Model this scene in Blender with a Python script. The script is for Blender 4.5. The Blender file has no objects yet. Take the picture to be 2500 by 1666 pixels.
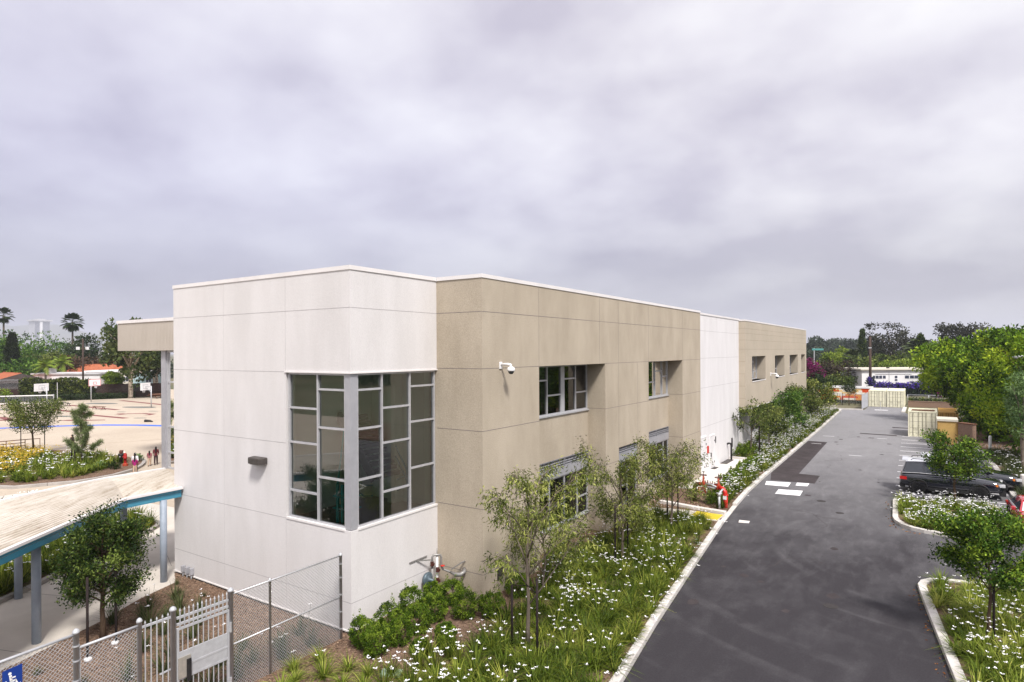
import bpy, bmesh, math, random
import numpy as np
from mathutils import Vector, Matrix
C = bpy.context.scene.collection
RND = random.Random(7)
PI = math.pi

# ------------------------------------------------------------------ materials
MATS = {}
def nt(m):
    m.use_nodes = True
    return m.node_tree.nodes, m.node_tree.links, m.node_tree.nodes['Principled BSDF']
def mat(name, col, rough=.7, col2=None, scale=3., detail=5., bump=0., bscale=60., metal=0., spec=.3, stretch=None, lo=.35, hi=.65, spk=None):
    """plain procedural surface: two colours mixed by noise, optional bump"""
    if name in MATS: return MATS[name]
    m = bpy.data.materials.new(name); N, L, B = nt(m)
    B.inputs['Roughness'].default_value = rough; B.inputs['Metallic'].default_value = metal
    B.inputs['Specular IOR Level'].default_value = spec
    B.inputs['Base Color'].default_value = (*col, 1)
    tc = N.new('ShaderNodeTexCoord'); src = tc.outputs['Object']
    if stretch:
        mp = N.new('ShaderNodeMapping'); mp.inputs['Scale'].default_value = stretch
        L.new(src, mp.inputs['Vector']); src = mp.outputs['Vector']
    last = None
    if col2:
        n = N.new('ShaderNodeTexNoise'); n.inputs['Scale'].default_value = scale; n.inputs['Detail'].default_value = detail
        n.inputs['Roughness'].default_value = .6
        L.new(src, n.inputs['Vector'])
        mr = N.new('ShaderNodeMapRange'); mr.inputs[1].default_value = lo; mr.inputs[2].default_value = hi
        L.new(n.outputs['Fac'], mr.inputs[0])
        mx = N.new('ShaderNodeMix'); mx.data_type = 'RGBA'
        mx.inputs[6].default_value = (*col, 1); mx.inputs[7].default_value = (*col2, 1)
        L.new(mr.outputs[0], mx.inputs[0]); last = mx.outputs[2]
        if spk:   # fine speckle (scale, strength)
            n2 = N.new('ShaderNodeTexNoise'); n2.inputs['Scale'].default_value = spk[0]; n2.inputs['Detail'].default_value = 2
            L.new(src, n2.inputs['Vector'])
            m2 = N.new('ShaderNodeMapRange'); m2.inputs[1].default_value = .3; m2.inputs[2].default_value = .7
            m2.inputs[3].default_value = 1 - spk[1]; m2.inputs[4].default_value = 1 + spk[1]
            L.new(n2.outputs['Fac'], m2.inputs[0])
            vm = N.new('ShaderNodeVectorMath'); vm.operation = 'SCALE'
            L.new(last, vm.inputs[0]); L.new(m2.outputs[0], vm.inputs['Scale']); last = vm.outputs[0]
        L.new(last, B.inputs['Base Color'])
    if bump:
        b = N.new('ShaderNodeBump'); b.inputs['Strength'].default_value = bump; b.inputs['Distance'].default_value = .02
        n = N.new('ShaderNodeTexNoise'); n.inputs['Scale'].default_value = bscale; n.inputs['Detail'].default_value = 4
        L.new(src, n.inputs['Vector']); L.new(n.outputs['Fac'], b.inputs['Height']); L.new(b.outputs[0], B.inputs['Normal'])
    MATS[name] = m
    return m
def leafmat(name, a, b, c=None, trans=.3, rough=.55):
    """foliage: colour picked per leaf from the random face attribute 'tint'"""
    if name in MATS: return MATS[name]
    m = bpy.data.materials.new(name); N, L, B = nt(m)
    at = N.new('ShaderNodeAttribute'); at.attribute_name = 'tint'
    r = N.new('ShaderNodeValToRGB'); e = r.color_ramp.elements
    e[0].color = (*a, 1); e[1].color = (*(c or b), 1); e[0].position = .05; e[1].position = .95
    if c: k = e.new(.5); k.color = (*b, 1)
    L.new(at.outputs['Fac'], r.inputs[0]); L.new(r.outputs[0], B.inputs['Base Color'])
    B.inputs['Roughness'].default_value = rough; B.inputs['Specular IOR Level'].default_value = .1
    t = N.new('ShaderNodeBsdfTranslucent'); L.new(r.outputs[0], t.inputs[0])
    x = N.new('ShaderNodeMixShader'); x.inputs[0].default_value = trans
    L.new(B.outputs[0], x.inputs[1]); L.new(t.outputs[0], x.inputs[2])
    L.new(x.outputs[0], N['Material Output'].inputs['Surface'])
    MATS[name] = m
    return m
def glassmat(name, tint, refl=1., ior=1.9):
    if name in MATS: return MATS[name]
    m = bpy.data.materials.new(name); N, L, B = nt(m)
    tr = N.new('ShaderNodeBsdfTransparent'); tr.inputs[0].default_value = (*tint, 1)
    g = N.new('ShaderNodeBsdfGlossy'); g.inputs['Roughness'].default_value = .01; g.inputs[0].default_value = (refl, refl, refl, 1)
    f = N.new('ShaderNodeFresnel'); f.inputs[0].default_value = ior
    x = N.new('ShaderNodeMixShader')
    L.new(f.outputs[0], x.inputs[0]); L.new(tr.outputs[0], x.inputs[1]); L.new(g.outputs[0], x.inputs[2])
    L.new(x.outputs[0], N['Material Output'].inputs['Surface'])
    MATS[name] = m
    return m

M_WHITE = mat('white_stucco', (.655,.632,.63), .85, (.60,.577,.572), .7, 7, bump=.35, bscale=45, spec=.1, spk=(60, .07), stretch=(1.6,1.6,.35))
M_WHITE2 = mat('bright_stucco', (.69,.67,.675), .85, (.63,.61,.612), .7, 7, bump=.3, bscale=45, spec=.1, spk=(60, .06), stretch=(1.6,1.6,.35))
M_TAN = mat('tan_stucco', (.455,.392,.312), .9, (.375,.32,.25), .6, 9, bump=.5, bscale=42, spec=.08, spk=(55, .13), stretch=(1.2,1.2,.5))
M_TANP = mat('tan_panel', (.465,.40,.32), .7, (.415,.36,.285), .4, 4, bump=.1, bscale=30, spec=.2)
M_JOINT = mat('joint_shadow_gap', (.22,.19,.18), .9, (.17,.15,.14), 5)
M_JOINTW = mat('white_joint', (.44,.415,.42), .9, (.38,.36,.365), 5)
M_CAP = mat('cap_flashing', (.74,.71,.70), .5, (.68,.65,.64), 1.2, spec=.4)
M_ROOF = mat('roof_membrane', (.55,.54,.53), .9, (.45,.44,.43), 1.5)
M_ALU = mat('aluminium_frame', (.50,.50,.52), .42, (.44,.44,.46), 4, metal=.3, spec=.5)
M_ALUD = mat('aluminium_clad', (.42,.42,.45), .45, (.37,.37,.40), 2.5, metal=.3, spec=.5)
M_LOUV = mat('louver_metal', (.30,.30,.32), .5, (.25,.25,.27), 6, metal=.3)
M_GALV = mat('galvanised_steel', (.56,.565,.58), .42, (.46,.465,.48), 9, metal=.5, spec=.5, spk=(160,.12))
M_GALVW = mat('pale_galvanised_paint', (.47,.48,.50), .45, (.40,.405,.425), 5, metal=.2, spec=.5)
M_BLUEGREY = mat('column_paint', (.29,.335,.40), .5, (.25,.29,.35), 3, spec=.4)
M_TEAL = mat('teal_paint', (.06,.27,.39), .45, (.05,.235,.345), 2, spec=.45)
M_TEAL2 = mat('stair_teal', (.04,.50,.58), .4, (.035,.44,.51), 4)
M_DARK = mat('dark_void', (.012,.012,.014), .8, (.02,.02,.022), 3)
M_BLACK = mat('black_metal', (.015,.015,.017), .5, (.025,.022,.022), 8)
M_STAKE = mat('lodge_pole', (.014,.010,.010), .9, (.026,.017,.016), 12)
M_CONC = mat('concrete', (.58,.53,.475), .9, (.50,.455,.405), .7, 7, bump=.15, spec=.15, spk=(55,.06))
M_CONCB = mat('bright_concrete', (.66,.62,.58), .9, (.58,.545,.51), .8, 6, bump=.15, spec=.1, spk=(60,.06))
M_KERB = mat('kerb_concrete', (.62,.59,.56), .9, (.50,.47,.44), 1.3, 8, bump=.3, bscale=30, spec=.1, spk=(40,.1))
M_KERBG = mat('grey_kerb_concrete', (.40,.37,.345), .9, (.31,.285,.265), 1.5, 7, bump=.3, bscale=30, spec=.1, spk=(40,.1))
M_PLAY = mat('playground_surface', (.47,.40,.32), .9, (.41,.345,.275), .12, 8, spec=.1, spk=(3.,.05))
M_RED = mat('faded_red_marking', (.20,.065,.06), .9, (.17,.06,.055), .6)
M_GREYM = mat('faded_grey_marking', (.13,.135,.125), .9, (.17,.168,.155), .6)
M_BLUEM = mat('blue_line_paint', (.03,.13,.60), .8, (.03,.12,.54), .8)
M_BROWNM = mat('brown_line_paint', (.25,.17,.12), .9, (.3,.2,.15), .8)
M_BARK = mat('brown_bark', (.13,.09,.06), .95, (.075,.05,.035), 9, bump=.6, bscale=25, stretch=(1,1,.25), spec=.1)
M_BARKG = mat('grey_bark', (.20,.165,.13), .95, (.12,.095,.075), 9, bump=.6, bscale=25, stretch=(1,1,.3), spec=.1)
M_SYC = mat('mottled_sycamore_bark', (.50,.42,.33), .9, (.24,.19,.14), 3.5, 3, bump=.3, spec=.1, lo=.45, hi=.55)
M_PALMT = mat('palm_trunk', (.12,.095,.075), .95, (.07,.055,.045), 6, bump=.6, bscale=12)
M_WPAINT = mat('white_paint', (.80,.79,.80), .55, (.74,.73,.74), 2)
M_YELLOW = mat('tactile_yellow', (.62,.47,.03), .75, (.52,.40,.03), 5, spk=(30,.1))
M_REDP = mat('fire_red_paint', (.58,.022,.012), .35, (.48,.02,.012), 6, spec=.5)
M_REDO = mat('orange_red_valve', (.42,.06,.025), .45, (.26,.04,.02), 14)
M_RUST = mat('dark_valve_metal', (.10,.025,.018), .5, (.05,.02,.015), 18)
M_PLUMB = mat('grey_pipe', (.30,.29,.28), .45, (.24,.23,.22), 8, metal=.4)
M_REG = mat('blue_grey_regulator', (.11,.145,.17), .45, (.08,.11,.13), 10, metal=.3)
M_LAMP = mat('bronze_lamp', (.07,.06,.055), .5, (.05,.043,.04), 10)
M_FENCEW = mat('dark_wood_fence', (.028,.015,.013), .95, (.05,.027,.022), 2.5, stretch=(8,8,.4))
M_TILE = mat('terracotta_tile', (.42,.135,.065), .85, (.27,.09,.05), 2.2, 3, bump=.5, bscale=14, spec=.1)
M_HOUSEW = mat('house_white', (.74,.72,.72), .9, (.66,.64,.64), .4)
M_HOUSEC = mat('house_cream', (.62,.57,.48), .9, (.54,.50,.43), .4)
M_HOUSEB = mat('house_pale_blue', (.46,.60,.63), .9, (.42,.55,.58), .4)
M_HOUSED = mat('house_dark_stucco', (.075,.055,.05), .95, (.05,.038,.035), .8)
M_FLAT = mat('flat_roof_grey', (.55,.54,.55), .9, (.42,.41,.42), .5)
M_CITY = mat('far_facade', (.62,.62,.62), .9, (.38,.39,.42), .35, 2, lo=.45, hi=.55)
M_WIN = mat('dark_window', (.02,.022,.028), .12, (.03,.034,.04), 2, spec=.6)
M_WINB = mat('bluish_window', (.06,.065,.10), .12, (.04,.045,.07), 2, spec=.6)
M_CREAM = mat('cream_container', (.80,.77,.60), .55, (.72,.69,.53), 1.6, 6, spec=.3)
M_CREAMD = mat('cream_container_recess', (.46,.44,.33), .6, (.38,.36,.27), 3)
M_ORANGEC = mat('ochre_container', (.46,.27,.07), .6, (.36,.21,.06), 1.4)
M_PLY = mat('ochre_plywood', (.55,.36,.12), .8, (.46,.29,.10), 1.2, spk=(20,.08))
M_PLYB = mat('brown_chipboard', (.29,.19,.14), .9, (.22,.145,.11), 9, spk=(25,.15))
M_RUSTY = mat('rusty_brown', (.20,.09,.05), .9, (.12,.06,.04), 6)
M_TYRE = mat('tyre_rubber', (.012,.012,.013), .85, (.018,.018,.018), 12)
M_RIM = mat('black_alloy', (.03,.03,.033), .3, (.02,.02,.022), 5, metal=.6)
M_NAVY = mat('black_navy_car_paint', (.007,.0085,.014), .08, (.008,.0095,.016), 2, spec=.7)
M_CARRED = mat('red_car_paint', (.42,.012,.018), .16, (.36,.01,.016), 2, spec=.7)
M_CARGL = mat('car_glass', (.03,.034,.044), .06, (.04,.045,.055), 1, spec=.9)
M_SHADE = mat('pale_sun_shade', (.42,.55,.57), .25, (.50,.62,.64), 1.5, spec=.7)
M_TAIL = mat('tail_light', (.55,.012,.015), .15, (.42,.01,.012), 8, spec=.7)
M_HEAD = mat('head_light', (.70,.70,.72), .12, (.5,.5,.52), 12, spec=.8)
M_AMBER = mat('amber_light', (.75,.23,.04), .2, (.6,.17,.03), 8, spec=.7)
M_TRIM = mat('black_plastic_trim', (.014,.014,.015), .6, (.02,.02,.021), 9)
M_SKIN = mat('skin', (.36,.20,.13), .6, (.31,.17,.11), 6)
M_HAIR = mat('black_hair', (.010,.008,.008), .45, (.016,.012,.011), 20)
M_SIGNB = mat('sign_blue', (.008,.035,.21), .45, (.009,.04,.235), 2)
M_SIGNW = mat('sign_white', (.80,.80,.80), .5, (.76,.76,.76), 3)
M_GREENLID = mat('pale_green_lid', (.36,.47,.36), .7, (.29,.39,.30), 5)
M_TEALSIGN = mat('teal_street_sign', (.09,.30,.28), .6, (.10,.33,.31), 2)
M_BLIND = mat('blind_slat', (.16,.21,.19), .6, (.13,.175,.155), 3)
M_INTW = mat('interior_wall', (.62,.68,.62), .9, (.57,.63,.57), .7)
M_INTF = mat('interior_floor', (.26,.26,.25), .8, (.22,.22,.21), 1)
M_MESHG = mat('grey_privacy_mesh', (.45,.46,.50), .7, (.40,.41,.45), 1.5)
M_PETAL = mat('white_petal', (.86,.85,.86), .6, (.80,.79,.80), 9)
M_PURPLE = mat('violet_petal', (.13,.06,.42), .6, (.18,.09,.52), 5)
M_MAG = mat('magenta_petal', (.42,.02,.26), .6, (.34,.02,.20), 5)
M_YEL = mat('yellow_petal', (.52,.36,.025), .6, (.44,.29,.02), 5)
M_CHIP = leafmat('bark_chip', (.09,.05,.032), (.26,.16,.105), (.50,.36,.25), 0., .9)
# foliage
L_WIL = leafmat('willow_leaf', (.03,.042,.008), (.115,.15,.025), (.40,.42,.11), .18)
L_OAK = leafmat('oak_leaf', (.012,.026,.007), (.035,.065,.013), (.15,.20,.04), .15)
L_PARK = leafmat('parking_tree_leaf', (.016,.045,.007), (.07,.14,.015), (.27,.37,.04), .15)
L_BOX = leafmat('box_leaf', (.022,.045,.004), (.075,.135,.011), (.24,.32,.035), .15)
L_GRASS = leafmat('strap_leaf', (.024,.042,.006), (.095,.14,.014), (.36,.37,.065), .18)
L_GRASSL = leafmat('light_strap_leaf', (.04,.07,.008), (.155,.21,.022), (.43,.43,.10), .18)
L_GRASSD = leafmat('dull_strap_leaf', (.03,.045,.014), (.065,.085,.03), (.16,.16,.07), .25)
L_YELF = leafmat('yellow_flower_shrub', (.08,.10,.012), (.22,.22,.018), (.48,.36,.025), .2)
L_FIC = leafmat('ficus_leaf', (.016,.042,.005), (.125,.23,.014), (.40,.50,.032), .16)
L_SILV = leafmat('silver_leaf', (.05,.10,.03), (.13,.22,.07), (.29,.41,.17), .2)
L_BROAD = leafmat('broad_tree_leaf', (.018,.045,.009), (.06,.13,.02), (.18,.28,.045), .2)
L_DARK = leafmat('dark_tree_leaf', (.014,.026,.010), (.03,.052,.016), (.06,.085,.025), .15)
L_CYP = leafmat('cypress_leaf', (.012,.02,.009), (.024,.036,.014), (.04,.055,.02), .1)
L_SYC = leafmat('sycamore_leaf', (.028,.045,.015), (.06,.085,.025), (.13,.155,.045), .25)
L_PURP = leafmat('purple_brown_leaf', (.035,.028,.016), (.075,.05,.03), (.15,.08,.05), .15)
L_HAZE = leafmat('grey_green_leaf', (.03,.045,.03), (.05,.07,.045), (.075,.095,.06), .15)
L_EUC = leafmat('eucalyptus_leaf', (.022,.024,.016), (.042,.045,.03), (.08,.08,.055), .12)
L_YG = leafmat('yellow_green_leaf', (.08,.13,.018), (.17,.24,.03), (.28,.34,.05), .25)
L_OLIVE = leafmat('olive_leaf', (.025,.042,.010), (.09,.125,.028), (.24,.27,.065), .18)
L_BROWN = leafmat('brown_leaf', (.03,.024,.018), (.06,.045,.032), (.09,.07,.045), .15)
L_PINE = leafmat('pine_needle', (.06,.10,.035), (.17,.22,.085), (.34,.38,.17), .3)
L_PALM = leafmat('palm_frond', (.022,.032,.013), (.05,.07,.028), (.13,.15,.065), .15)
L_BOUG = leafmat('bougainvillea', (.03,.025,.015), (.12,.012,.055), (.30,.02,.18), .2)
L_VIOL = leafmat('violet_vine', (.022,.038,.018), (.04,.05,.07), (.12,.06,.45), .2)
L_IVY = leafmat('ivy_leaf', (.018,.03,.010), (.06,.08,.018), (.22,.25,.05), .2)

# ------------------------------------------------------------------ mesh tools
class MB:
    def __init__(s): s.v = []; s.f = []; s.m = []
    def face(s, pts, mi=0):
        b = len(s.v); s.v += [tuple(p) for p in pts]; s.f.append(tuple(range(b, b+len(pts)))); s.m.append(mi)
    def box(s, x0, x1, y0, y1, z0, z1, mi=0):
        b = len(s.v)
        s.v += [(x0,y0,z0),(x1,y0,z0),(x1,y1,z0),(x0,y1,z0),(x0,y0,z1),(x1,y0,z1),(x1,y1,z1),(x0,y1,z1)]
        for q in ((3,2,1,0),(4,5,6,7),(0,1,5,4),(1,2,6,5),(2,3,7,6),(3,0,4,7)):
            s.f.append(tuple(b+i for i in q)); s.m.append(mi)
        return s
    def bar(s, a, b, w, h, up=(0,0,1), mi=0):
        """square bar from a to b"""
        a = Vector(a); b = Vector(b); d = (b-a).normalized(); u = Vector(up)
        if abs(d.dot(u)) > .95: u = Vector((1,0,0))
        r = d.cross(u).normalized(); u = r.cross(d)
        k = len(s.v)
        for p in (a, b):
            for sx, sz in ((-1,-1),(1,-1),(1,1),(-1,1)):
                s.v.append(tuple(p + r*sx*w/2 + u*sz*h/2))
        for q in ((3,2,1,0),(4,5,6,7),(0,1,5,4),(1,2,6,5),(2,3,7,6),(3,0,4,7)):
            s.f.append(tuple(k+i for i in q)); s.m.append(mi)
        return s
    def tube(s, pts, rad, n=8, cap=True, mi=0):
        pts = [Vector(p) for p in pts]
        if not isinstance(rad, (list, tuple)): rad = [rad]*len(pts)
        prev = None; base = len(s.v); u = None
        for i, p in enumerate(pts):
            d = (pts[min(i+1,len(pts)-1)] - pts[max(i-1,0)])
            d = d.normalized() if d.length > 1e-9 else Vector((0,0,1))
            if u is None:
                u = d.orthogonal().normalized()
            else:
                u = (u - d*u.dot(d)); u = u.normalized() if u.length > 1e-6 else d.orthogonal().normalized()
            w = d.cross(u)
            for k in range(n):
                a = 2*PI*k/n
                s.v.append(tuple(p + (u*math.cos(a) + w*math.sin(a))*rad[i]))
        for i in range(len(pts)-1):
            for k in range(n):
                a = base+i*n+k; b = base+i*n+(k+1)%n
                s.f.append((a, b, b+n, a+n)); s.m.append(mi)
        if cap:
            s.f.append(tuple(base+k for k in reversed(range(n)))); s.m.append(mi)
            s.f.append(tuple(base+(len(pts)-1)*n+k for k in range(n))); s.m.append(mi)
        return s
    def lathe(s, prof, c, n=12, axis='z', mi=0):
        """profile of (radius, height) turned about an axis through c"""
        c = Vector(c); base = len(s.v)
        for r, h in prof:
            for k in range(n):
                a = 2*PI*k/n; x, y = r*math.cos(a), r*math.sin(a)
                if axis == 'z': p = (x, y, h)
                elif axis == 'x': p = (h, x, y)
                else: p = (x, h, -y)
                s.v.append(tuple(c + Vector(p)))
        for i in range(len(prof)-1):
            for k in range(n):
                a = base+i*n+k; b = base+i*n+(k+1)%n
                s.f.append((a, b, b+n, a+n)); s.m.append(mi)
        s.f.append(tuple(base+k for k in reversed(range(n)))); s.m.append(mi)
        s.f.append(tuple(base+(len(prof)-1)*n+k for k in range(n))); s.m.append(mi)
        return s
    def prism(s, poly, z0, z1, mi=0):
        a = sum(poly[i][0]*poly[(i+1)%len(poly)][1]-poly[(i+1)%len(poly)][0]*poly[i][1] for i in range(len(poly)))
        if a < 0: poly = poly[::-1]
        b = len(s.v); n = len(poly)
        s.v += [(x,y,z0) for x,y in poly] + [(x,y,z1) for x,y in poly]
        s.f.append(tuple(b+n+i for i in range(n))); s.m.append(mi)
        for i in range(n):
            j = (i+1) % n; s.f.append((b+i, b+j, b+n+j, b+n+i)); s.m.append(mi)
        return s
    def strip(s, line, off0, off1, z0, z1, mi=0):
        """kerb: a band between two offsets of a polyline"""
        n = len(line); P = [Vector((x,y)) for x,y in line]; nor = []
        for i in range(n):
            t = Vector((0,0))
            if i > 0: t += (P[i]-P[i-1]).normalized()
            if i < n-1: t += (P[i+1]-P[i]).normalized()
            t.normalize(); nor.append(Vector((-t.y, t.x)))
        b = len(s.v)
        for p, q in zip(P, nor):
            a = p+q*off0; c = p+q*off1
            s.v += [(a.x,a.y,z0),(c.x,c.y,z0),(c.x,c.y,z1),(a.x,a.y,z1)]
        for i in range(n-1):
            for k in range(4):
                l = (k+1)%4; s.f.append((b+i*4+k, b+(i+1)*4+k, b+(i+1)*4+l, b+i*4+l)); s.m.append(mi)
        s.f.append((b,b+1,b+2,b+3)); s.m.append(mi)
        e = b+(n-1)*4; s.f.append((e+3,e+2,e+1,e)); s.m.append(mi)
        return s
    def build(s, name, mats, parent=None, smooth=False, bevel=0):
        me = bpy.data.meshes.new(name)
        off = world_loc(parent) if parent else Vector((0,0,0))
        me.from_pydata([(x-off.x, y-off.y, z-off.z) for x,y,z in s.v], [], s.f)
        if not isinstance(mats, (list, tuple)): mats = [mats]
        for m in mats: me.materials.append(m)
        if len(mats) > 1: me.polygons.foreach_set('material_index', s.m)
        bm = bmesh.new(); bm.from_mesh(me); bmesh.ops.recalc_face_normals(bm, faces=bm.faces); bm.to_mesh(me); bm.free()
        if smooth: me.polygons.foreach_set('use_smooth', [True]*len(me.polygons))
        o = bpy.data.objects.new(name, me); C.objects.link(o)
        if parent: o.parent = parent
        if bevel:
            bv = o.modifiers.new('bevel', 'BEVEL'); bv.width = bevel; bv.segments = 2; bv.limit_method = 'ANGLE'
        return o
def world_loc(o):
    l = Vector(o.location)
    while o.parent: o = o.parent; l = l + Vector(o.location)
    return l
def tag(o, label, cat, group=None):
    o['label'] = label; o['category'] = cat
    if group: o['group'] = group
    return o
def thing(name, label, cat, loc=(0,0,0), group=None):
    o = bpy.data.objects.new(name, None); C.objects.link(o); o.location = loc
    o.empty_display_size = .2
    return tag(o, label, cat, group)
def struct(name, mb, mats, kind='structure', **k):
    o = mb.build(name, mats, **k); o['kind'] = kind; return o
def dup(root, loc, rotz=0, scale=1., label=None):
    r = root.copy(); C.objects.link(r); r.location = loc; r.rotation_euler = (0,0,rotz)
    r.scale = (scale,)*3 if not isinstance(scale, tuple) else scale
    if label: r['label'] = label
    for ch in list(root.children):
        c = ch.copy(); C.objects.link(c); c.parent = r
        for g in list(ch.children):
            d = g.copy(); C.objects.link(d); d.parent = c
    return r
# ---- leaf meshes in bulk
def npmesh(name, V, F, mats, tint=None, midx=None, parent=None, off=None):
    V = np.asarray(V, dtype=np.float32); F = np.asarray(F, dtype=np.int32)
    if parent is not None:
        l = world_loc(parent); V = V - np.array([l.x,l.y,l.z], dtype=np.float32)
    n, k = F.shape
    me = bpy.data.meshes.new(name)
    me.vertices.add(len(V)); me.vertices.foreach_set('co', V.ravel())
    me.loops.add(n*k); me.loops.foreach_set('vertex_index', F.ravel())
    me.polygons.add(n); me.polygons.foreach_set('loop_start', np.arange(0, n*k, k, dtype=np.int32))
    for m in (mats if isinstance(mats, (list, tuple)) else [mats]): me.materials.append(m)
    if midx is not None: me.polygons.foreach_set('material_index', np.asarray(midx, dtype=np.int32))
    me.update(calc_edges=True)
    if tint is not None:
        a = me.attributes.new('tint', 'FLOAT', 'FACE'); a.data.foreach_set('value', np.asarray(tint, dtype=np.float32))
    o = bpy.data.objects.new(name, me); C.objects.link(o)
    if parent is not None: o.parent = parent
    return o
def unit(a): return a/np.maximum(np.linalg.norm(a, axis=1, keepdims=True), 1e-9)
def leafquads(P, A, rng, L, W):
    """diamond leaves rooted at P along unit axes A; returns V, F"""
    n = len(P); r = unit(rng.normal(size=(n,3)))
    S = unit(np.cross(A, r))
    L = (L*rng.uniform(.7,1.3,n))[:,None]; W = (W*rng.uniform(.7,1.3,n))[:,None]
    nn = np.cross(A, S)
    V = np.stack([P, P+A*L*.5-S*W*.5+nn*L*.08, P+A*L-nn*L*.05, P+A*L*.5+S*W*.5+nn*L*.08], 1).reshape(-1,3)
    F = np.arange(n*4).reshape(n,4)
    return V, F
def clump_leaves(cen, rad, nper, rng, L, W, droop=0., flat=.8):
    """leaf tufts: nper leaves round every centre, leaving outward"""
    n = len(cen); k = nper
    u = unit(rng.normal(size=(n*k,3)))
    r = rng.uniform(.25,1,size=(n*k,1))**.6
    c = np.repeat(cen, k, 0); R = np.repeat(np.asarray(rad).reshape(-1,1)*np.ones((n,1)), k, 0)
    off = u*r*R; off[:,2] *= flat
    A = unit(u*.8 + rng.normal(size=(n*k,3))*.7 + np.array([0,0,.25-droop]))
    V, F = leafquads(c+off, A, rng, L, W)
    t = np.clip(np.repeat(rng.normal(.46,.26,n), k) + rng.normal(0,.11,n*k), 0, 1)
    return V, F, t
def env_centres(rng, n, rx, ry, rz, inner=.35, lob=.28, flatb=None):
    """tuft centres in a lumpy ellipsoid about the origin"""
    d = unit(rng.normal(size=(n,3)))
    ph = rng.uniform(0, 6.28, 6); kv = rng.normal(size=(6,3))*2.2
    g = np.zeros(n)
    for i in range(6): g += np.sin(d@kv[i]+ph[i])
    r = (rng.uniform(inner**3, 1, n)**(1/3.))*(1 + lob*g/2.4)
    P = d*r[:,None]*np.array([rx,ry,rz])
    if flatb is not None: P[:,2] = np.maximum(P[:,2], -rz*flatb + rng.uniform(0,.2*rz,n))
    return P
def clump_tree(name, label, cat, loc, H, cz, rx, rz, leaf, bark, n=90, nper=26, L=.5, W=.3, tr=.18, seed=1, group=None, ry=None, cr=None, inner=.4, lob=.28, droop=0., limbs=7, extra=None, flatb=None, lean=(0,0)):
    rng = np.random.default_rng(seed); ry = ry or rx; rr = random.Random(seed)
    root = thing(name, label, cat, loc, group)
    x0, y0, z0 = loc
    cc = np.array([x0+lean[0], y0+lean[1], z0+cz])
    P = env_centres(rng, n, rx, ry, rz, inner, lob, flatb) + cc
    P[:,2] = np.minimum(np.maximum(P[:,2], z0+.1), z0+H)
    b = MB(); top = Vector((cc[0], cc[1], cc[2]+rz*.1))
    base = Vector((x0,y0,z0-.1)); mid = base.lerp(top, .5) + Vector((rr.uniform(-.1,.1)*rx, rr.uniform(-.1,.1)*rx, 0))
    fork = base.lerp(top, .62)
    b.tube([base, base+Vector((0,0,.25)), mid, fork, top], [tr*1.5, tr*1.08, tr*.85, tr*.7, tr*.25], 8)
    for i in rng.choice(n, min(limbs, n), replace=False):
        e = Vector(P[i]); st = base.lerp(top, rr.uniform(.4,.85)); m = st.lerp(e, .5) + Vector((0,0,abs(e.z-st.z)*.15))
        b.tube([st, m, e], [tr*.5, tr*.3, tr*.08], 5)
    b.build('trunk', bark, root, smooth=True)
    R = (cr or rx*.28)*rng.uniform(.6,1.25,n)
    V, F, t = clump_leaves(P, R, nper, rng, L, W, droop)
    if extra: t = extra(V, t)
    npmesh('crown', V, F, leaf, t, parent=root)
    return root
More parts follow.
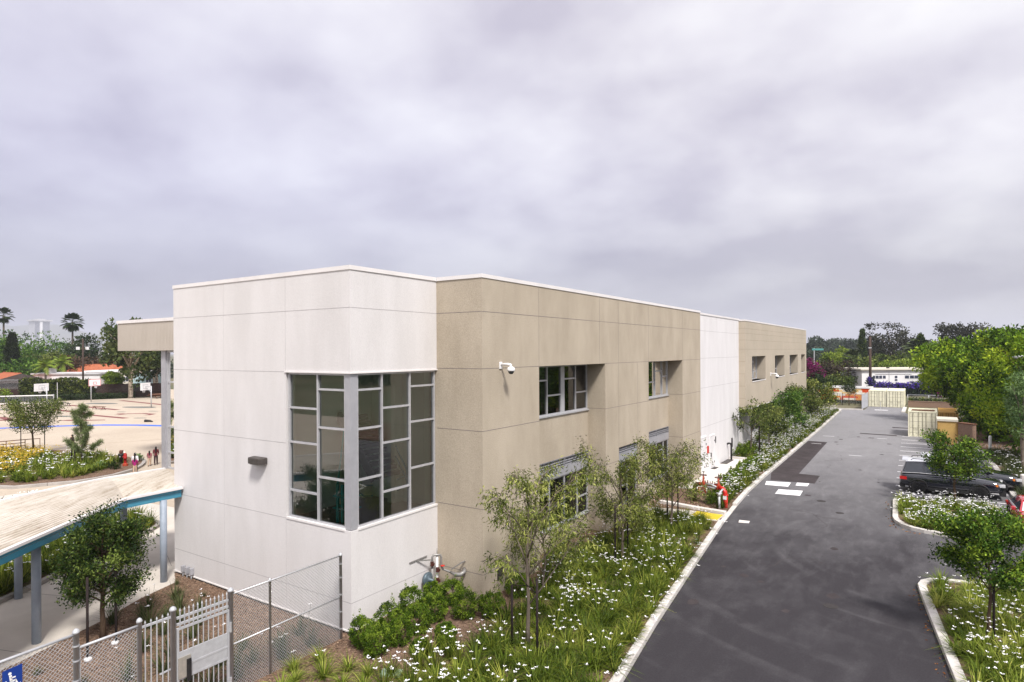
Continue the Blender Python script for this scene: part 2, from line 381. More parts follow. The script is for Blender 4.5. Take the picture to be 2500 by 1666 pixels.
def young_tree(name, label, cat, loc, H, R, fork, leaf, bark, seed=1, nl=8, ns=6, nleaf=5000, L=.1, W=.04, hang=0., tr=.06, group=None, stakes=(), asc=.9, stake_h=1.9, spread=.10, stem_top=.85, sm=None, lowr=1.):
    """nursery tree: stem, arching limbs and side shoots, leaves along the shoots"""
    rr = random.Random(seed); rng = np.random.default_rng(seed)
    root = thing(name, label, cat, loc, group); o = Vector(loc)
    b = MB(); wob = lambda s: Vector((rr.uniform(-s,s), rr.uniform(-s,s), rr.uniform(-s,s)*.5))
    stem = [o+Vector((0,0,-.1)), o+Vector((0,0,fork*.5))+wob(.03), o+Vector((0,0,fork))+wob(.05)]
    for k in range(1,4): stem.append(o+Vector((0,0,fork+(H*stem_top-fork)*k/3))+wob(.07*R*k/3*1.5))
    rad = [tr*1.25, tr, tr*.85, tr*.6, tr*.4, tr*.15]
    b.tube(stem, rad, 7)
    shoots = []
    def along(t):
        f = t*(len(stem)-1); i = min(int(f), len(stem)-2); return stem[i].lerp(stem[i+1], f-i)
    for i in range(nl):
        t = .40 + .55*(i+.5*rr.random())/nl
        s = along(t); az = i*2.4 + rr.uniform(-.5,.5)
        h = (s.z-o.z)/H
        ln = R*math.sqrt(max(.15, 1-((h-.45)/.62)**2))*rr.uniform(.75,1.15)
        if h < .5: ln *= lowr
        up = asc*rr.uniform(.6,1.2)*ln
        d = Vector((math.cos(az), math.sin(az), 0))
        e = s + d*ln + Vector((0,0,min(up, H*1.0-(s.z-o.z))))
        m = s.lerp(e, .5) + Vector((0,0,.12*ln)) + wob(.06*R)
        pts = [s, s.lerp(m,.5)+wob(.02), m, m.lerp(e,.5)+wob(.04*R), e]
        b.tube(pts, [tr*.42, tr*.34, tr*.26, tr*.17, tr*.07], 5)
        shoots.append((m, e, 1.))
        for k in range(ns):
            f = rr.uniform(.25,1.); q = pts[min(int(f*4),3)].lerp(pts[min(int(f*4)+1,4)], f*4-int(f*4))
            a2 = az + rr.uniform(-1.5,1.5); l2 = ln*rr.uniform(.25,.55)
            e2 = q + Vector((math.cos(a2)*l2, math.sin(a2)*l2, rr.uniform(-.25,.75)*l2*asc))
            m2 = q.lerp(e2,.5)+Vector((0,0,.1*l2))
            b.tube([q, m2, e2 - Vector((0,0,hang*l2*.3))], [tr*.16, tr*.11, tr*.05], 4)
            shoots.append((q.lerp(m2,.6), e2, .7))
    shoots.append((along(.75), stem[-1]+Vector((0,0,H*.1)), 1.))
    b.build('trunk', bark, root, smooth=True)
    n = len(shoots); w = np.array([s[2] for s in shoots]); cnt = (nleaf*w/w.sum()).astype(int)
    A0 = np.array([tuple(s[0]) for s in shoots]); A1 = np.array([tuple(s[1]) for s in shoots])
    idx = np.repeat(np.arange(n), cnt); N = len(idx)
    tt = rng.uniform(0,1.05,N)[:,None]
    P = A0[idx]*(1-tt)+A1[idx]*tt + np.clip(rng.normal(size=(N,3)),-1.7,1.7)*spread*R*(sm or 1.)
    if hang: P[:,2] -= rng.uniform(0,1,N)**1.5*hang*.35
    D = unit(A1-A0)[idx]
    A = unit(D*.35 + rng.normal(size=(N,3))*.6 + np.array([0,0,-1.6*hang+.15]))
    V, F = leafquads(P, A, rng, L, W)
    t = np.clip(rng.normal(.45,.2,n)[idx] + rng.normal(0,.2,N), 0, 1)
    npmesh('crown', V, F, leaf, t, parent=root)
    for sx, sy in stakes:
        k = MB(); k.tube([(o.x+sx,o.y+sy,o.z-.1),(o.x+sx,o.y+sy,o.z+stake_h)], .035, 7)
        k.tube([(o.x+sx,o.y+sy,o.z+stake_h*.8),(o.x,o.y,o.z+stake_h*.8)], .012, 4)
        k.build('support_stake', M_STAKE, root, smooth=True)
    return root
def blades(cl, rng, nb, H, W, lean=.55, rad=.1, seg=2):
    """strap leaves arching out of clump points cl (n,3); H may be an array"""
    n = len(cl); idx = np.repeat(np.arange(n), nb); N = len(idx)
    az = rng.uniform(0,2*PI,N); ro = rng.uniform(0,rad,N)
    d = np.stack([np.cos(az), np.sin(az), np.zeros(N)], 1)
    Hh = (np.asarray(H)*np.ones(n))[idx]*rng.uniform(.55,1.15,N); ln = np.abs(rng.normal(lean,.28,N))
    P0 = cl[idx] + d*ro[:,None]
    side = np.stack([-d[:,1], d[:,0], np.zeros(N)], 1)
    pts = []
    for k in range(seg+1):
        t = k/seg
        pts.append(P0 + d*(np.sin(ln)*Hh*t*(.55+.55*t))[:,None] + np.array([0,0,1.])*(np.cos(ln)*Hh*t - ln*.42*Hh*t**2.4)[:,None])
    wk = [1., .85, .06] if seg == 2 else [1., .9, .6, .05]
    V = []
    for k in range(seg+1):
        w = (W*wk[k]*.5); V += [pts[k]-side*w, pts[k]+side*w]
    V = np.stack(V, 1).reshape(-1,3); m = 2*(seg+1); b0 = np.arange(N)*m; F = []
    for k in range(seg): F.append(np.stack([b0+2*k, b0+2*k+1, b0+2*k+3, b0+2*k+2], 1))
    F = np.stack(F, 1).reshape(-1,4)
    t = np.clip(rng.normal(.45,.17,n)[idx] + rng.normal(0,.16,N), 0, 1)
    return V, F, np.repeat(t, seg)
def flowers(P, rng, s=.08):
    """open three-petalled flowers facing roughly upward"""
    n = len(P); V = []; a0 = rng.uniform(0,2*PI,n); tilt = rng.normal(size=(n,3))*.3
    for j in range(3):
        a = a0 + j*2.094
        d = np.stack([np.cos(a), np.sin(a), np.full(n,.25)], 1)+tilt*.5
        e = np.stack([-np.sin(a), np.cos(a), np.zeros(n)], 1)+tilt*.4
        ss = (s*rng.uniform(.7,1.2,n))[:,None]
        V.append(np.stack([P, P+d*ss*.55-e*ss*.34, P+d*ss, P+d*ss*.55+e*ss*.34], 1))
    V = np.stack(V, 1).reshape(-1,3)
    return V, np.arange(len(V)).reshape(-1,4)
def inpoly(P, poly):
    x, y = P[:,0], P[:,1]; c = np.zeros(len(P), bool); n = len(poly)
    for i in range(n):
        x1,y1 = poly[i]; x2,y2 = poly[(i+1)%n]
        if y1 == y2: continue
        c ^= ((y1 > y) != (y2 > y)) & (x < (x2-x1)*(y-y1)/(y2-y1)+x1)
    return c
def scatter(poly, dens, rng, z=.1):
    xs = [p[0] for p in poly]; ys = [p[1] for p in poly]
    n = int((max(xs)-min(xs))*(max(ys)-min(ys))*dens)
    P = np.stack([rng.uniform(min(xs),max(xs),n), rng.uniform(min(ys),max(ys),n), np.full(n,z)], 1)
    return P[inpoly(P, poly)]
def bed(name, poly, dens, rng, leaf, H=.6, W=.02, nb=34, fl=3., fs=.08, petal=None, z=.1, lean=.55, holes=(), fclus=True):
    """ground cover of strap-leaf clumps with flowers, one uncountable mass"""
    P = scatter(poly, dens, rng, z)
    for hx, hy, hr in holes: P = P[(P[:,0]-hx)**2+(P[:,1]-hy)**2 > hr*hr]
    h = H*rng.uniform(.6,1.2,len(P))
    V, F, t = blades(P, rng, nb, h, W, lean)
    mi = np.zeros(len(F), int)
    w = rng.uniform(0,1,len(P))
    if fclus: w = np.clip(.5+.9*np.sin(P[:,0]*1.3+np.cos(P[:,1]*.9)*2)*np.sin(P[:,1]*.8+P[:,0]*.4)+rng.normal(0,.4,len(P)), 0, 1.6)
    k = rng.poisson(fl*w)
    ix = np.repeat(np.arange(len(P)), k); Q = P[ix] + rng.normal(size=(len(ix),3))*np.array([.22,.22,.05]); Q[:,2] = z + h[ix]*rng.uniform(.75,1.15,len(ix))
    fv, ff = flowers(Q, rng, fs)
    V2 = np.concatenate([V, fv]); F2 = np.concatenate([F, ff+len(V)])
    o = npmesh(name, V2, F2, [leaf, petal or M_PETAL], np.concatenate([t, np.full(len(ff),.5)]), np.concatenate([mi, np.ones(len(ff), int)]))
    o['kind'] = 'stuff'
    return o
for q in (M_NAVY, M_CARRED):
    B_ = q.node_tree.nodes['Principled BSDF']; B_.inputs['Coat Weight'].default_value = 1.; B_.inputs['Coat Roughness'].default_value = .03
# ------------------------------------------------------------------ camera, light, sky
sc = bpy.context.scene
cd = bpy.data.cameras.new('camera'); cam = bpy.data.objects.new('camera', cd); C.objects.link(cam)
cd.sensor_fit = 'HORIZONTAL'; cd.sensor_width = 36.; cd.lens = 36.*1525/2500; cd.shift_y = .0104
cd.clip_end = 30000; cd.clip_start = .1
cam.matrix_world = Matrix.Translation((0,0,8.5)) @ Matrix.Rotation(math.radians(33.5),4,'Z') @ Matrix.Rotation(PI/2,4,'X') @ Matrix.Rotation(-.0052,4,'Z')
sc.camera = cam
SUN_EL, SUN_AZ = math.radians(52), math.radians(128)      # azimuth clockwise from +Y
sdir = Vector((math.sin(SUN_AZ)*math.cos(SUN_EL), math.cos(SUN_AZ)*math.cos(SUN_EL), math.sin(SUN_EL)))
sl = bpy.data.lights.new('sun', 'SUN'); sl.energy = 1.5; sl.angle = math.radians(10); sl.color = (1,.965,.91)
so = bpy.data.objects.new('sun', sl); C.objects.link(so); so.rotation_euler = sdir.to_track_quat('Z','Y').to_euler()
w = bpy.data.worlds.new('World'); sc.world = w; w.use_nodes = True
N, L = w.node_tree.nodes, w.node_tree.links; BG = N['Background']; BG.inputs['Strength'].default_value = .1
sky = N.new('ShaderNodeTexSky'); sky.sky_type = 'NISHITA'; sky.sun_disc = False
sky.sun_elevation = SUN_EL; sky.sun_rotation = SUN_AZ; sky.air_density = 1.; sky.dust_density = 2.
def math_(op, a, b=None, clamp=False):
    n = N.new('ShaderNodeMath'); n.operation = op; n.use_clamp = clamp
    for i, x in enumerate((a, b)):
        if x is None: continue
        if isinstance(x, (int, float)): n.inputs[i].default_value = x
        else: L.new(x, n.inputs[i])
    return n.outputs[0]
tc = N.new('ShaderNodeTexCoord'); sp = N.new('ShaderNodeSeparateXYZ'); L.new(tc.outputs['Generated'], sp.inputs[0])
zc = math_('MAXIMUM', sp.outputs[2], 0.); zd = math_('ADD', zc, .30)
cb = N.new('ShaderNodeCombineXYZ')
L.new(math_('DIVIDE', sp.outputs[0], zd), cb.inputs[0]); L.new(math_('DIVIDE', sp.outputs[1], zd), cb.inputs[1])
def noise(scale, det, rough, off):
    mp = N.new('ShaderNodeMapping'); mp.inputs['Location'].default_value = off; L.new(cb.outputs[0], mp.inputs['Vector'])
    n = N.new('ShaderNodeTexNoise'); n.inputs['Scale'].default_value = scale; n.inputs['Detail'].default_value = det
    n.inputs['Roughness'].default_value = rough; n.inputs['Distortion'].default_value = .1
    L.new(mp.outputs[0], n.inputs['Vector']); return n.outputs['Fac']
n1 = noise(.9, 3, .45, (3.1, 1.7, 0)); n2 = noise(2.6, 4, .5, (9.2, 4.1, 2.)); n3 = noise(7., 5, .55, (1.2, 7.7, 5.))
cl = math_('ADD', math_('ADD', math_('MULTIPLY', n1, .44), math_('MULTIPLY', n2, .47)), math_('MULTIPLY', n3, .09))
ra = N.new('ShaderNodeValToRGB'); e = ra.color_ramp.elements
e[0].position = .38; e[0].color = (.50,.47,.545,1); e[1].position = .63; e[1].color = (.90,.885,.885,1)
k = e.new(.50); k.color = (.705,.68,.725,1)
L.new(cl, ra.inputs[0])
# overcast brightness: darker towards the horizon, brighter overhead and round the veiled sun
el = N.new('ShaderNodeMapRange'); el.interpolation_type = 'SMOOTHSTEP'
el.inputs[1].default_value = .0; el.inputs[2].default_value = .28; el.inputs[3].default_value = .53; el.inputs[4].default_value = 1.
L.new(zc, el.inputs[0])
ez = N.new('ShaderNodeMapRange'); ez.inputs[1].default_value = .42; ez.inputs[2].default_value = .9; ez.inputs[3].default_value = 1.; ez.inputs[4].default_value = 1.1
L.new(zc, ez.inputs[0])
dt = N.new('ShaderNodeVectorMath'); dt.operation = 'DOT_PRODUCT'; L.new(tc.outputs['Generated'], dt.inputs[0]); dt.inputs[1].default_value = sdir
gl = math_('MULTIPLY', math_('POWER', math_('MAXIMUM', dt.outputs['Value'], 0.), 3.), .8)
br = math_('MULTIPLY', el.outputs[0], math_('ADD', ez.outputs[0], gl))
# the west (left) is darker and bluer
wd = N.new('ShaderNodeVectorMath'); wd.operation = 'DOT_PRODUCT'; L.new(tc.outputs['Generated'], wd.inputs[0]); wd.inputs[1].default_value = (-.95,.3,-.55)
wm = N.new('ShaderNodeMapRange'); wm.inputs[1].default_value = .35; wm.inputs[2].default_value = 1.; L.new(wd.outputs['Value'], wm.inputs[0])
wx = N.new('ShaderNodeMix'); wx.data_type = 'RGBA'; wx.inputs[6].default_value = (1,1,1,1); wx.inputs[7].default_value = (.64,.64,.80,1); L.new(wm.outputs[0], wx.inputs[0])
v1 = N.new('ShaderNodeVectorMath'); v1.operation = 'MULTIPLY'; L.new(ra.outputs[0], v1.inputs[0]); L.new(wx.outputs[2], v1.inputs[1])
v2 = N.new('ShaderNodeVectorMath'); v2.operation = 'SCALE'; L.new(v1.outputs[0], v2.inputs[0])
SKYK = 3.8
L.new(math_('MULTIPLY', br, SKYK), v2.inputs['Scale'])
mx = N.new('ShaderNodeMix'); mx.data_type = 'RGBA'; mx.inputs[0].default_value = .95
L.new(sky.outputs[0], mx.inputs[6]); L.new(v2.outputs[0], mx.inputs[7]); L.new(mx.outputs[2], BG.inputs['Color'])
sc.view_settings.view_transform = 'Standard'; sc.view_settings.look = 'None'; sc.view_settings.gamma = 1
sc.view_settings.exposure = 1.75
sc.cycles.max_bounces = 8; sc.cycles.transparent_max_bounces = 12; sc.cycles.caustics_reflective = False; sc.cycles.caustics_refractive = False
sc.cycles.volume_bounces = 0

# ------------------------------------------------------------------ ground, road, kerbs
def asphalt():
    m = bpy.data.materials.new('asphalt'); N, L, B = nt(m)
    tc = N.new('ShaderNodeTexCoord'); g = tc.outputs['Object']
    def ns(scale, det, st=None, dist=0.):
        mp = N.new('ShaderNodeMapping'); mp.inputs['Scale'].default_value = st or (1,1,1); L.new(g, mp.inputs['Vector'])
        n = N.new('ShaderNodeTexNoise'); n.inputs['Scale'].default_value = scale; n.inputs['Detail'].default_value = det; n.inputs['Distortion'].default_value = dist
        n.inputs['Roughness'].default_value = .6
        L.new(mp.outputs[0], n.inputs['Vector']); return n.outputs['Fac']
    def mr(x, a, b, c=0., d=1.):
        r = N.new('ShaderNodeMapRange'); r.inputs[1].default_value = a; r.inputs[2].default_value = b; r.inputs[3].default_value = c; r.inputs[4].default_value = d
        L.new(x, r.inputs[0]); return r.outputs[0]
    def mixc(f, a, b):
        x = N.new('ShaderNodeMix'); x.data_type = 'RGBA'
        for i, v in ((6,a),(7,b)):
            if isinstance(v, tuple): x.inputs[i].default_value = (*v,1)
            else: L.new(v, x.inputs[i])
        L.new(f, x.inputs[0]); return x.outputs[2]
    s = N.new('ShaderNodeSeparateXYZ'); L.new(g, s.inputs[0])
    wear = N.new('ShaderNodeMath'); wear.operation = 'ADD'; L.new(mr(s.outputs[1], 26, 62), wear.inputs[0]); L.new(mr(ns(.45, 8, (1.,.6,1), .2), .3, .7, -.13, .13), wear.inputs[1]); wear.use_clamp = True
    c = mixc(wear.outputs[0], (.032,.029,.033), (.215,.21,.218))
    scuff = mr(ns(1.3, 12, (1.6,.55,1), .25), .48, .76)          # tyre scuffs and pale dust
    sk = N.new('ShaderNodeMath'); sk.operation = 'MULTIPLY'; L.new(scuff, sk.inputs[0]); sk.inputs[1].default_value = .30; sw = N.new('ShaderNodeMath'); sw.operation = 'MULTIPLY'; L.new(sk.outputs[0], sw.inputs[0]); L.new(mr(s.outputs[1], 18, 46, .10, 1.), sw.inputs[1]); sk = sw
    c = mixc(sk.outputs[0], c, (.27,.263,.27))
    # curved tyre arcs turning into the car park
    ce = N.new('ShaderNodeVectorMath'); ce.operation = 'DISTANCE'; L.new(g, ce.inputs[0]); ce.inputs[1].default_value = (1.2, 31., 0)
    wv = N.new('ShaderNodeTexNoise'); wv.noise_dimensions = '1D'; wv.inputs['Scale'].default_value = 1.1; wv.inputs['Detail'].default_value = 5; L.new(ce.outputs['Value'], wv.inputs['W'])
    arc = N.new('ShaderNodeMath'); arc.operation = 'MULTIPLY'; L.new(mr(wv.outputs['Fac'], .52, .72), arc.inputs[0]); L.new(mr(ns(.3, 6, None, .2), .44, .66, 0, .28), arc.inputs[1])
    c = mixc(arc.outputs[0], c, (.15,.145,.15))
    ck = N.new('ShaderNodeTexVoronoi'); ck.feature = 'DISTANCE_TO_EDGE'; ck.inputs['Scale'].default_value = .30; L.new(g, ck.inputs['Vector'])
    wv2 = ns(1.2, 5)
    spd = ns(130, 2); sv = N.new('ShaderNodeVectorMath'); sv.operation = 'SCALE'; L.new(c, sv.inputs[0]); L.new(mr(spd, .3, .7, .72, 1.28), sv.inputs['Scale'])
    s2 = N.new('ShaderNodeVectorMath'); s2.operation = 'SCALE'; L.new(sv.outputs[0], s2.inputs[0]); L.new(mr(ns(16, 5, (1.3,.8,1)), .3, .7, .84, 1.16), s2.inputs['Scale']); sv = s2
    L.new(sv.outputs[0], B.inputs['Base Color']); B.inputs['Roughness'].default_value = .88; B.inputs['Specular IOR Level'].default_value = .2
    b = N.new('ShaderNodeBump'); b.inputs['Strength'].default_value = .35; b.inputs['Distance'].default_value = .01; L.new(spd, b.inputs['Height']); L.new(b.outputs[0], B.inputs['Normal'])
    return m
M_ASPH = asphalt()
M_PATCH = mat('dark_asphalt_patch', (.040,.033,.034), .9, (.062,.052,.054), .9, 7, bump=.3, bscale=100, spec=.15, spk=(90,.18))
M_MULCH = mat('bark_mulch', (.055,.034,.024), .95, (.26,.175,.125), 13, 7, bump=1., bscale=40, spec=.05, lo=.3, hi=.68, spk=(45,.35))
M_SOIL = mat('dry_ground', (.17,.15,.10), .95, (.10,.105,.06), .03, 8, spec=.05)

g = MB(); n = 48
g.face([(9500*math.cos(2*PI*i/n), 9500*math.sin(2*PI*i/n), -.1) for i in range(n)]); struct('ground', g, M_SOIL)
KL = [(-5.2,2.),(-6.1,11.),(-6.52,14.91),(-6.98,18.48),(-7.66,24.9),(-8.33,31.4),(-8.42,32.6),(-8.62,35.2),(-8.86,39.),(-8.99,44.),(-9.05,49.),(-9.24,61.5),(-9.42,75.7),(-9.82,97.),(-9.9,99.)]
road = MB(); road.face([(x+.02,y,0.) for x,y in KL] + [(-13.2,100.4,0),(-13.2,103,0),(-7.2,101.5,0),(-7.2,107.6,0),(-2.4,107.6,0),(-2.4,100,0),(3.7,64,0),(4.,55.8,0),(4.1,46,0),(4.15,42.5,0),(30,42.5,0),(30,2,0)])
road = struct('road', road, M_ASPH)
def band_(line, wd):
    P = [Vector(p) for p in line]; l, r = [], []
    for i, p in enumerate(P):
        t = (P[min(i+1,len(P)-1)]-P[max(i-1,0)]).normalized(); nn = Vector((-t.y,t.x)); l.append(tuple(p+nn*wd/2)); r.append(tuple(p-nn*wd/2))
    return [[l[i],l[i+1],r[i+1],r[i]] for i in range(len(P)-1)]
def child_sheet(name, polys, m, parent, z):
    b = MB()
    for p in polys: b.face([(x,y,z) for x,y in p])
    return b.build(name, m, parent)
child_sheet('dark_patch', [[(-7.58,64.07),(-7.3,46.75),(-5.98,46.66),(-5.92,43.75),(-8.5,43.45),(-8.95,46.),(-9.2,64.1)]], M_PATCH, road, .004)
child_sheet('dark_patch', [[(-3.1,80.2),(-3.0,79.3),(-1.5,79.5),(-1.5,80.3)]], M_PATCH, road, .004)
child_sheet('dark_patch', [[(-5.6,72.9),(-5.6,72.2),(-2.4,72.0),(-2.4,72.8)]], M_PATCH, road, .004)
for p in ([(-8.66,42.95),(-7.23,43.26),(-7.16,41.87),(-8.49,41.73)], [(-6.9,43.47),(-6.2,43.61),(-6.18,42.63),(-6.84,42.49)], [(-7.52,40.82),(-6.21,41.12),(-6.14,39.64),(-7.47,39.43)]):
    child_sheet('white_square', [p], M_WPAINT, road, .008)
for y in (72.2,69.41,66.95,64.39,61.76,59.09,56.43,53.82,51.08,48.6,45.92,43.29):
    x0 = -1.95+.4*(72-y)/29
    child_sheet('parking_line', [[(x0,y-.07),(4.0,y+.23),(4.0,y+.37),(x0,y+.07)]], M_WPAINT, road, .006)
child_sheet('parking_line', [[(2.9,40.0),(8,40.2),(8,40.3),(2.9,40.1)]], M_WPAINT, road, .006)
for (x,y,ww) in ((-5.2,57.,.9),(-3.9,69.2,.8),(-8.5,68.5,1.0),(-8.7,62.5,.8),(-4.5,91,1.4)):
    child_sheet('paint_dash', [[(x,y),(x+ww,y+.05),(x+ww,y+.17),(x,y+.12)]], M_WPAINT, road, .006)
for (x,y,r,lab) in ((-3.76,36.55,.2,'dark round manhole cover in the road before the flowered island'),(-2.66,23.11,.23,'dark round manhole cover set in the smooth asphalt in the foreground'),(-4.92,38.88,.24,'faint round cover near the white painted squares')):
    b = MB(); b.lathe([(r,.0),(r,.008),(r*.82,.009),(r*.80,.006),(r*.2,.006)], (x,y,0), 20)
    tag(b.build('manhole_cover', mat('cast_iron', (.03,.026,.026), .9, (.045,.04,.04), 8)), lab, 'manhole cover', 'manhole covers in the road')
b = MB(); b.prism([(-7.82,32.38),(-7.32,32.43),(-7.28,32.02),(-7.74,31.9)], 0, .01); b.prism([(-7.76,32.33),(-7.36,32.37),(-7.34,32.08),(-7.70,31.98)], .01, .016)
tag(b.build('utility_cover', M_CONCB), 'pale rectangular utility cover in the road by the yellow ramp', 'utility cover')

ck = random.Random(4); cracks = []
for x, y, a, n in ((-6.9,52.,.4,9),(-5.6,55.,-1.2,7),(-3.2,60.,.2,8),(-6.2,36.,-.3,9),(-4.2,33.,.9,8),(-2.6,47.,1.2,9),(-7.2,70.,.1,10),(-5.2,26.,1.4,8)):
    ln = [(x,y)]
    for k in range(n): a += ck.uniform(-.7,.7); x += math.cos(a)*.35; y += math.sin(a)*.35; ln.append((x,y))
    cracks += band_(ln, ck.uniform(.02,.035))
child_sheet('crack', cracks, M_PATCH, road, .005)
oil = []
for k in range(26):
    x, y, r = ck.uniform(-7.5,-2.5), ck.uniform(20,75), ck.uniform(.05,.22); oil.append([(x+r*ck.uniform(.7,1.2)*math.cos(t), y+r*1.3*ck.uniform(.7,1.2)*math.sin(t)) for t in [2*PI*i/9 for i in range(9)]])
o = child_sheet('oil_stain', oil, M_PATCH, road, .0055); o['kind'] = 'stuff'
def kerb(name, line, off=.24, m=M_KERB, h=.15):
    b = MB()
    # cut the kerb into cast lengths with thin joints
    P = [Vector(p) for p in line]; pieces = []; cur = [P[0]]; acc = 0
    for i in range(1, len(P)):
        a, c = P[i-1], P[i]; l = (c-a).length; t = 0
        while acc + (l-t) > 3.0:
            t += 3.0-acc; q = a.lerp(c, t/l); d = (c-a).normalized()
            pieces.append(cur+[q-d*.008]); cur = [q+d*.008]; acc = 0
        acc += l-t; cur.append(c)
    pieces.append(cur)
    for p in pieces:
        if len(p) > 1 and (p[-1]-p[0]).length > .05: b.strip([tuple(q) for q in p], 0, off, -.05, h)
    return struct(name, b, m, bevel=.02)
kerb('road_kerb', KL[:6]); kerb('road_kerb', KL[7:])
b = MB(); b.prism([(-8.33,31.4),(-8.42,32.6),(-8.62,35.2),(-8.86,35.2),(-8.66,32.6),(-8.57,31.4)], -.05, .012); struct('kerb_drop', b, M_KERB)
# planting beds
b = MB(); b.prism([(-14.36,4.),(-14.36,12.93),(-14.42,12.93),(-14.42,16.95),(-12.6,17.0),(-12.6,20.6),(-13.4,20.6),(-13.4,26.7),(-12.6,26.7),(-12.6,32.06),(-8.6,32.06)] + [(x-.23,y) for x,y in KL[5:1:-1]] + [(-6.3,11),(-5.6,4)], -.08, .10); struct('planting_bed', b, M_MULCH)
b = MB(); b.prism([(-13.4,32.02),(-13.4,37.8),(-12.6,37.8),(-12.6,41.2),(-12.72,41.35),(-12.72,52.7),(-13.4,52.75),(-13.4,84.),(-13.2,100.),(-10.1,99.)] + [(x-.23,y) for x,y in KL[12:6:-1]] + [(-8.75,32.7),(-8.8,32.1)], -.08, .10); struct('planting_bed', b, M_MULCH)
b = MB(); b.prism([(-12.4,32.05),(-10.3,32.55),(-8.6,32.6),(-8.6,31.2),(-10,31.2),(-12.4,31.2)], -.05, .112); struct('path', b, M_CONC)
b = MB(); b.strip([(-12.3,33.25),(-10.3,32.85),(-8.62,32.65)], 0, .3, -.05, .24); struct('path_kerb', b, M_CONCB, bevel=.015)
b = MB(); b.prism([(-10.0,31.35),(-8.64,31.35),(-8.64,32.5),(-10.0,32.55)], .112, .12)
for i in range(14):
    for j in range(11): b.lathe([(.026,0),(.02,.008),(.008,.011)], (-9.95+i*.1, 31.42+j*.1, .12), 6)
tag(b.build('tactile_paving', M_YELLOW), 'bright yellow studded tactile pad beside the road kerb', 'tactile paving')
b = MB(); b.box(-12.7,-10.95,37.5,49.6,-.05,.16); pad = struct('concrete_pad', b, M_CONCB, bevel=.02)
b = MB(); b.box(-12.69,-10.95,49.6,49.85,-.05,.30); b.box(-11.0,-10.8,45.0,49.85,-.05,.22); struct('pad_kerb', b, M_KERB, bevel=.015)
# right-hand islands
I1 = [(1.6,12.),(.95,16.5),(.58,19.51),(.18,22.76),(-.2,25.9),(-.27,26.6),(-.18,27.1),(.1,27.5),(.6,27.75),(1.6,27.95),(6,28.6),(12,29.4)]
kerb('island_kerb', I1, -.26)
b = MB(); b.prism([(x+.2,y-.05) for x,y in I1[:6]]+[(.1,27.0),(.4,27.3),(.8,27.5),(1.6,27.7),(6,28.3),(12,29.1),(12,12)], -.08, .10); struct('planting_bed', b, M_MULCH)
I2 = [(3.2,41.75),(-1.2,41.55),(-1.5,41.3),(-1.55,40.8),(-1.41,36.63),(-1.3,36.0),(-1.01,35.3),(-.6,34.85),(-.1,34.6),(.59,34.45),(2.1,34.3),(3.0,34.3)]
kerb('island_kerb', I2, .24)
b = MB(); b.prism([(3.2,41.6),(-1.15,41.4),(-1.4,41.2),(-1.4,40.8),(-1.26,36.6),(-.9,35.5),(-.5,35.0),(0,34.75),(.6,34.6),(3.0,34.45)], -.08, .10); struct('planting_bed', b, M_MULCH)
kerb('car_park_kerb', [(4.15,42.6),(4.08,46.),(3.98,55.8),(3.62,63.6),(3.3,70.),(3.,75.)], -.3)
b = MB(); b.prism([(4.3,42.7),(4.25,46),(4.15,56),(3.8,63.7),(3.2,75),(2,92),(24,92),(24,42.7)], -.08, .12); struct('planting_bed', b, M_MULCH)
# left side: walk, planters, playground
b = MB(); b.prism([(-200,-30),(-136,30),(-133.5,40.8),(-131.2,48.2),(-128.2,54.3),(-126.5,60),(-125.8,66),(-124,80),(-24,80),(-24,-30)], -.06, -.004); pg = struct('playground', b, M_PLAY)
b = MB(); b.prism([(-24.3,20),(-34,18.5),(-46.0,17.2),(-46.3,14),(-46.,5),(-14.36,-10),(-14.36,13.),(-24.3,13.)], -.05, 0.); struct('walkway', b, M_CONC)
for a, c in (((-28.4,14.6),(-25.2,13.3)),((-27.,8.9),(-22.6,10.6)),((-26.,5.5),(-21.2,7.2))):
    bb = MB(); bb.strip([a,c], -.008, .008, -.01, .003); struct('walkway_joint', bb, M_JOINT)
BL = [(-24.28,12.93),(-23.2,12.4),(-22.66,10.85),(-21.85,9.35),(-20.9,7.0),(-20.7,6.36),(-19.7,5.95),(-18.9,6.35),(-16.5,6.9),(-14.38,7.2),(-14.38,12.93)]
b = MB(); b.prism(BL, -.08, .03); struct('planting_bed', b, M_MULCH)
B1 = [(-25.6,6.9),(-26.31,8.09),(-26.65,8.72),(-27.13,9.56),(-27.9,10.57),(-29.3,13.),(-30.72,15.28),(-31.3,15.95),(-31.9,16.3),(-33,16.35),(-38,15.9),(-44.5,15.6)]
kerb('planter_kerb', B1, .2, M_KERBG)
b = MB(); b.prism([(x-.1,y-.05) for x,y in B1]+[(-45,5),(-25.6,4)], -.08, .10); struct('planting_bed', b, M_MULCH)
B2 = [(-58,13.5),(-49.2,14.9),(-48.0,15.4),(-47.3,16.8),(-46.5,18.36),(-46.5,19.5),(-46.75,20.8),(-47.8,22.66),(-48.9,23.7),(-49.9,24.4),(-51.,25.0),(-52.2,25.3),(-53.5,25.2)]
kerb('planter_kerb', B2, .25, M_KERBG, .18)
b = MB(); b.prism([(x-.1,y) for x,y in B2]+[(-60,24.6),(-67,22.5),(-67,13)], -.08, .11); struct('planting_bed', b, M_MULCH)
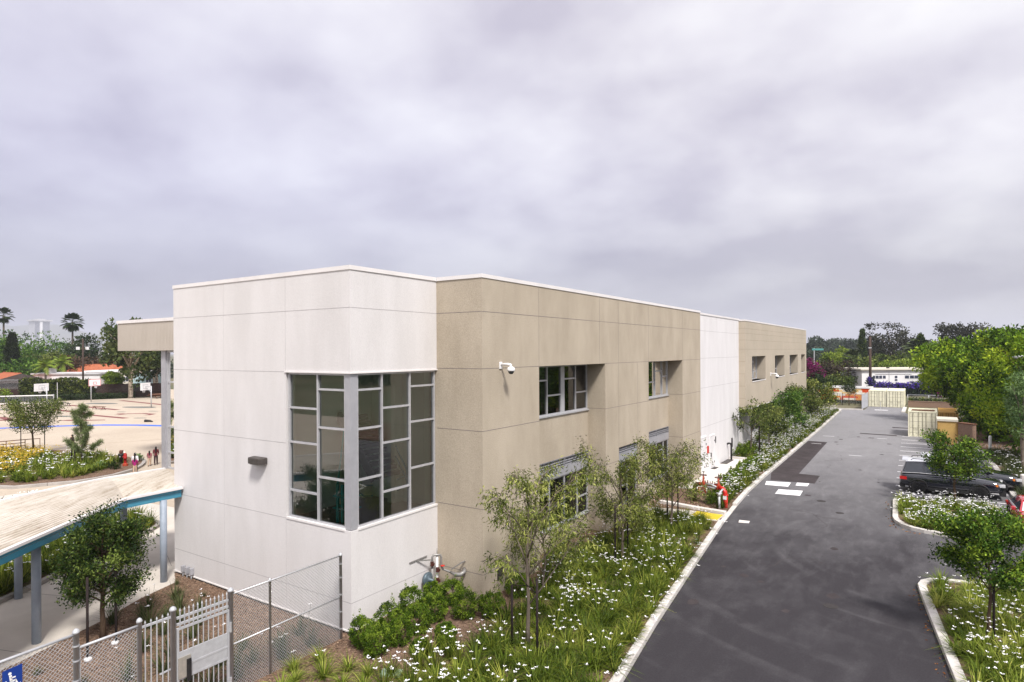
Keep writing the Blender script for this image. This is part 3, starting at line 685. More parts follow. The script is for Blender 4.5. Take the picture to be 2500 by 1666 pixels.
# painted playground markings
def ell(cx, cy, rx, ry, n=28, a=0): return [(cx+rx*math.cos(t)*math.cos(a)-ry*math.sin(t)*math.sin(a), cy+rx*math.cos(t)*math.sin(a)+ry*math.sin(t)*math.cos(a)) for t in [2*PI*i/n for i in range(n)]]
def band(line, wd): 
    P = [Vector(p) for p in line]; l, r = [], []
    for i, p in enumerate(P):
        t = (P[min(i+1,len(P)-1)]-P[max(i-1,0)]).normalized(); nn = Vector((-t.y,t.x)); l.append(tuple(p+nn*wd/2)); r.append(tuple(p-nn*wd/2))
    return [[l[i],l[i+1],r[i+1],r[i]] for i in range(len(P)-1)]
child_sheet('blue_line', band([(-92,24.),(-88.76,27.37),(-85.71,31.5),(-82.0,35.17),(-78,37.4),(-74.67,38.61),(-70,39.5),(-62,40)], 1.15), M_BLUEM, pg, .002)
red = band([(-122,55.4),(-105,54.4),(-98,54.0)], .9) + band([(-118.6,45.9),(-102,45.9)], .9) + band([(-112,41.1),(-104,40.9),(-96.9,40.0),(-87.7,40.5)], .95) + band([(-104.5,32.3),(-98,31.5)], 1.0) + band([(-131,39.5),(-128,41)], .8) + band([(-100.5,29.8),(-97.8,32.4)], 1.5)
red += [[(-92.6,34.2),(-92.2,35.6),(-90.,36.9),(-88.3,38.2),(-87.5,37.9),(-90,35.4)], ell(-95.2,43.2,.5,.5)]
aa = [(-93.6,42.),(-94.2,43.7),(-92.5,45.),(-90.5,45.3),(-89.6,44.)]; red += band(aa, .9)
child_sheet('red_marking', red, M_RED, pg, .000)
child_sheet('grey_marking', [ell(-117.5,50.3,3.3,1.3,28,.3), ell(-104,49.9,3.2,1.2,28,.3), ell(-98,37.3,1.8,.7,20,.3), ell(-98,44.6,.8,.35,16,.3), ell(-117.5,37.3,2.4,.9,24,.3), ell(-86.4,41.6,.9,.4,16,.5), ell(-95,47.6,.9,.35,16,.3)], M_GREYM, pg, .004)
child_sheet('brown_line', band([(-71,22.8),(-67.7,25.1),(-65.1,28.2),(-62.9,32.6),(-60,38)], .09) + band([(-90,29),(-82,24),(-75,20)], .08), M_BROWNM, pg, .003)

# ------------------------------------------------------------------ the school building
sch = thing('school_building', 'large two-storey stucco school building in white and tan blocks with a glazed corner window', 'school building', (-18,22,0))
XA, YA = -14.4, 12.95
def jz(b, x0, x1, y0, y1, zs, mi=1, e=.0025, h=.010):
    for z in zs: b.box(x0-e if x0==x1 else x0, x1+e if x0==x1 else x1, y0-e if y0==y1 else y0, y1+e if y0==y1 else y1, z-h, z+h, mi)
# white corner block
b = MB()
b.box(-24.3,XA,YA,25,.12,3.12)
b.box(-24.3,-17.45,YA,25,3.12,7.87)
b.box(-24.3,XA,YA,25,7.87,11.0)
jz(b,-24.3,XA,YA,YA,(9.86,.96)); jz(b,XA,XA,YA,16.93,(9.86,.96))
jz(b,-24.3,-17.45,YA,YA,(7.88,5.55)); jz(b,-24.3,-17.45,YA,YA,(3.1,))
for x in (-20.95,-17.46): b.box(x-.004,x+.004,YA-.0025,YA,.13,3.1 if x>-18 else 10.98,1)
b.box(-17.466,-17.454,YA-.0025,YA,7.9,10.98,1)
b.build('white_wall', [M_WHITE, M_JOINTW], sch)
b = MB(); b.box(-24.25,XA-.06,YA+.06,YA+.5,-.3,.12); b.box(XA-.5,XA-.05,YA+.5,16.9,-.3,.12); b.build('plinth', mat('brown_plinth', (.10,.065,.05), .9, (.075,.05,.04), 3), sch)
b = MB(); b.box(-24.31,XA+.03,YA-.03,YA+.02,.085,.125); b.box(XA-.02,XA+.03,YA+.02,16.93,.085,.125); b.build('base_screed', M_CAP, sch)
def cap(pts, z0=11.0, z1=11.13, o=.035, mm=M_CAP):
    b = MB(); b.strip(pts, -o, .5, z0, z1); b.build('parapet_cap', mm, sch)
cap([(XA,16.9),(XA,YA),(-24.3,YA),(-24.3,25)][::-1])
b = MB(); b.box(-24.2,-14.5,13.05,25,10.7,10.95); b.box(-20,-12.9,17.05,52.6,10.7,10.9); b.box(-22,-12.9,52.8,83.8,10.6,10.75); b.build('roof', M_ROOF, sch)
# tan block
XB, XR = -12.41, -13.31
b = MB()
def tz(x1, y0, y1, z0, z1): b.box(-14.75,x1,y0,y1,z0,z1)
b.box(-20,-14.75,16.93,41.3,-.3,11.0)
tz(XB,16.93,20.63,-.3,11); tz(XB,26.6,28.1,-.3,11); tz(XB,30.5,32.03,-.3,11); tz(XB,37.66,41.3,-.3,11)
tz(XB,28.1,30.5,-.3,.95); tz(XB,28.1,30.5,3.82,11)
for y0, y1 in ((20.63,26.6),(32.03,37.66)):
    tz(XB,y0,y1,7.93,11); tz(XR,y0,y1,-.3,.95); tz(XR,y0,y1,3.84,5.76); tz(XR,y0,y1,7.9,7.93)
JT = (9.86,7.93,5.82,3.2,1.0)
jz(b,-14.4,XB,16.93,16.93,JT); jz(b,XB,XB,16.93,41.3,(9.86,)); 
for y0, y1 in ((16.93,20.63),(26.6,32.03),(37.66,41.3)): jz(b,XB,XB,y0,y1,(7.93,5.82,1.0) if y0==26.6 else JT[1:])
for y0, y1 in ((26.6,28.1),(30.5,32.03)): jz(b,XB,XB,y0,y1,(3.2,))
for y in (26.6,37.66): jz(b,XR,XB,y,y,(5.82,3.2,1.0))
for y in (20.63,28.1,26.0,32.03,37.66): b.box(XB,XB+.0025,y-.007,y+.007,7.95,10.98,1)
for y in (28.1,30.5): b.box(XB,XB+.0025,y-.006,y+.006,3.84,7.91,1)
b.build('tan_wall', [M_TAN, M_JOINT], sch)
cap([(XB,41.3),(XB,16.93),(XA+.05,16.93)][::-1])
# white recessed block
b = MB(); b.box(-20,-12.7,41.3,52.7,-.3,10.95); jz(b,-12.7,-12.7,41.3,52.7,(9.86,7.98,5.95,3.25))
b.build('white_wall', [M_WHITE2, M_JOINTW], sch)
cap([(-12.7,41.35),(-12.7,52.7)], 10.95, 11.08, .04)
# far tan panel block on a recessed ground floor
XD = -12.2
DW = [(55.1,60.45),(64.75,69.65),(72.66,77.8),(80.1,83.0)]
b = MB(); b.box(-22,-13.4,52.7,83.85,3.7,10.9)
y = 52.7
for y0, y1 in DW: b.box(-13.4,XD,y,y0,3.7,10.9); b.box(-13.4,XD,y0,y1,3.7,5.9); b.box(-13.4,XD,y0,y1,8.0,10.9); y = y1
b.box(-13.4,XD,y,83.85,3.7,10.9)
jz(b,XD,XD,52.7,83.85,(10.3,9.9,9.35,8.6)); jz(b,-12.7,XD,52.7,52.7,(10.3,9.9,9.35,8.6,7.6,6.6,5.6,4.6))
b.build('tan_panel_wall', [M_TANP, mat('panel_joint',(.30,.25,.19),.8,(.27,.22,.17),3)], sch)
b = MB(); b.box(-22,-12.18,52.68,83.87,3.62,3.7); b.build('soffit_edge', M_CAP, sch)
cap([(-12.7,52.7),(XD,52.7),(XD,83.85),(-22,83.85)], 10.9, 11.02, .04)
b = MB(); b.box(-22,-13.4,52.75,83.8,-.3,3.62); b.build('white_wall', M_WHITE2, sch)
# west wing: fascia, glazing
b = MB(); b.box(-53.3,-24.3,24.0,41,8.72,10.86)
for i in range(145): x = -53.2+i*.2; b.box(x-.03,x+.03,23.985,24.0,8.74,10.84,1)
b.build('ribbed_fascia', [mat('ribbed_metal_panel', (.47,.425,.375), .6, (.44,.395,.345), .6), mat('ribbed_metal_shadow', (.42,.375,.33), .6, (.39,.345,.30), .6)], sch)
b = MB(); b.box(-53.36,-24.3,23.94,41,10.86,11.1); b.build('fascia_coping', M_CAP, sch)
b = MB(); b.box(-47.35,-46.75,24.3,24.9,-.1,8.72); b.box(-47.2,-24.4,25.9,41,-.1,8.72); b.build('glazing_post', M_ALUD, sch)
# ---- windows
GL = glassmat('tinted_glass', (.66,.76,.68), 1., 2.25); GLD = glassmat('dark_tinted_glass', (.16,.19,.18))
def window(axis, c, depth, out, cols, zb, zt, fr=.055, thick=None, glass=GL, sill=True, name='window', mull=()):
    """staggered-transom window: axis 'x' lies along X at Y=c, axis 'y' along Y at X=c; cols = [(a0,a1,[transom heights])]"""
    f = MB(); p = MB(); s = out
    def bx(m, a0, a1, z0, z1, d0, d1):
        lo, hi = sorted((c+s*d0, c+s*d1))
        if axis == 'x': m.box(a0,a1,lo,hi,z0,z1)
        else: m.box(lo,hi,a0,a1,z0,z1)
    A0, A1 = cols[0][0], cols[-1][1]
    bx(f,A0,A1,zt-fr,zt,-depth,0); bx(f,A0,A1,zb,zb+fr,-depth,0)
    edges = [A0]+[x[0] for x in cols[1:]]+[A1]
    for i, e in enumerate(edges):
        wd = mull[i] if mull else fr
        if i == 0: a, bb = e, e+wd
        elif i == len(edges)-1: a, bb = e-wd, e
        else: a, bb = e-wd/2, e+wd/2
        bx(f,a,bb,zb+fr,zt-fr,-depth,.002 if 0 < i < len(edges)-1 else 0)
    for a0, a1, tr in cols:
        for z in tr: bx(f,a0+fr*.4,a1-fr*.4,z-fr/2,z+fr/2,-depth+.004,-.004)
    q = c - s*depth*.55
    if axis == 'x': p.face([(A0+.02,q,zb+.02),(A1-.02,q,zb+.02),(A1-.02,q,zt-.02),(A0+.02,q,zt-.02)])
    else: p.face([(q,A0+.02,zb+.02),(q,A1-.02,zb+.02),(q,A1-.02,zt-.02),(q,A0+.02,zt-.02)])
    o = f.build(name, M_ALU, sch); p.build('pane', glass, o)
    if sill:
        k = MB()
        bx(k,A0-.02,A1+.02,zb-.05,zb+.012,-depth,.085); k.build('sill', M_CAP if sill is True else sill, o)
    return o
ZB, ZT = 3.14, 7.86
L1, L2 = [6.72,5.6,4.03], [7.35,6.15,4.59]
w1 = window('x', YA+.06, .12, -1, [(-17.4,-15.97,L1),(-15.97,-14.68,L2)], ZB, ZT, .062, name='corner_window')
w2 = window('y', XA-.06, .12, 1, [(13.26,14.33,L2),(14.33,15.62,L1),(15.62,16.9,L2)], ZB, ZT, .062, name='corner_window')
b = MB(); b.prism([(XA-.03,YA+.03),(XA-.03,13.25),(XA-.25,13.25),(XA-.25,YA+.26),(-14.67,YA+.26),(-14.67,YA+.03)], ZB, ZT); b.box(-14.68,XA-.025,YA+.025,13.26,5.46,5.475); b.build('corner_post', M_ALUD, sch)
b = MB(); b.box(-17.5,XA+.035,YA-.035,YA+.0,7.86,7.90); b.box(XA,XA+.035,YA,16.95,7.86,7.90); b.build('window_head', M_CAP, sch)
# stair hall seen through the corner glass
b = MB(); b.box(-17.44,-14.7,16.6,16.9,3.14,7.86); b.box(-17.445,-17.3,13.2,16.6,3.14,7.86); b.box(-16.1,-15.75,16.2,16.6,3.14,7.86)
b.build('stair_hall_wall', M_INTW, sch)
b = MB(); b.box(-17.4,-14.75,13.2,16.6,3.122,3.135); b.build('stair_hall_floor', M_INTF, sch)
b = MB(); b.box(-17.3,-14.75,13.25,16.6,7.80,7.862); b.build('stair_hall_ceiling', mat('ceiling_grey', (.35,.37,.34), .9, (.31,.33,.30), 2), sch)
b = MB()
for k in range(11): b.box(-17.25+k*.16, -17.08+k*.16, 15.0,16.2, 6.1-k*.19, 6.24-k*.19)
b.bar((-17.3,14.98,6.35),(-15.5,14.98,4.2),.05,.35); b.build('stair_flight', mat('stair_dark', (.09,.10,.10), .6, (.11,.12,.12), 3), sch)
b = MB()
for dz in (0,.36):
    b = MB(); b.tube([(-15.6,16.1,5.2-dz),(-15.1,16.1,4.45-dz),(-14.86,15.9,4.28-dz),(-14.86,15.4,4.22-dz)], .035, 8); b.build('handrail', M_TEAL, sch, smooth=True)
for dz in (0,.34):
    b = MB(); b.tube([(-14.95,13.55,4.55-dz),(-14.95,14.0,4.25-dz),(-14.95,14.35,4.2-dz)], .03, 8); b.build('handrail', M_TEAL, sch, smooth=True)
b = MB()
for x in (-15.5,-15.28,-15.06):
    for y in (13.4,13.75): b.box(x-.045,x+.045,y-.03,y+.03,3.14,4.35)
for z in (3.6,3.98): b.strip([(-15.62,13.32),(-14.95,13.32),(-14.95,13.86),(-15.62,13.86),(-15.62,13.32)], -.02,.02,z-.02,z+.02)
b.bar((-15.5,13.4,4.3),(-17.2,15.2,5.9),.06,.12); b.build('stair_newel', M_TEAL2, sch)
# tan block windows
u1 = window('y', XR-.02, .1, 1, [(20.66,22.82,[7.28]),(22.82,24.17,[6.62]),(24.17,25.4,[7.28]),(25.4,26.57,[6.62])], 5.78, 7.9, .065, glass=GLD, mull=(.065,.065,.065,.36,.065,.065)[:1]+(.065,.33,.065,.065), sill=M_ALU)
u2 = window('y', XR-.02, .1, 1, [(32.06,34.2,[7.3]),(34.2,35.45,[6.67]),(35.45,36.65,[7.3]),(36.65,37.63,[6.95])], 5.78, 7.9, .065, glass=GLD, sill=M_ALU)
def blinds(w, y0, y1, z0, z1):
    b = MB(); z = z0
    while z < z1: b.bar((XR-.24,y0,z),(XR-.24,y1,z),.05,.006, up=(.5,0,.87)); z += .06
    b.build('blind', M_BLIND, w)
blinds(u1, 20.8, 26.5, 5.84, 7.84); blinds(u2, 32.2, 34.1, 5.84, 7.84)
GLB = glassmat('black_glass', (.05,.055,.06), .55)
def low_window(y0, y1, X, cols, split=None):
    o = window('y', X-.02, .1, 1, cols, .97, 3.06, .06, glass=GLB, sill=M_ALU, name='ground_window')
    b = MB(); b.box(X-.12,X+.02,y0+.02,y1-.02,3.06,3.44); b.build('metal_panel', M_ALUD, o)
    b = MB(); b.box(X-.2,X-.15,y0+.02,y1-.02,3.44,3.83)
    for k in range(4): z = 3.48+k*.1; b.bar((X-.05,y0+.04,z),(X-.05,y1-.04,z),.09,.014, up=(.6,0,.8))
    for y in [y0+.02, y1-.06]+([split] if split else []): b.box(X-.13,X+.015,y,y+.05,3.44,3.82)
    b.box(X-.14,X+.018,y0+.02,y1-.02,3.80,3.838); b.build('louver', M_LOUV, o)
low_window(20.63,26.6,XR,[(20.66,22.98,[2.47]),(22.98,24.3,[1.8]),(24.3,25.53,[2.47]),(25.53,26.57,[1.8])],24.25)
low_window(28.1,30.5,XB-.06,[(28.13,29.32,[1.85]),(29.32,30.47,[2.53])])
low_window(32.03,37.66,XR,[(32.06,34.2,[2.53]),(34.2,35.63,[1.84]),(35.63,36.8,[2.53]),(36.8,37.63,[1.84])],35.6)
# far block windows: deep openings with pale sills
for i, (y0, y1) in enumerate(DW):
    m = (y0+y1)/2
    o = window('y', -12.95, .1, 1, [(y0,y0+(y1-y0)*.55,[6.6]),(y0+(y1-y0)*.55,y0+(y1-y0)*.74,[7.45]),(y0+(y1-y0)*.74,y1,[6.6])], 5.9, 8.0, .09, glass=GLD, sill=False)
    k = MB(); k.box(-12.93,XD+.03,y0-.02,y1+.02,5.82,5.9); k.build('sill', M_CAP, o)
for y0, y1 in ((59.5,67.4),(76.4,82)):
    window('y', -13.36, .06, 1, [(y0+(y1-y0)*k/4, y0+(y1-y0)*(k+1)/4, []) for k in range(4)], 1.0, 3.1, .1, glass=GLB, name='ground_window', sill=False)
# wing glazing
window('x', 24.42, .12, -1, [(-46.75+2.3*k,-46.75+2.3*(k+1),[1.2,3.1,6.4]) for k in range(9)], 0., 8.7, .12, glass=GLD, name='wing_glazing', sill=False)
b = MB(); b.box(-46.7,-25,24.6,24.7,6.5,8.7); b.build('wing_blind', mat('brown_blind', (.12,.05,.035), .8, (.09,.04,.03), 2), sch)
# doors and small plates on the white block
def door(y0, y1, zt):
    b = MB(); b.box(-12.7,-12.655,y0,y1,.17,zt); o = b.build('door', M_WHITE2, sch, bevel=.01)
    f = MB()
    for a, c, z0, z1 in ((y0-.08,y0,.17,zt+.08),(y1,y1+.08,.17,zt+.08),(y0,y1,zt,zt+.08)): f.box(-12.7,-12.63,a,c,z0,z1)
    f.build('frame', M_HOUSEW, o)
    h = MB(); h.box(-12.655,-12.6,y0+.12,y0+.2,1.02,1.30); h.build('handle', M_BLACK, o)
    for z in (.5,2.): h = MB(); h.box(-12.655,-12.62,y1-.06,y1-.02,z,z+.12); h.build('hinge', M_BLACK, o)
door(41.75,43.35,2.55); door(44.3,45.4,2.45)
# ------------------------------------------------------------------ fixtures on the building
lab = lambda o, l, c, g=None: tag(o, l, c, g)
def dome_camera(name, label, p, n, s=1.):
    """p on the wall, n outward"""
    x, y, z = p; t = thing(name, label, 'security camera', p, 'security cameras on the walls')
    b = MB(); b.box(x, x+.06*s, y-.11*s, y+.11*s, z-.17*s, z+.17*s); b.build('wall_plate', M_WPAINT, t, bevel=.012)
    b = MB(); b.tube([(x+.05,y,z+.05*s),(x+.45*s,y+.02,z+.06*s),(x+.58*s,y+.03,z+.03*s),(x+.60*s,y+.03,z-.06*s)], .065*s, 10); b.build('arm', M_WPAINT, t, smooth=True)
    b = MB(); b.lathe([(.06*s,-.05*s),(.17*s,-.1*s),(.19*s,-.2*s),(.19*s,-.27*s)], (x+.60*s,y+.03,z), 16); b.build('housing', M_WPAINT, t, smooth=True)
    b = MB(); b.lathe([(.15*s,-.27*s),(.14*s,-.33*s),(.09*s,-.40*s),(.02*s,-.42*s)], (x+.60*s,y+.03,z), 16); b.build('dome', M_CARGL, t, smooth=True)
dome_camera('security_camera', 'white dome security camera on a bracket high on the near tan wall', (-12.41,18.0,8.02), 1, .72)
dome_camera('security_camera', 'small white security camera on the far tan block beside its second window', (-12.2,62.6,6.25), 1, .95)
t = thing('wall_lamp', 'dark bronze wedge-shaped wall lamp on the white end wall', 'wall lamp', (-18.8,12.95,4.85))
b = MB(); b.prism([(-19.13,12.95),(-18.43,12.95),(-18.43,12.80),(-18.50,12.62),(-19.06,12.62),(-19.13,12.80)], 4.78, 4.99); o = b.build('housing', M_LAMP, t, bevel=.03)
b = MB(); b.box(-19.03,-18.53,12.68,12.9,4.745,4.782); b.build('lens', mat('lamp_lens', (.25,.25,.23), .3, (.2,.2,.19), 5), t)
t = thing('electrical_box', 'first of three grey conduit boxes low on the white wall, farthest from the gate', 'electrical box', (-23.55,12.9,0), 'conduit boxes at the wall foot')
b = MB(); b.box(-23.605,-23.495,12.80,12.94,.20,.44); b.build('box', M_ALUD, t, bevel=.008)
b = MB(); b.tube([(-23.55,12.86,-.05),(-23.55,12.86,.21)], .02, 8); b.build('conduit', M_GALVW, t, smooth=True)
dup(t, (-23.27,12.9,0), label='middle one of three grey conduit boxes low on the white wall')
dup(t, (-22.98,12.9,0), label='third of three grey conduit boxes low on the white wall, nearest the gate')
# gas meter set in the inner corner
t = thing('gas_meter_set', 'grey gas regulator and looping pipes in the corner of the white and tan walls', 'gas meter', (-14.38,16.93,0)); gas = t
b = MB(); b.tube([(-14.05,16.1,1.5),(-14.05,16.1,2.02),(-14.02,16.16,2.12),(-13.9,16.3,2.12),(-13.8,16.42,2.1),(-13.78,16.45,2.0),(-13.78,16.45,1.6),(-13.72,16.5,1.42),(-13.3,16.55,1.34)], .055, 9); b.build('pipe', M_PLUMB, t, smooth=True)
b = MB(); b.tube([(-13.3,16.55,1.34),(-12.95,16.55,1.28),(-12.7,16.6,1.32),(-12.62,16.75,1.42),(-12.75,16.93,1.48)], [.06,.10,.105,.10,.1], 10); b.build('large_elbow', M_PLUMB, t, smooth=True)
b = MB(); b.bar((-13.2,16.5,1.5),(-12.72,16.62,1.85),.07,.05); b.bar((-12.72,16.62,1.85),(-12.72,16.93,1.85),.07,.05); b.build('strut_bracket', M_PLUMB, t)
b = MB(); b.box(-14.40,-14.36,14.9,16.1,2.0,2.06); b.bar((-14.38,15.4,2.0),(-14.05,16.05,1.92),.05,.05); b.build('strut_bracket', M_PLUMB, t)
b = MB(); b.tube([(-13.95,16.35,.05),(-13.95,16.35,2.05)], .06, 9); b.build('riser', M_WPAINT, t, smooth=True)
b = MB(); b.tube([(-13.95,16.35,2.05),(-13.95,16.35,2.42)], .02, 6); b.build('vent_rod', M_PLUMB, t, smooth=True)
b = MB(); b.tube([(-14.05,16.1,.3),(-14.05,16.1,1.6)], .05, 8); b.build('riser', M_PLUMB, t, smooth=True)
b = MB(); b.lathe([(.05,-.16),(.30,-.12),(.33,-.05),(.33,.03),(.27,.06),(.10,.10),(.06,.34),(.01,.36)], (-14.08,15.85,1.05), 20, 'x'); b.build('regulator', M_REG, t, smooth=True)
for (x,y,z) in ((-13.86,16.28,1.42),(-13.86,16.28,.92),(-14.05,16.1,1.72),(-13.98,16.12,.45)):
    b = MB(); b.lathe([(.03,-.12),(.09,-.1),(.075,0),(.09,.1),(.03,.12)], (x,y,z), 10); b.tube([(x,y,z),(x+.14,y-.05,z)], .035, 6); b.box(x+.1,x+.13,y-.1,y+.04,z-.06,z+.06); b.build('valve', M_RUST, t, smooth=False)
b = MB(); b.lathe([(.10,-.01),(.11,.02),(.03,.03)], (-13.62,16.36,1.63), 14); b.build('gauge', M_REDP, t, smooth=True)
b = MB(); b.box(-12.41,-12.385,17.75,18.08,.56,.95); o = b.build('wall_vent', M_BLACK); lab(o, 'small square black vent plate low on the tan wall', 'wall vent')
k = MB(); 
for i in range(7): k.bar((-12.375,17.78,.60+i*.05),(-12.375,18.05,.60+i*.05),.03,.008,up=(.6,0,.8))
k.build('vent_slat', M_LAMP, o)
gas.scale = (.72,.72,.72)
# small things on the white block
b = MB(); b.box(-12.70,-12.62,41.7,42.05,2.78,3.02); lab(b.build('alarm_box', mat('alarm_dark_red',(.22,.01,.015),.4,(.18,.01,.012),6), bevel=.01), 'small dark red alarm box above the first white door', 'alarm box')
b = MB(); b.box(-12.70,-12.63,43.72,43.95,1.35,1.85); lab(b.build('fire_sign', M_REDP), 'narrow red plate on the white wall between the two doors', 'sign')
b = MB(); b.box(-12.70,-12.65,45.55,45.8,1.85,2.3); lab(b.build('card_reader', M_BLACK), 'small black panel on the white wall right of the second door', 'panel')
b = MB(); b.tube([(-12.7,48.9,1.35),(-12.55,48.95,1.42),(-12.45,49.05,1.38),(-12.42,49.1,1.2),(-12.42,49.1,.1)], .07, 8); lab(b.build('vent_pipe', M_BLACK, smooth=True), 'black hooked vent pipe in front of the white wall by the pad', 'pipe')
b = MB(); b.box(-12.7,-12.62,50.2,50.35,.95,1.65); lab(b.build('wall_box', M_BLACK), 'thin black box low on the white wall behind the shrubs', 'wall box')
b = MB(); b.box(-12.68,-12.2,46.9,49.0,.162,.185); lab(b.build('door_mat', M_LAMP), 'long dark mat at the far end of the concrete pad', 'mat')
b = MB(); b.box(-12.68,-12.35,44.4,45.4,.162,.18); lab(b.build('door_mat', M_LAMP), 'short dark mat in front of the second white door', 'mat')

# ------------------------------------------------------------------ covered walk
def deck_mat():
    m = bpy.data.materials.new('weathered_deck'); N, L, B = nt(m)
    tc = N.new('ShaderNodeTexCoord'); mp = N.new('ShaderNodeMapping'); mp.inputs['Rotation'].default_value = (0,0,math.radians(52)); L.new(tc.outputs['Object'], mp.inputs['Vector'])
    def ns(sc_, det, st):
        q = N.new('ShaderNodeMapping'); q.inputs['Scale'].default_value = st; L.new(mp.outputs[0], q.inputs['Vector'])
        n = N.new('ShaderNodeTexNoise'); n.inputs['Scale'].default_value = sc_; n.inputs['Detail'].default_value = det; n.inputs['Roughness'].default_value = .65; L.new(q.outputs[0], n.inputs['Vector']); return n.outputs['Fac']
    def ramp(x, cols):
        r = N.new('ShaderNodeValToRGB'); e = r.color_ramp.elements
        e[0].position, e[0].color = cols[0][0], (*cols[0][1],1); e[1].position, e[1].color = cols[-1][0], (*cols[-1][1],1)
        for p, c in cols[1:-1]: k = e.new(p); k.color = (*c,1)
        L.new(x, r.inputs[0]); return r.outputs[0]
    a = ramp(ns(2.2, 9, (.35,3.2,1)), [(.26,(.27,.23,.185)),(.37,(.43,.385,.33)),(.50,(.545,.51,.465)),(.70,(.60,.575,.545))])
    b = ramp(ns(.5, 4, (1,1,1)), [(.35,(.84,.80,.74)),(.65,(1.08,1.06,1.04))])
    v = N.new('ShaderNodeVectorMath'); v.operation = 'MULTIPLY'; L.new(a, v.inputs[0]); L.new(b, v.inputs[1]); L.new(v.outputs[0], B.inputs['Base Color'])
    B.inputs['Roughness'].default_value = .8; B.inputs['Specular IOR Level'].default_value = .15
    return m
M_DECK = deck_mat()
CN = [(-23.68,12.9),(-23.57,10.81),(-21.53,8.11),(-19.96,6.14),(-16.4,1.9),(-10.5,-4.),(-4,-9)]
CK = [(-27.86,14.45),(-27.78,12.11),(-27.35,10.3),(-26.4,7.6),(-22.6,2.2),(-16.,-4.6),(-8,-11)]
t = thing('walkway_canopy', 'curving covered walk with weathered ribbed roof, teal edge beam and round blue-grey columns', 'canopy', (-22,7,0))
b = MB(); nr = 30
def lerp2(a, c, f): return (a[0]+(c[0]-a[0])*f, a[1]+(c[1]-a[1])*f)
def rz(f): return 3.33 + .32*math.sin(PI*f)*.5 + .06*f
fs = []
for k in range(nr):
    for d, h in ((0,0),(.45,0),(.55,.035),(.9,.035)): fs.append(((k+d)/nr, h))
fs.append((1.,0))
rows = [[(*lerp2(CN[i],CK[i],f), rz(f)+h) for f, h in fs] for i in range(len(CN))]
for i in range(len(CN)-1):
    for k in range(len(fs)-1): b.face([rows[i][k], rows[i+1][k], rows[i+1][k+1], rows[i][k+1]])
    b.face([(*CN[i],3.22),(*CK[i],3.25),(*CK[i+1],3.25),(*CN[i+1],3.22)])
b.build('roof_deck', M_DECK, t)
b = MB(); b.strip(CN, -.02, .10, 3.34, 3.42); b.strip([(x,y) for x,y in CK], -.1, .04, 3.38, 3.48); b.build('edge_flashing', M_CAP, t)
for nm, ln, o0, o1 in (('edge_beam', CN, -.09, -.02), ('edge_beam', CK, .04, .10)):
    b = MB(); b.strip(ln, o0, o1, 3.05, 3.34 if ln is CN else 3.40); b.strip(ln, o0-.04 if o0<0 else o0, o1 if o0<0 else o1+.04, 3.03, 3.06); b.build(nm, M_TEAL, t)
b = MB()
for i in range(len(CN)-1):
    for f in (0.,.5):
        p, q = lerp2(CN[i],CN[i+1],f), lerp2(CK[i],CK[i+1],f); p2 = lerp2(p,q,.03); q2 = lerp2(p,q,.97); b.bar((*p2,3.1),(*q2,3.14),.1,.2)
b.build('cross_beam', M_TEAL, t)
for x, y in ((-23.70,12.22),(-21.85,7.58),(-26.38,8.63),(-27.15,12.42),(-17.3,2.6),(-22.1,2.5),(-26.95,11.1),(-14.2,-.8),(-18.6,-1.2)):
    b = MB(); b.lathe([(.12,-.05),(.12,3.05)], (x,y,0), 16); b.build('column', M_BLUEGREY, t, smooth=False)
for o in t.children:
    if o.name.startswith('column'):
        o.data.polygons.foreach_set('use_smooth', [len(p.vertices)==4 for p in o.data.polygons])

# ------------------------------------------------------------------ chain-link fence and gate
FX = -14.35
def fpost(t, y, z1, r=.045, nm='post', z0=-.1, x=FX):
    b = MB(); b.lathe([(r,z0),(r,z1-.05),(r*1.25,z1-.05),(r*1.25,z1-.02),(r*.9,z1+.02),(r*.3,z1+.045)], (x,y,0), 14); return b.build(nm, M_GALV if z1 < 2.64 else M_GALVW, t, smooth=True)
def link_mesh(t, y0, y1, z0a, z1a, z0b=None, z1b=None, p=.085, w=.0065, m=None):
    """diamond wire between two posts; heights may step from one post to the other"""
    b = MB(); H = z1a-z0a; Wd = y1-y0; s = p*1.0
    n = int((Wd+H)/s)+1
    for k in range(n):
        for sg in (1,-1):
            c = k*s
            u0 = max(0, c-H); u1 = min(Wd, c)
            if u1-u0 < .01: continue
            q0, q1 = (u0, c-u0), (u1, c-u1)
            if sg < 0: q0, q1 = (q0[0], H-q0[1]), (q1[0], H-q1[1])
            b.bar((FX+sg*.003, y0+q0[0], z0a+q0[1]), (FX+sg*.003, y0+q1[0], z0a+q1[1]), w, w)
    k = y0
    while k < y1: b.bar((FX,k,z1a-.01),(FX+.01,k+.012,z1a+.045),w,w); k += s
    b.build('wire_mesh', m or M_GALV, t)
def frail(t, y0, y1, z0, z1, r=.024, m=None):
    b = MB(); b.tube([(FX,y0,z0),(FX,y1,z1)], r, 8); b.build('rail', m or M_GALV, t, smooth=True)
t = thing('chain_link_fence', 'tall bare-wire chain-link fence running from the gate to the white wall corner', 'fence', (FX,10.8,0))
fpost(t, 12.5, 2.58, .045); fpost(t, 10.13, 2.56, .032)
frail(t, 9.08, 12.5, 2.53, 2.54, .02); frail(t, 9.08, 12.46, 1.28, 1.33, .022)
link_mesh(t, 9.1, 10.1, .03, 2.54); link_mesh(t, 10.16, 12.46, .03, 2.54)
b = MB()
for y in (9.02,12.5):
    for z in (.4,.9,1.4,1.9,2.3): b.lathe([(.052,-.012),(.052,.012)], (FX,y,z), 12)
b.build('tension_band', M_GALV, t)
t = thing('metal_gate', 'pale metal gate with spear-topped pickets, solid middle panel and lock box', 'gate', (FX,8.3,0))
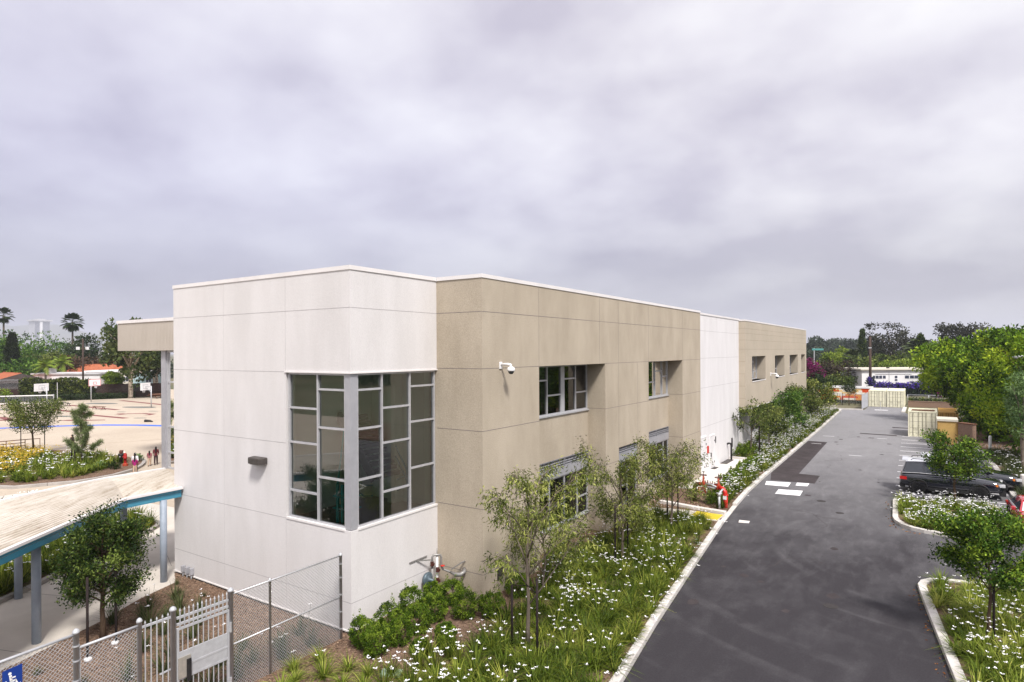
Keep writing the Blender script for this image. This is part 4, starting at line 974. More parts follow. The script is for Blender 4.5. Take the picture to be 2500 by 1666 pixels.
fpost(t, 9.02, 2.66, .06); fpost(t, 7.6, 2.68, .062); fpost(t, 6.87, 2.68, .05)
b = MB(); b.bar((FX,7.68,2.42),(FX,8.95,2.42),.05,.05); b.bar((FX,7.68,2.27),(FX,8.95,2.27),.05,.05); b.build('header_rail', M_GALVW, t)
b = MB()
for k in range(12):
    y = 7.75+k*.105; b.box(FX+.012,FX+.034,y-.011,y+.011,2.2,2.56); b.lathe([(.017,0),(.022,.02),(.001,.085)], (FX+.023,y,2.56), 6)
b.build('spear_picket', M_GALVW, t)
b = MB()
for a, c in (((7.72,2.16),(8.93,2.16)),((7.72,1.28),(8.93,1.28)),((7.72,1.0),(8.93,1.0)),((7.72,.1),(8.93,.1))): b.bar((FX,a[0],a[1]),(FX,c[0],c[1]),.05,.05)
for y in (7.70,8.95): b.bar((FX,y,.08),(FX,y,2.185),.055,.055,up=(1,0,0))
b.build('gate_frame', M_GALVW, t)
b = MB()
for k in range(9):
    y = 7.82+k*.125; b.box(FX-.009,FX+.009,y-.009,y+.009,1.30,2.14); b.box(FX-.009,FX+.009,y-.009,y+.009,.12,.98)
b.build('gate_bar', M_GALVW, t)
b = MB(); b.box(FX-.012,FX+.016,7.73,8.92,.98,1.62); b.build('solid_panel', M_GALVW, t)
b = MB(); b.box(FX-.06,FX+.06,7.70,7.98,1.02,1.5); b.build('lock_box', mat('brushed_plate',(.5,.47,.42),.4,(.42,.40,.36),9,metal=.5), t); 
b = MB(); b.box(FX+.06,FX+.09,7.88,7.98,.9,1.42); b.build('lock_slot', M_BLACK, t)
b = MB()
for z in (.4,1.75): b.lathe([(.03,-.12),(.03,.12)], (FX+.05,8.985,z), 8)
b.build('hinge', M_GALV, t)
b = MB(); b.bar((FX,6.9,2.5),(FX,7.56,2.5),.045,.045); b.bar((FX,6.9,.2),(FX,7.56,.2),.045,.045); b.build('side_rail', M_GALVW, t)
b = MB()
for k in range(5):
    y = 6.98+k*.125; b.box(FX+.012,FX+.032,y-.010,y+.010,.12,2.56); b.lathe([(.015,0),(.02,.02),(.001,.075)], (FX+.022,y,2.56), 6)
b.build('spear_picket', M_GALVW, t)
b = MB()
for z in (.5,.9,1.3): b.bar((FX,7.3,z),(FX,7.56,z+.02),.03,.03)
b.build('side_rail', M_GALVW, t)
t = thing('chain_link_fence', 'stepped chain-link fence with thick pale rails left of the gate', 'fence', (FX,5.5,0))
fpost(t, 5.65, 2.90, .055); fpost(t, 3.2, 2.95, .055)
frail(t, 5.7, 6.83, 2.54, 2.56, .03, M_GALVW); frail(t, 3.2, 5.62, 2.74, 2.83, .03, M_GALVW)
link_mesh(t, 5.70, 6.82, .05, 2.54, m=M_GALVW); link_mesh(t, 3.2, 5.6, .05, 2.76, m=M_GALVW)
b = MB()
for z in (.5,1.,1.45,1.9,2.3,2.6): b.lathe([(.062,-.014),(.062,.014)], (FX,5.65,z), 12)
b.tube([(FX,5.72,.1),(FX,5.72,2.5)], .012, 6); b.build('tension_band', M_GALVW, t)
# accessible sign
t = thing('accessible_sign', 'blue sign with a white wheelchair figure hung on the fence', 'sign', (FX+.05,4.6,2.4))
SX = FX+.06
b = MB(); v = [(4.42,2.06),(4.73,2.10),(4.73,2.645),(4.42,2.61)]
b.face([(SX,y,z) for y,z in v]); b.face([(SX-.006,y,z) for y,z in v[::-1]])
for i in range(4): a, c = v[i], v[(i+1)%4]; b.face([(SX-.006,*a),(SX-.006,*c),(SX,*c),(SX,*a)])
b.build('sign_plate', M_SIGNB, t)
b = MB(); X2 = SX+.003
def flat(pts): b.face([(X2,4.575+y*.36,2.38+z*.36) for y,z in pts])
def fl(pts, wd):
    for q in band(pts, wd): flat(q)
flat([(-.11+.075*math.cos(a),.42+.075*math.sin(a)) for a in [2*PI*i/14 for i in range(14)]])
fl([(-.09,.33),(-.05,.0)], .12); fl([(-.08,.18),(.14,.18)], .07); fl([(-.07,.0),(.16,.0)], .10); fl([(.13,.02),(.24,-.27),(.36,-.22)], .08)
fl([(-.16+.26*math.cos(a)+.02,-.16+.26*math.sin(a)) for a in [math.radians(d) for d in range(115,372,12)]], .07)
b.build('wheelchair_symbol', M_SIGNW, t)
b = MB(); b.prism([(-11.82,11.55),(-11.35,11.8),(-11.5,12.1),(-11.98,11.85)], .08, .16); b.prism([(-11.76,11.6),(-11.42,11.78),(-11.55,12.02),(-11.9,11.84)], .16, .168)
lab(b.build('valve_box', M_GREENLID), 'pale green valve box lid lying in the mulch among the grasses', 'valve box')
for x, y, l in ((-19.36,7.93,'white plastic cap at the foot of the left tree stake'),(-19.82,8.82,'white plastic cap at the foot of the right tree stake')):
    b = MB(); b.lathe([(.10,0),(.10,.07),(.07,.09)], (x+.06,y-.04,.03), 12); lab(b.build('bubbler_cap', M_WPAINT, smooth=True), l, 'irrigation cap', 'caps under the staked tree')

# ------------------------------------------------------------------ fire water assembly
t = thing('backflow_assembly', 'red fire-water backflow pipes with handwheel valves beside the road kerb', 'backflow preventer', (-9.7,34.3,.1))
A, Bp = Vector((-10.80,34.72,.1)), Vector((-8.95,34.15,.1))
def riser(p, top, name='red_riser'):
    b = MB(); b.tube([p-Vector((0,0,.15)), p+Vector((0,0,top-.25))], .115, 12); b.lathe([(.15,-.03),(.15,.03)], p+Vector((0,0,top-.28)), 14); return b
d = (Bp-A).normalized()
b = riser(Bp,.95); b.tube([Bp+Vector((0,0,.62)), Bp+Vector((0,0,.82))-d*.03, Bp+Vector((0,0,.98))-d*.16, Bp+Vector((0,0,1.02))-d*.36], .115, 12); b.build('red_riser', M_REDP, t, smooth=True)
b = riser(A,.95); b.tube([A+Vector((0,0,.62)), A+Vector((0,0,.82))+d*.03, A+Vector((0,0,.98))+d*.16, A+Vector((0,0,1.02))+d*.36], .115, 12); b.build('red_riser', M_RUST, t, smooth=True)
z1 = Vector((0,0,1.02))
b = MB(); b.tube([A+z1+d*.3, Bp+z1-d*.3], .09, 10)
for f in (.32,.42,.55,.68,.78): q = A.lerp(Bp,f)+z1; b.tube([q-d*.025,q+d*.025], .16, 12)
b.build('valve_body', M_REDO, t, smooth=False)
for f in (.3,.78):
    q = A.lerp(Bp,f)+z1
    b = MB(); b.lathe([(.1,0),(.12,.12),(.06,.2),(.045,.5)], q, 10); b.build('valve_bonnet', M_REDO, t, smooth=True)
    b = MB(); R_ = .19
    b.tube([q+Vector((R_*math.cos(a),R_*math.sin(a),.52)) for a in [2*PI*k/16 for k in range(17)]], .018, 6, cap=False)
    for a in (0,PI/2): b.tube([q+Vector((R_*math.cos(a),R_*math.sin(a),.52)), q-Vector((R_*math.cos(a),R_*math.sin(a),-.52))], .012, 5)
    b.tube([q+Vector((0,0,.45)), q+Vector((0,0,.74))], .018, 6); b.build('handwheel', M_RUST, t)
nrm = Vector((-d.y*-1, -d.x, 0)); nrm = Vector((d.y,-d.x,0))
b = MB(); q = A.lerp(Bp,.62)+nrm*.2
b.tube([q+Vector((0,0,1.12))-d*.35, q+Vector((0,0,1.14)), q+Vector((0,0,1.05))+d*.3], .06, 8); b.tube([q+Vector((0,0,1.0))-d*.4, q+Vector((0,0,.98))+d*.25], .05, 8); b.build('bypass_pipe', M_GALVW, t, smooth=True)
b = MB()
for k in range(5): s = q+Vector((0,0,1.15))+d*(-.35+k*.14); b.tube([s, s+Vector((0,0,.16+.05*(k%2)))], .022, 6)
b.build('test_cock', M_RUST, t)
b = MB(); s = A.lerp(Bp,.98)+nrm*.55
b.tube([s-Vector((0,0,.15)), s+Vector((0,0,.72))], .065, 10); b.tube([s+Vector((0,0,.7)), s+Vector((0,0,.86))], .09, 10); b.tube([s+Vector((-.14,0,.82)), s+Vector((.14,.02,.84))], .05, 8); b.tube([s+Vector((0,-.02,.84)), s-nrm*.35+Vector((0,0,1.0))], .05, 8); b.build('hose_connection', M_GALVW, t, smooth=True)
b = MB(); s = A.lerp(Bp,.30)+nrm*.15; b.box(s.x-.22,s.x+.22,s.y-.02,s.y+.0,.68,.98)
b.build('red_sign', M_REDP, t)
b = MB(); 
for k, wd in enumerate((.30,.24,.32)): b.box(s.x-wd/2,s.x+wd/2,s.y-.024,s.y-.021,.88-k*.08,.915-k*.08)
b.build('sign_lettering', M_SIGNW, t)
b = MB(); b.box(Bp.x-.1,Bp.x+.08,Bp.y-.135,Bp.y-.125,.55,.75); b.build('white_tag', M_SIGNW, t)

# ------------------------------------------------------------------ people
def person(name, label, loc, rz, h, top, trousers, step=.12, arm=(.1,-.1), hair_len=.3, group=None, backpack=False, bend=.0):
    s = h/1.7; t = thing(name, label, 'person', loc, group); t.rotation_euler = (0,0,rz)
    def skin(nm, verts, edges, rad, m, root=0, sub=2, parent=t):
        me = bpy.data.meshes.new(nm); me.from_pydata([tuple(c*s for c in v) for v in verts], edges, []); me.materials.append(m)
        o = bpy.data.objects.new(nm, me); C.objects.link(o); o.parent = parent
        k = o.modifiers.new('skin','SKIN'); k.use_smooth_shade = True
        for i, r in enumerate(rad):
            r = r if isinstance(r, tuple) else (r, r)
            me.skin_vertices[0].data[i].radius = (r[0]*s, r[1]*s)
        me.skin_vertices[0].data[root].use_root = True
        ss = o.modifiers.new('sub','SUBSURF'); ss.levels = sub; ss.render_levels = sub
        return o
    # faces +Y; x is the side
    V = [(0,0,.92),(0,0,1.10),(0,.0,1.28),(0,0,1.42),(0,.0,1.50),(0,.01,1.56),(0,.015,1.64),(0,.01,1.69)]
    E = [(i,i+1) for i in range(7)]; Rr = [(.14,.10),(.12,.09),(.145,.10),(.08,.07),(.05,.05),(.075,.085),(.078,.092),(.05,.06)]
    hand = []
    for sd in (-1,1):
        sw = step*sd; i0 = len(V)
        V += [(sd*.09,0,.86),(sd*.095,sw*.6,.48),(sd*.10,sw if sw > 0 else sw*1.4,.09),(sd*.105,sw+.13 if sw>0 else sw*1.4+.12,.035)]
        E += [(0,i0),(i0,i0+1),(i0+1,i0+2),(i0+2,i0+3)]; Rr += [.085,.06,.042,(.04,.03)]
        i1 = len(V); a = arm[0] if sd < 0 else arm[1]
        V += [(sd*.17,0,1.39),(sd*.215,a*.4,1.12),(sd*.215,a+.06,.90+abs(a)*.5),(sd*.212,a+.09,.83+abs(a)*.6)]
        E += [(3,i1),(i1,i1+1),(i1+1,i1+2),(i1+2,i1+3)]; Rr += [.055,.042,.032,(.02,.035)]
        for k in range(4):   # four fingers and a thumb
            j = len(V); V.append((sd*(.216),a+.075+k*.02,.745+abs(a)*.7+abs(k-1.4)*.012)); E.append((i1+3,j)); Rr.append(.0085)
        j = len(V); V.append((sd*.19,a+.15,.80+abs(a)*.6)); E.append((i1+3,j)); Rr.append(.0095)
    body = skin('body', V, E, Rr, M_SKIN)
    b = MB(); b.lathe([(.012,0),(.018,.02),(.008,.05)], (0,.108,1.585), 6)
    for sd in (-1,1): b.lathe([(.012,-.02),(.02,0),(.012,.025)], (sd*.078,.0,1.60), 6); 
    # clothing
    def shirt():
        v = [(0,0,.86),(0,0,1.0),(0,0,1.2),(0,0,1.34),(0,0,1.43)]; e = [(0,1),(1,2),(2,3),(3,4)]; r = [(.165,.13),(.155,.12),(.155,.115),(.15,.11),(.085,.08)]
        for sd in (-1,1):
            a = arm[0] if sd < 0 else arm[1]; j = len(v)
            v += [(sd*.175,0,1.385),(sd*.217,a*.4,1.10),(sd*.216,a*.7,1.03)]; e += [(3,j),(j,j+1),(j+1,j+2)]; r += [.07,.056,.05]
        return skin('shirt', v, e, r, top, root=1)
    shirt()
    v = [(0,0,.95),(0,0,.88)]; e = [(0,1)]; r = [(.15,.115),(.155,.12)]
    for sd in (-1,1):
        sw = step*sd; j = len(v); v += [(sd*.09,0,.80),(sd*.095,sw*.6,.46),(sd*.10,sw if sw>0 else sw*1.4,.10)]; e += [(1,j),(j,j+1),(j+1,j+2)]; r += [.10,.078,.065]
    skin('trousers', v, e, r, trousers)
    v = [(0,-.01,1.70),(0,-.035,1.63),(0,-.06,1.52),(0,-.085,1.52-hair_len*.5),(0,-.09,1.50-hair_len)]
    skin('hair', v, [(0,1),(1,2),(2,3),(3,4)], [(.06,.07),(.092,.09),(.095,.06),(.085,.035),(.05,.02)], M_HAIR)
    for sd in (-1,1):
        sw = step*sd; y = sw if sw>0 else sw*1.4
        k = MB(); x0 = sd*.10*s; k.box(x0-.045*s,x0+.045*s,(y-.06)*s,(y+.18)*s,0,.07*s)
        o = bpy.data.meshes.new('shoe'); o.from_pydata(k.v, [], k.f); o.materials.append(M_TRIM); q = bpy.data.objects.new('shoe', o); C.objects.link(q); q.parent = t
        bv = q.modifiers.new('b','BEVEL'); bv.width = .025*s; bv.segments = 2
    if backpack:
        k = MB(); k.box(-.13*s,.13*s,-.24*s,-.10*s,1.02*s,1.40*s); k.box(-.10*s,-.06*s,-.12*s,.13*s,1.36*s,1.44*s); k.box(.06*s,.10*s,-.12*s,.13*s,1.36*s,1.44*s)
        o = bpy.data.meshes.new('backpack'); o.from_pydata(k.v, [], k.f); o.materials.append(M_HAIR); q = bpy.data.objects.new('backpack', o); C.objects.link(q); q.parent = t
    return t
c_mar = mat('maroon_cloth', (.13,.022,.03), .85, (.11,.02,.027), 8); c_pink = mat('dusty_pink_cloth', (.30,.10,.12), .85, (.26,.09,.10), 8)
c_wht = mat('white_cloth', (.72,.70,.72), .85, (.66,.64,.66), 8); c_mag = mat('magenta_cloth', (.30,.012,.14), .85, (.26,.01,.12), 8)
c_blk = mat('black_cloth', (.014,.012,.014), .9, (.02,.018,.02), 8); c_bei = mat('beige_cloth', (.46,.33,.24), .9, (.40,.29,.21), 8); c_brn = mat('dark_plum_cloth', (.035,.018,.022), .9, (.05,.025,.03), 8)
G6 = None
person('person', 'person with long dark hair in a maroon top and dark trousers walking by the kerb', (-49.05,24.75,0), 1.1, 1.40, c_mar, c_brn, .10, (.05,.12), .45, G6)
person('person', 'child in a dusty pink top and pale trousers beside the maroon-clad person', (-48.9,24.2,0), 1.0, 1.17, c_pink, c_bei, .14, (.10,-.05), .35, G6)
person('person', 'person with black hair in a white top and dark trousers behind the child in magenta', (-46.75,22.15,0), .95, 1.48, c_wht, c_brn, .16, (.15,-.1), .18, G6)
person('person', 'child in a long magenta top and beige trousers walking with a dark-haired adult in white', (-46.35,21.95,0), .9, 1.24, c_mag, c_bei, .12, (.05,.15), .30, G6)
person('person', 'person in dark plum clothes half hidden by the pine, left figure', (-62.0,24.2,0), 2.2, 1.5, c_brn, c_brn, .1, (.1,-.1), .2, G6)
person('person', 'person in a black top half hidden by the pine, right figure', (-64.4,26.3,0), 2.0, 1.6, c_blk, c_bei, .1, (.1,-.1), .12, G6)
# hydrants in the planter
t = thing('fire_hydrant', 'slim red fire hydrant with flanged orange-red foot in the planter', 'hydrant', (-49.9,22.95,.1))
x, y, z = -49.9,22.95,.1
b = MB(); b.lathe([(.16,0),(.16,.04),(.10,.06),(.10,.55),(.13,.56),(.13,.62),(.115,.64),(.12,.86),(.08,.95),(.03,.98)], (x,y,z), 14); b.tube([(x,y,z+.68),(x-.26,y-.06,z+.68)], .055, 8); b.build('barrel', mat('dark_red_paint',(.36,.015,.012),.4,(.30,.012,.01),6), t, smooth=True)
b = MB(); b.lathe([(.17,0),(.19,.02),(.18,.16),(.11,.22)], (x,y,z), 8); b.build('foot_flange', M_REDO, t)
t = thing('standpipe', 'black standpipe with a brown valve head next to the red hydrant', 'standpipe', (-51.3,23.3,.1)); x, y = -51.3,23.3
b = MB(); b.lathe([(.12,0),(.12,.5),(.20,.62),(.22,.74),(.14,.78)], (x,y,.1), 12); b.build('pipe', M_BLACK, t, smooth=True)
b = MB(); b.lathe([(.10,.78),(.14,.9),(.10,1.02)], (x,y,.1), 10); b.tube([(x,y,1.06),(x+.22,y+.04,1.1)], .05, 7); b.build('valve_head', mat('brown_valve',(.16,.06,.04),.5,(.10,.04,.03),12), t)
b = MB(); b.box(x+.05,x+.16,y-.15,y-.13,.62,.70); b.build('white_tag', M_SIGNW, t)
# handrail of the ramp
t = thing('ramp_handrail', 'dark tubular ramp handrail in front of the playground', 'handrail', (-66,20.5,0))
pts = [(-64.,16.5),(-63.6,19.5),(-63.2,22.2)]
for z in (.45,.72,.98):
    b = MB(); b.tube([(x-3,y,z) for x,y in pts], .035, 6); b.build('rail', M_RUSTY, t)
for x, y in pts+[(-63.8,18.),(-63.4,20.9)]:
    b = MB(); b.tube([(x-3,y,0),(x-3,y,.98)], .035, 6); b.build('post', M_RUSTY, t)
b = MB(); b.tube([(-66.2,22.2,.98),(-65.9,23.2,.98),(-65.9,23.2,0)], .035, 6); b.build('rail', M_RUSTY, t)
# ------------------------------------------------------------------ vehicles
def car(name, label, loc, rz, st, cab, paint, W=1.98, wheels=(.92,3.82), wr=.38, shade=False, group=None, cat='SUV', rails=True, roofp=None):
    """st: stations (x from the tail, floor z, belt z, half width); cab: (x, roof z, half roof width) of the glasshouse"""
    t = thing(name, label, cat, loc, group); t.rotation_euler = (0,0,rz)
    L_ = st[-1][0]; cx = L_/2
    def mk(nm, m, b, sub=0, parent=t, smooth=False):
        me = bpy.data.meshes.new(nm); me.from_pydata([(x-cx,y,z) for x,y,z in b.v], [], b.f)
        mm = m if isinstance(m,(list,tuple)) else [m]
        for q in mm: me.materials.append(q)
        bm = bmesh.new(); bm.from_mesh(me); bmesh.ops.remove_doubles(bm, verts=bm.verts, dist=1e-4); bmesh.ops.recalc_face_normals(bm, faces=bm.faces); bm.to_mesh(me); bm.free()
        if smooth: me.polygons.foreach_set('use_smooth', [True]*len(me.polygons))
        o = bpy.data.objects.new(nm, me); C.objects.link(o); o.parent = parent
        if sub: s = o.modifiers.new('s','SUBSURF'); s.levels = sub; s.render_levels = sub
        return o
    # lower body
    b = MB(); rings = []
    for x, zf, zb, hw in st:
        r = [(x,hw*.86,zf),(x,hw*.985,zf+.10),(x,hw,zf+(zb-zf)*.45),(x,hw*.99,zb-.12),(x,hw*.93,zb),(x,hw*.45,zb+.035)]
        rings.append(r + [(p[0],-p[1],p[2]) for p in reversed(r)])
    n = len(rings[0])
    for i in range(len(rings)-1):
        for k in range(n): b.face([rings[i][k], rings[i][(k+1)%n], rings[i+1][(k+1)%n], rings[i+1][k]])
    b.face(rings[0][::-1]); b.face(rings[-1])
    mk('body', paint, b, 1, smooth=True)
    # glasshouse: pillars+roof in paint, windows as panes
    zb0 = [q for q in st]
    def belt(x):
        for a, c in zip(st, st[1:]):
            if a[0] <= x <= c[0]: f = (x-a[0])/(c[0]-a[0]); return a[2]+(c[2]-a[2])*f, a[3]+(c[3]-a[3])*f
        return st[-1][2], st[-1][3]
    xb0, xr0, xr1, xb1, zr, rw = cab     # belt rear, roof rear, roof front, belt front, roof height, half roof width
    b = MB(); RB = MB(); Q = []
    for i in range(6):
        f = i/5; xr = xr0+(xr1-xr0)*f; z = zr - .07*(2*f-.9)**2
        Q.append([(xr,rw,z-.05),(xr,rw*.85,z),(xr,0,z+.035),(xr,-rw*.85,z),(xr,-rw,z-.05)])
    for i in range(5):
        for k in range(4): RB.face([Q[i][k],Q[i][k+1],Q[i+1][k+1],Q[i+1][k]])
    z0, w0 = belt(xb0); z1, w1 = belt(xb1); w0 *= .93; w1 *= .93
    # side sheet (belt to roof edge) as body-colour, then darker panes just outside
    for sd in (1,-1):
        top = [(q[0][0], sd*rw, q[0][2]) for q in Q]
        bot = [(xb0+(xb1-xb0)*i/5, sd*(w0+(w1-w0)*i/5), belt(xb0+(xb1-xb0)*i/5)[0]) for i in range(6)]
        for i in range(5): b.face([bot[i],bot[i+1],top[i+1],top[i]])
    b.face([(xb0,w0,z0),(xb0,-w0,z0),(xr0,-rw,Q[0][0][2]),(xr0,rw,Q[0][0][2])]); b.face([(xr0,rw,Q[0][0][2]),(xr0,rw*.85,Q[0][1][2]),(xr0,0,Q[0][2][2]),(xr0,-rw*.85,Q[0][1][2]),(xr0,-rw,Q[0][0][2])])
    b.face([(xb1,w1,z1),(xb1,-w1,z1),(xr1,-rw,Q[5][0][2]),(xr1,rw,Q[5][0][2])]); b.face([(xr1,rw,Q[5][0][2]),(xr1,rw*.85,Q[5][1][2]),(xr1,0,Q[5][2][2]),(xr1,-rw*.85,Q[5][1][2]),(xr1,-rw,Q[5][0][2])])
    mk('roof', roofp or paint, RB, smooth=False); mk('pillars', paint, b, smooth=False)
    ztop = Q[2][0][2]
    for sd in (1,-1):
        p = MB(); p.tube([(xb0+(xb1-xb0)*f, sd*((w0+(w1-w0)*f)+.02), belt(xb0+(xb1-xb0)*f)[0]+.035) for f in (0,.25,.5,.75,1)], .018, 5); mk('belt_trim', M_GALV, p)
    cuts = [(.03,.30),(.335,.63),(.665,.97)] if rails else [(.06,.42),(.46,.95)]
    for sd in (1,-1):
        for f0, f1 in cuts:
            p = MB(); e = sd*.016
            def pt(f, h):
                a = (xb0+(xb1-xb0)*f, sd*(w0+(w1-w0)*f), belt(xb0+(xb1-xb0)*f)[0]); c = (xr0+(xr1-xr0)*f, sd*rw, Q[0][0][2]+(Q[5][0][2]-Q[0][0][2])*f+.02)
                return (a[0]+(c[0]-a[0])*h, a[1]+(c[1]-a[1])*h+e, a[2]+(c[2]-a[2])*h)
            p.face([pt(f0,.10),pt(f1,.10),pt(f1,.86),pt(f0,.86)]); mk('side_window', M_CARGL, p)
    def quadpane(nm, xb, xr, zb, wb, q, m, dx, h0=.10, h1=.92):
        p = MB(); a = lambda s, h: (xb+(xr-xb)*h+dx, s*(wb+(rw-wb)*h)*.90, zb+(q-zb)*h+.015)
        p.face([a(1,h0),a(-1,h0),a(-1,h1),a(1,h1)]); mk(nm, m, p)
    quadpane('windshield', xb1, xr1, z1, w1, Q[5][0][2], M_SHADE if shade else M_CARGL, .015)
    quadpane('rear_window', xb0, xr0, z0, w0, Q[0][0][2], M_CARGL, -.015)
    if rails:
        for sd in (1,-1):
            p = MB(); p.tube([(xr0+.25,sd*rw*.86,zr-.01),(xr0+.35,sd*rw*.86,zr+.065),(xr1-.45,sd*rw*.86,zr+.06),(xr1-.3,sd*rw*.86,zr-.01)], .022, 6); mk('roof_rail', M_TRIM, p, smooth=True)
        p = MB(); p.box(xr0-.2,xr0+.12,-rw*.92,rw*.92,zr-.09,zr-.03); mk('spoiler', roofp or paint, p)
    for wx in wheels:
        for sd in (1,-1):
            y = sd*(W/2-.13)
            a = MB(); a.lathe([(wr*.62,-.12),(wr*.95,-.12),(wr,-.08),(wr,.08),(wr*.95,.12),(wr*.62,.12)], (wx,y,wr), 22, 'y')
            o = mk('wheel', M_TYRE, a, smooth=False)
            r = MB(); r.lathe([(wr*.63,-.11),(wr*.63,.09)], (wx,y+sd*.012,wr), 18, 'y')
            mk('rim', M_RIM, r, parent=o)
            s = MB()
            for k in range(5):
                an = 2*PI*k/5; s.bar((wx,y+sd*.125,wr),(wx+wr*.6*math.cos(an),y+sd*.12,wr+wr*.6*math.sin(an)),.06,.03,up=(0,1,0))
            s.lathe([(.06,-.13),(.06,.13)], (wx,y,wr), 10, 'y'); mk('spoke', M_RIM, s, parent=o)
            h = MB(); h.tube([(wx+(wr+.07)*math.cos(an), sd*(W/2-.02), wr+(wr+.07)*math.sin(an)) for an in [PI*k/12 for k in range(-1,14)]], .045, 6); mk('wheel_arch', M_TRIM, h, smooth=True)
    for sd in (1,-1):
        p = MB(); p.box(wheels[0]+wr+.1, wheels[1]-wr-.1, sd*W/2-.03 if sd>0 else -W/2-.02, sd*W/2+.02 if sd>0 else -W/2+.03, .24,.42); mk('sill_trim', M_TRIM, p)
    p = MB(); p.box(-.03,.25,-W/2*.86,W/2*.86,.28,.52); mk('rear_bumper', M_TRIM, p)
    p = MB(); p.box(L_-.25,L_+.02,-W/2*.82,W/2*.82,.26,.48); mk('front_bumper', M_TRIM, p)
    for sd in (1,-1):
        zt = st[0][2]; p = MB(); p.box(-.02,.34,sd*W*.47-.05,sd*W*.47+.05,zt-.23,zt-.05); mk('tail_light', M_TAIL, p)
        zh = st[-1][2]; p = MB(); p.box(L_-.34,L_-.02,sd*W*.385-.11,sd*W*.385+.11,zh-.09,zh+.06); o = mk('headlight', M_HEAD, p)
        p = MB(); p.box(L_-.46,L_-.34,sd*W*.43-.06,sd*W*.43+.06,zh-.07,zh+.05); mk('indicator', M_AMBER, p, parent=o)
        zm, wm_ = belt(xb1-.25); p = MB(); p.lathe([(.02,-.09),(.10,-.05),(.115,.02),(.07,.09)], (xb1-.25, sd*(wm_+.12), zm+.09), 10, 'x'); p.bar((xb1-.25,sd*(wm_-.05),zm+.03),(xb1-.25,sd*(wm_+.1),zm+.06),.05,.04); mk('mirror', paint, p)
    p = MB(); p.box(L_-.03,L_+.012,-W*.28,W*.28,st[-1][2]-.34,st[-1][2]-.10); mk('grille', M_TRIM, p)
    return t
SUV = [(0,.42,1.0,.86),(.04,.38,1.13,.95),(.6,.33,1.18,.985),(1.6,.30,1.17,1.),(2.6,.30,1.15,1.),(3.45,.30,1.14,.99),(4.1,.32,1.10,.97),(4.75,.36,1.02,.92),(5.0,.44,.86,.76)]
car('parked_car', 'black SUV with a pale roof parked nearest the flowered island, seen behind its young tree', (1.2,44.95,0), 0, SUV, (.08,.30,2.98,3.65,1.93,.76), M_NAVY, group='dark SUVs in the car park', roofp=mat('pale_roof', (.55,.56,.60), .18, (.50,.51,.55), 2, spec=.7))  # roof and spoiler get a paler colour than the black body
car('parked_car', 'black SUV in the farther stall, mostly hidden by the first SUV and the tree', (2.15,47.4,0), .03, SUV, (.08,.30,2.98,3.65,1.93,.76), M_NAVY, group='dark SUVs in the car park', roofp=mat('pale_roof', (.55,.56,.60), .18, (.50,.51,.55), 2, spec=.7))
SED = [(0,.40,.88,.80),(.12,.32,.96,.88),(.8,.28,.98,.91),(1.8,.26,.96,.92),(2.8,.26,.95,.92),(3.5,.28,.90,.90),(4.2,.32,.78,.82),(4.45,.40,.66,.66)]
car('parked_car', 'red car with a sun shade behind its windshield at the right edge', (4.4,38.2,0), -PI/2+.06, SED, (.55,1.15,2.3,3.15,1.42,.62), M_CARRED, W=1.82, wheels=(.85,3.5), wr=.33, shade=True, cat='car', rails=False)

# ------------------------------------------------------------------ shipping containers and sheds
def container(name, label, x0, x1, y0, ln, h, paint, rec, group=None, planks=False, z0=0.):
    t = thing(name, label, 'container', ((x0+x1)/2,y0,z0), group); w_ = x1-x0
    b = MB(); y1 = y0+ln
    b.box(x0+.05,x1-.05,y0+.1,y1-.02,z0+.12,z0+h-.05)
    for x in (x0,x1-.12):
        for y in (y0,y1-.12): b.box(x,x+.12,y,y+.12,z0,z0+h)
    for z in (z0+.02,z0+h-.12): b.box(x0+.12,x1-.12,y0,y0+.1,z,z+.1); b.box(x0,x0+.08,y0+.12,y1-.12,z,z+.1); b.box(x1-.08,x1,y0+.12,y1-.12,z,z+.1)
    n = int(ln/.28)
    for k in range(n):
        y = y0+.2+k*.28
        b.box(x0+.012,x0+.05,y,y+.13,z0+.12,z0+h-.12); b.box(x1-.05,x1-.012,y,y+.13,z0+.12,z0+h-.12); b.box(x0+.08,x1-.08,y,y+.13,z0+h-.05,z0+h-.02)
    b.build('shell', paint, t)
    for s in (0,1):
        a, c = (x0+.13, (x0+x1)/2-.012) if s == 0 else ((x0+x1)/2+.012, x1-.13)
        d = MB(); d.box(a,c,y0+.03,y0+.09,z0+.13,z0+h-.13); o = d.build('door', paint, t)
        d = MB()
        for f in (.16,.36,.60,.8): d.box(a+.03,c-.03,y0+.024,y0+.031,z0+h*f-.016,z0+h*f+.016)
        for f in (.02,.98): xx = a+(c-a)*f; d.box(xx-.02,xx+.02,y0+.024,y0+.031,z0+.15,z0+h-.15)
        d.build('door_recess', rec, o)
        d = MB()
        for f in (.28,.72):
            xx = a+(c-a)*f; d.tube([(xx,y0-.02,z0+.06),(xx,y0-.02,z0+h-.06)], .022, 6)
            d.bar((xx,y0-.04,z0+h*.33),(xx+.30*(1 if f<.5 else -1),y0-.045,z0+h*.33),.02,.04)
            for z in (.1,.45,.9): d.box(xx-.05,xx+.05,y0-.03,y0+.03,z0+h*z-.03,z0+h*z+.03)
        d.build('lock_bar', rec, o)
    return t
container('shipping_container', 'cream shipping container standing alone at the head of the parking stalls', -1.45, .92, 72.4, 4.2, 2.5, M_CREAM, M_CREAMD, 'shipping containers in the car park')
container('shipping_container', 'left one of the two cream containers side by side at the end of the road', -7.15, -4.95, 107.7, 7.5, 2.45, M_CREAM, M_CREAMD, 'shipping containers in the car park')
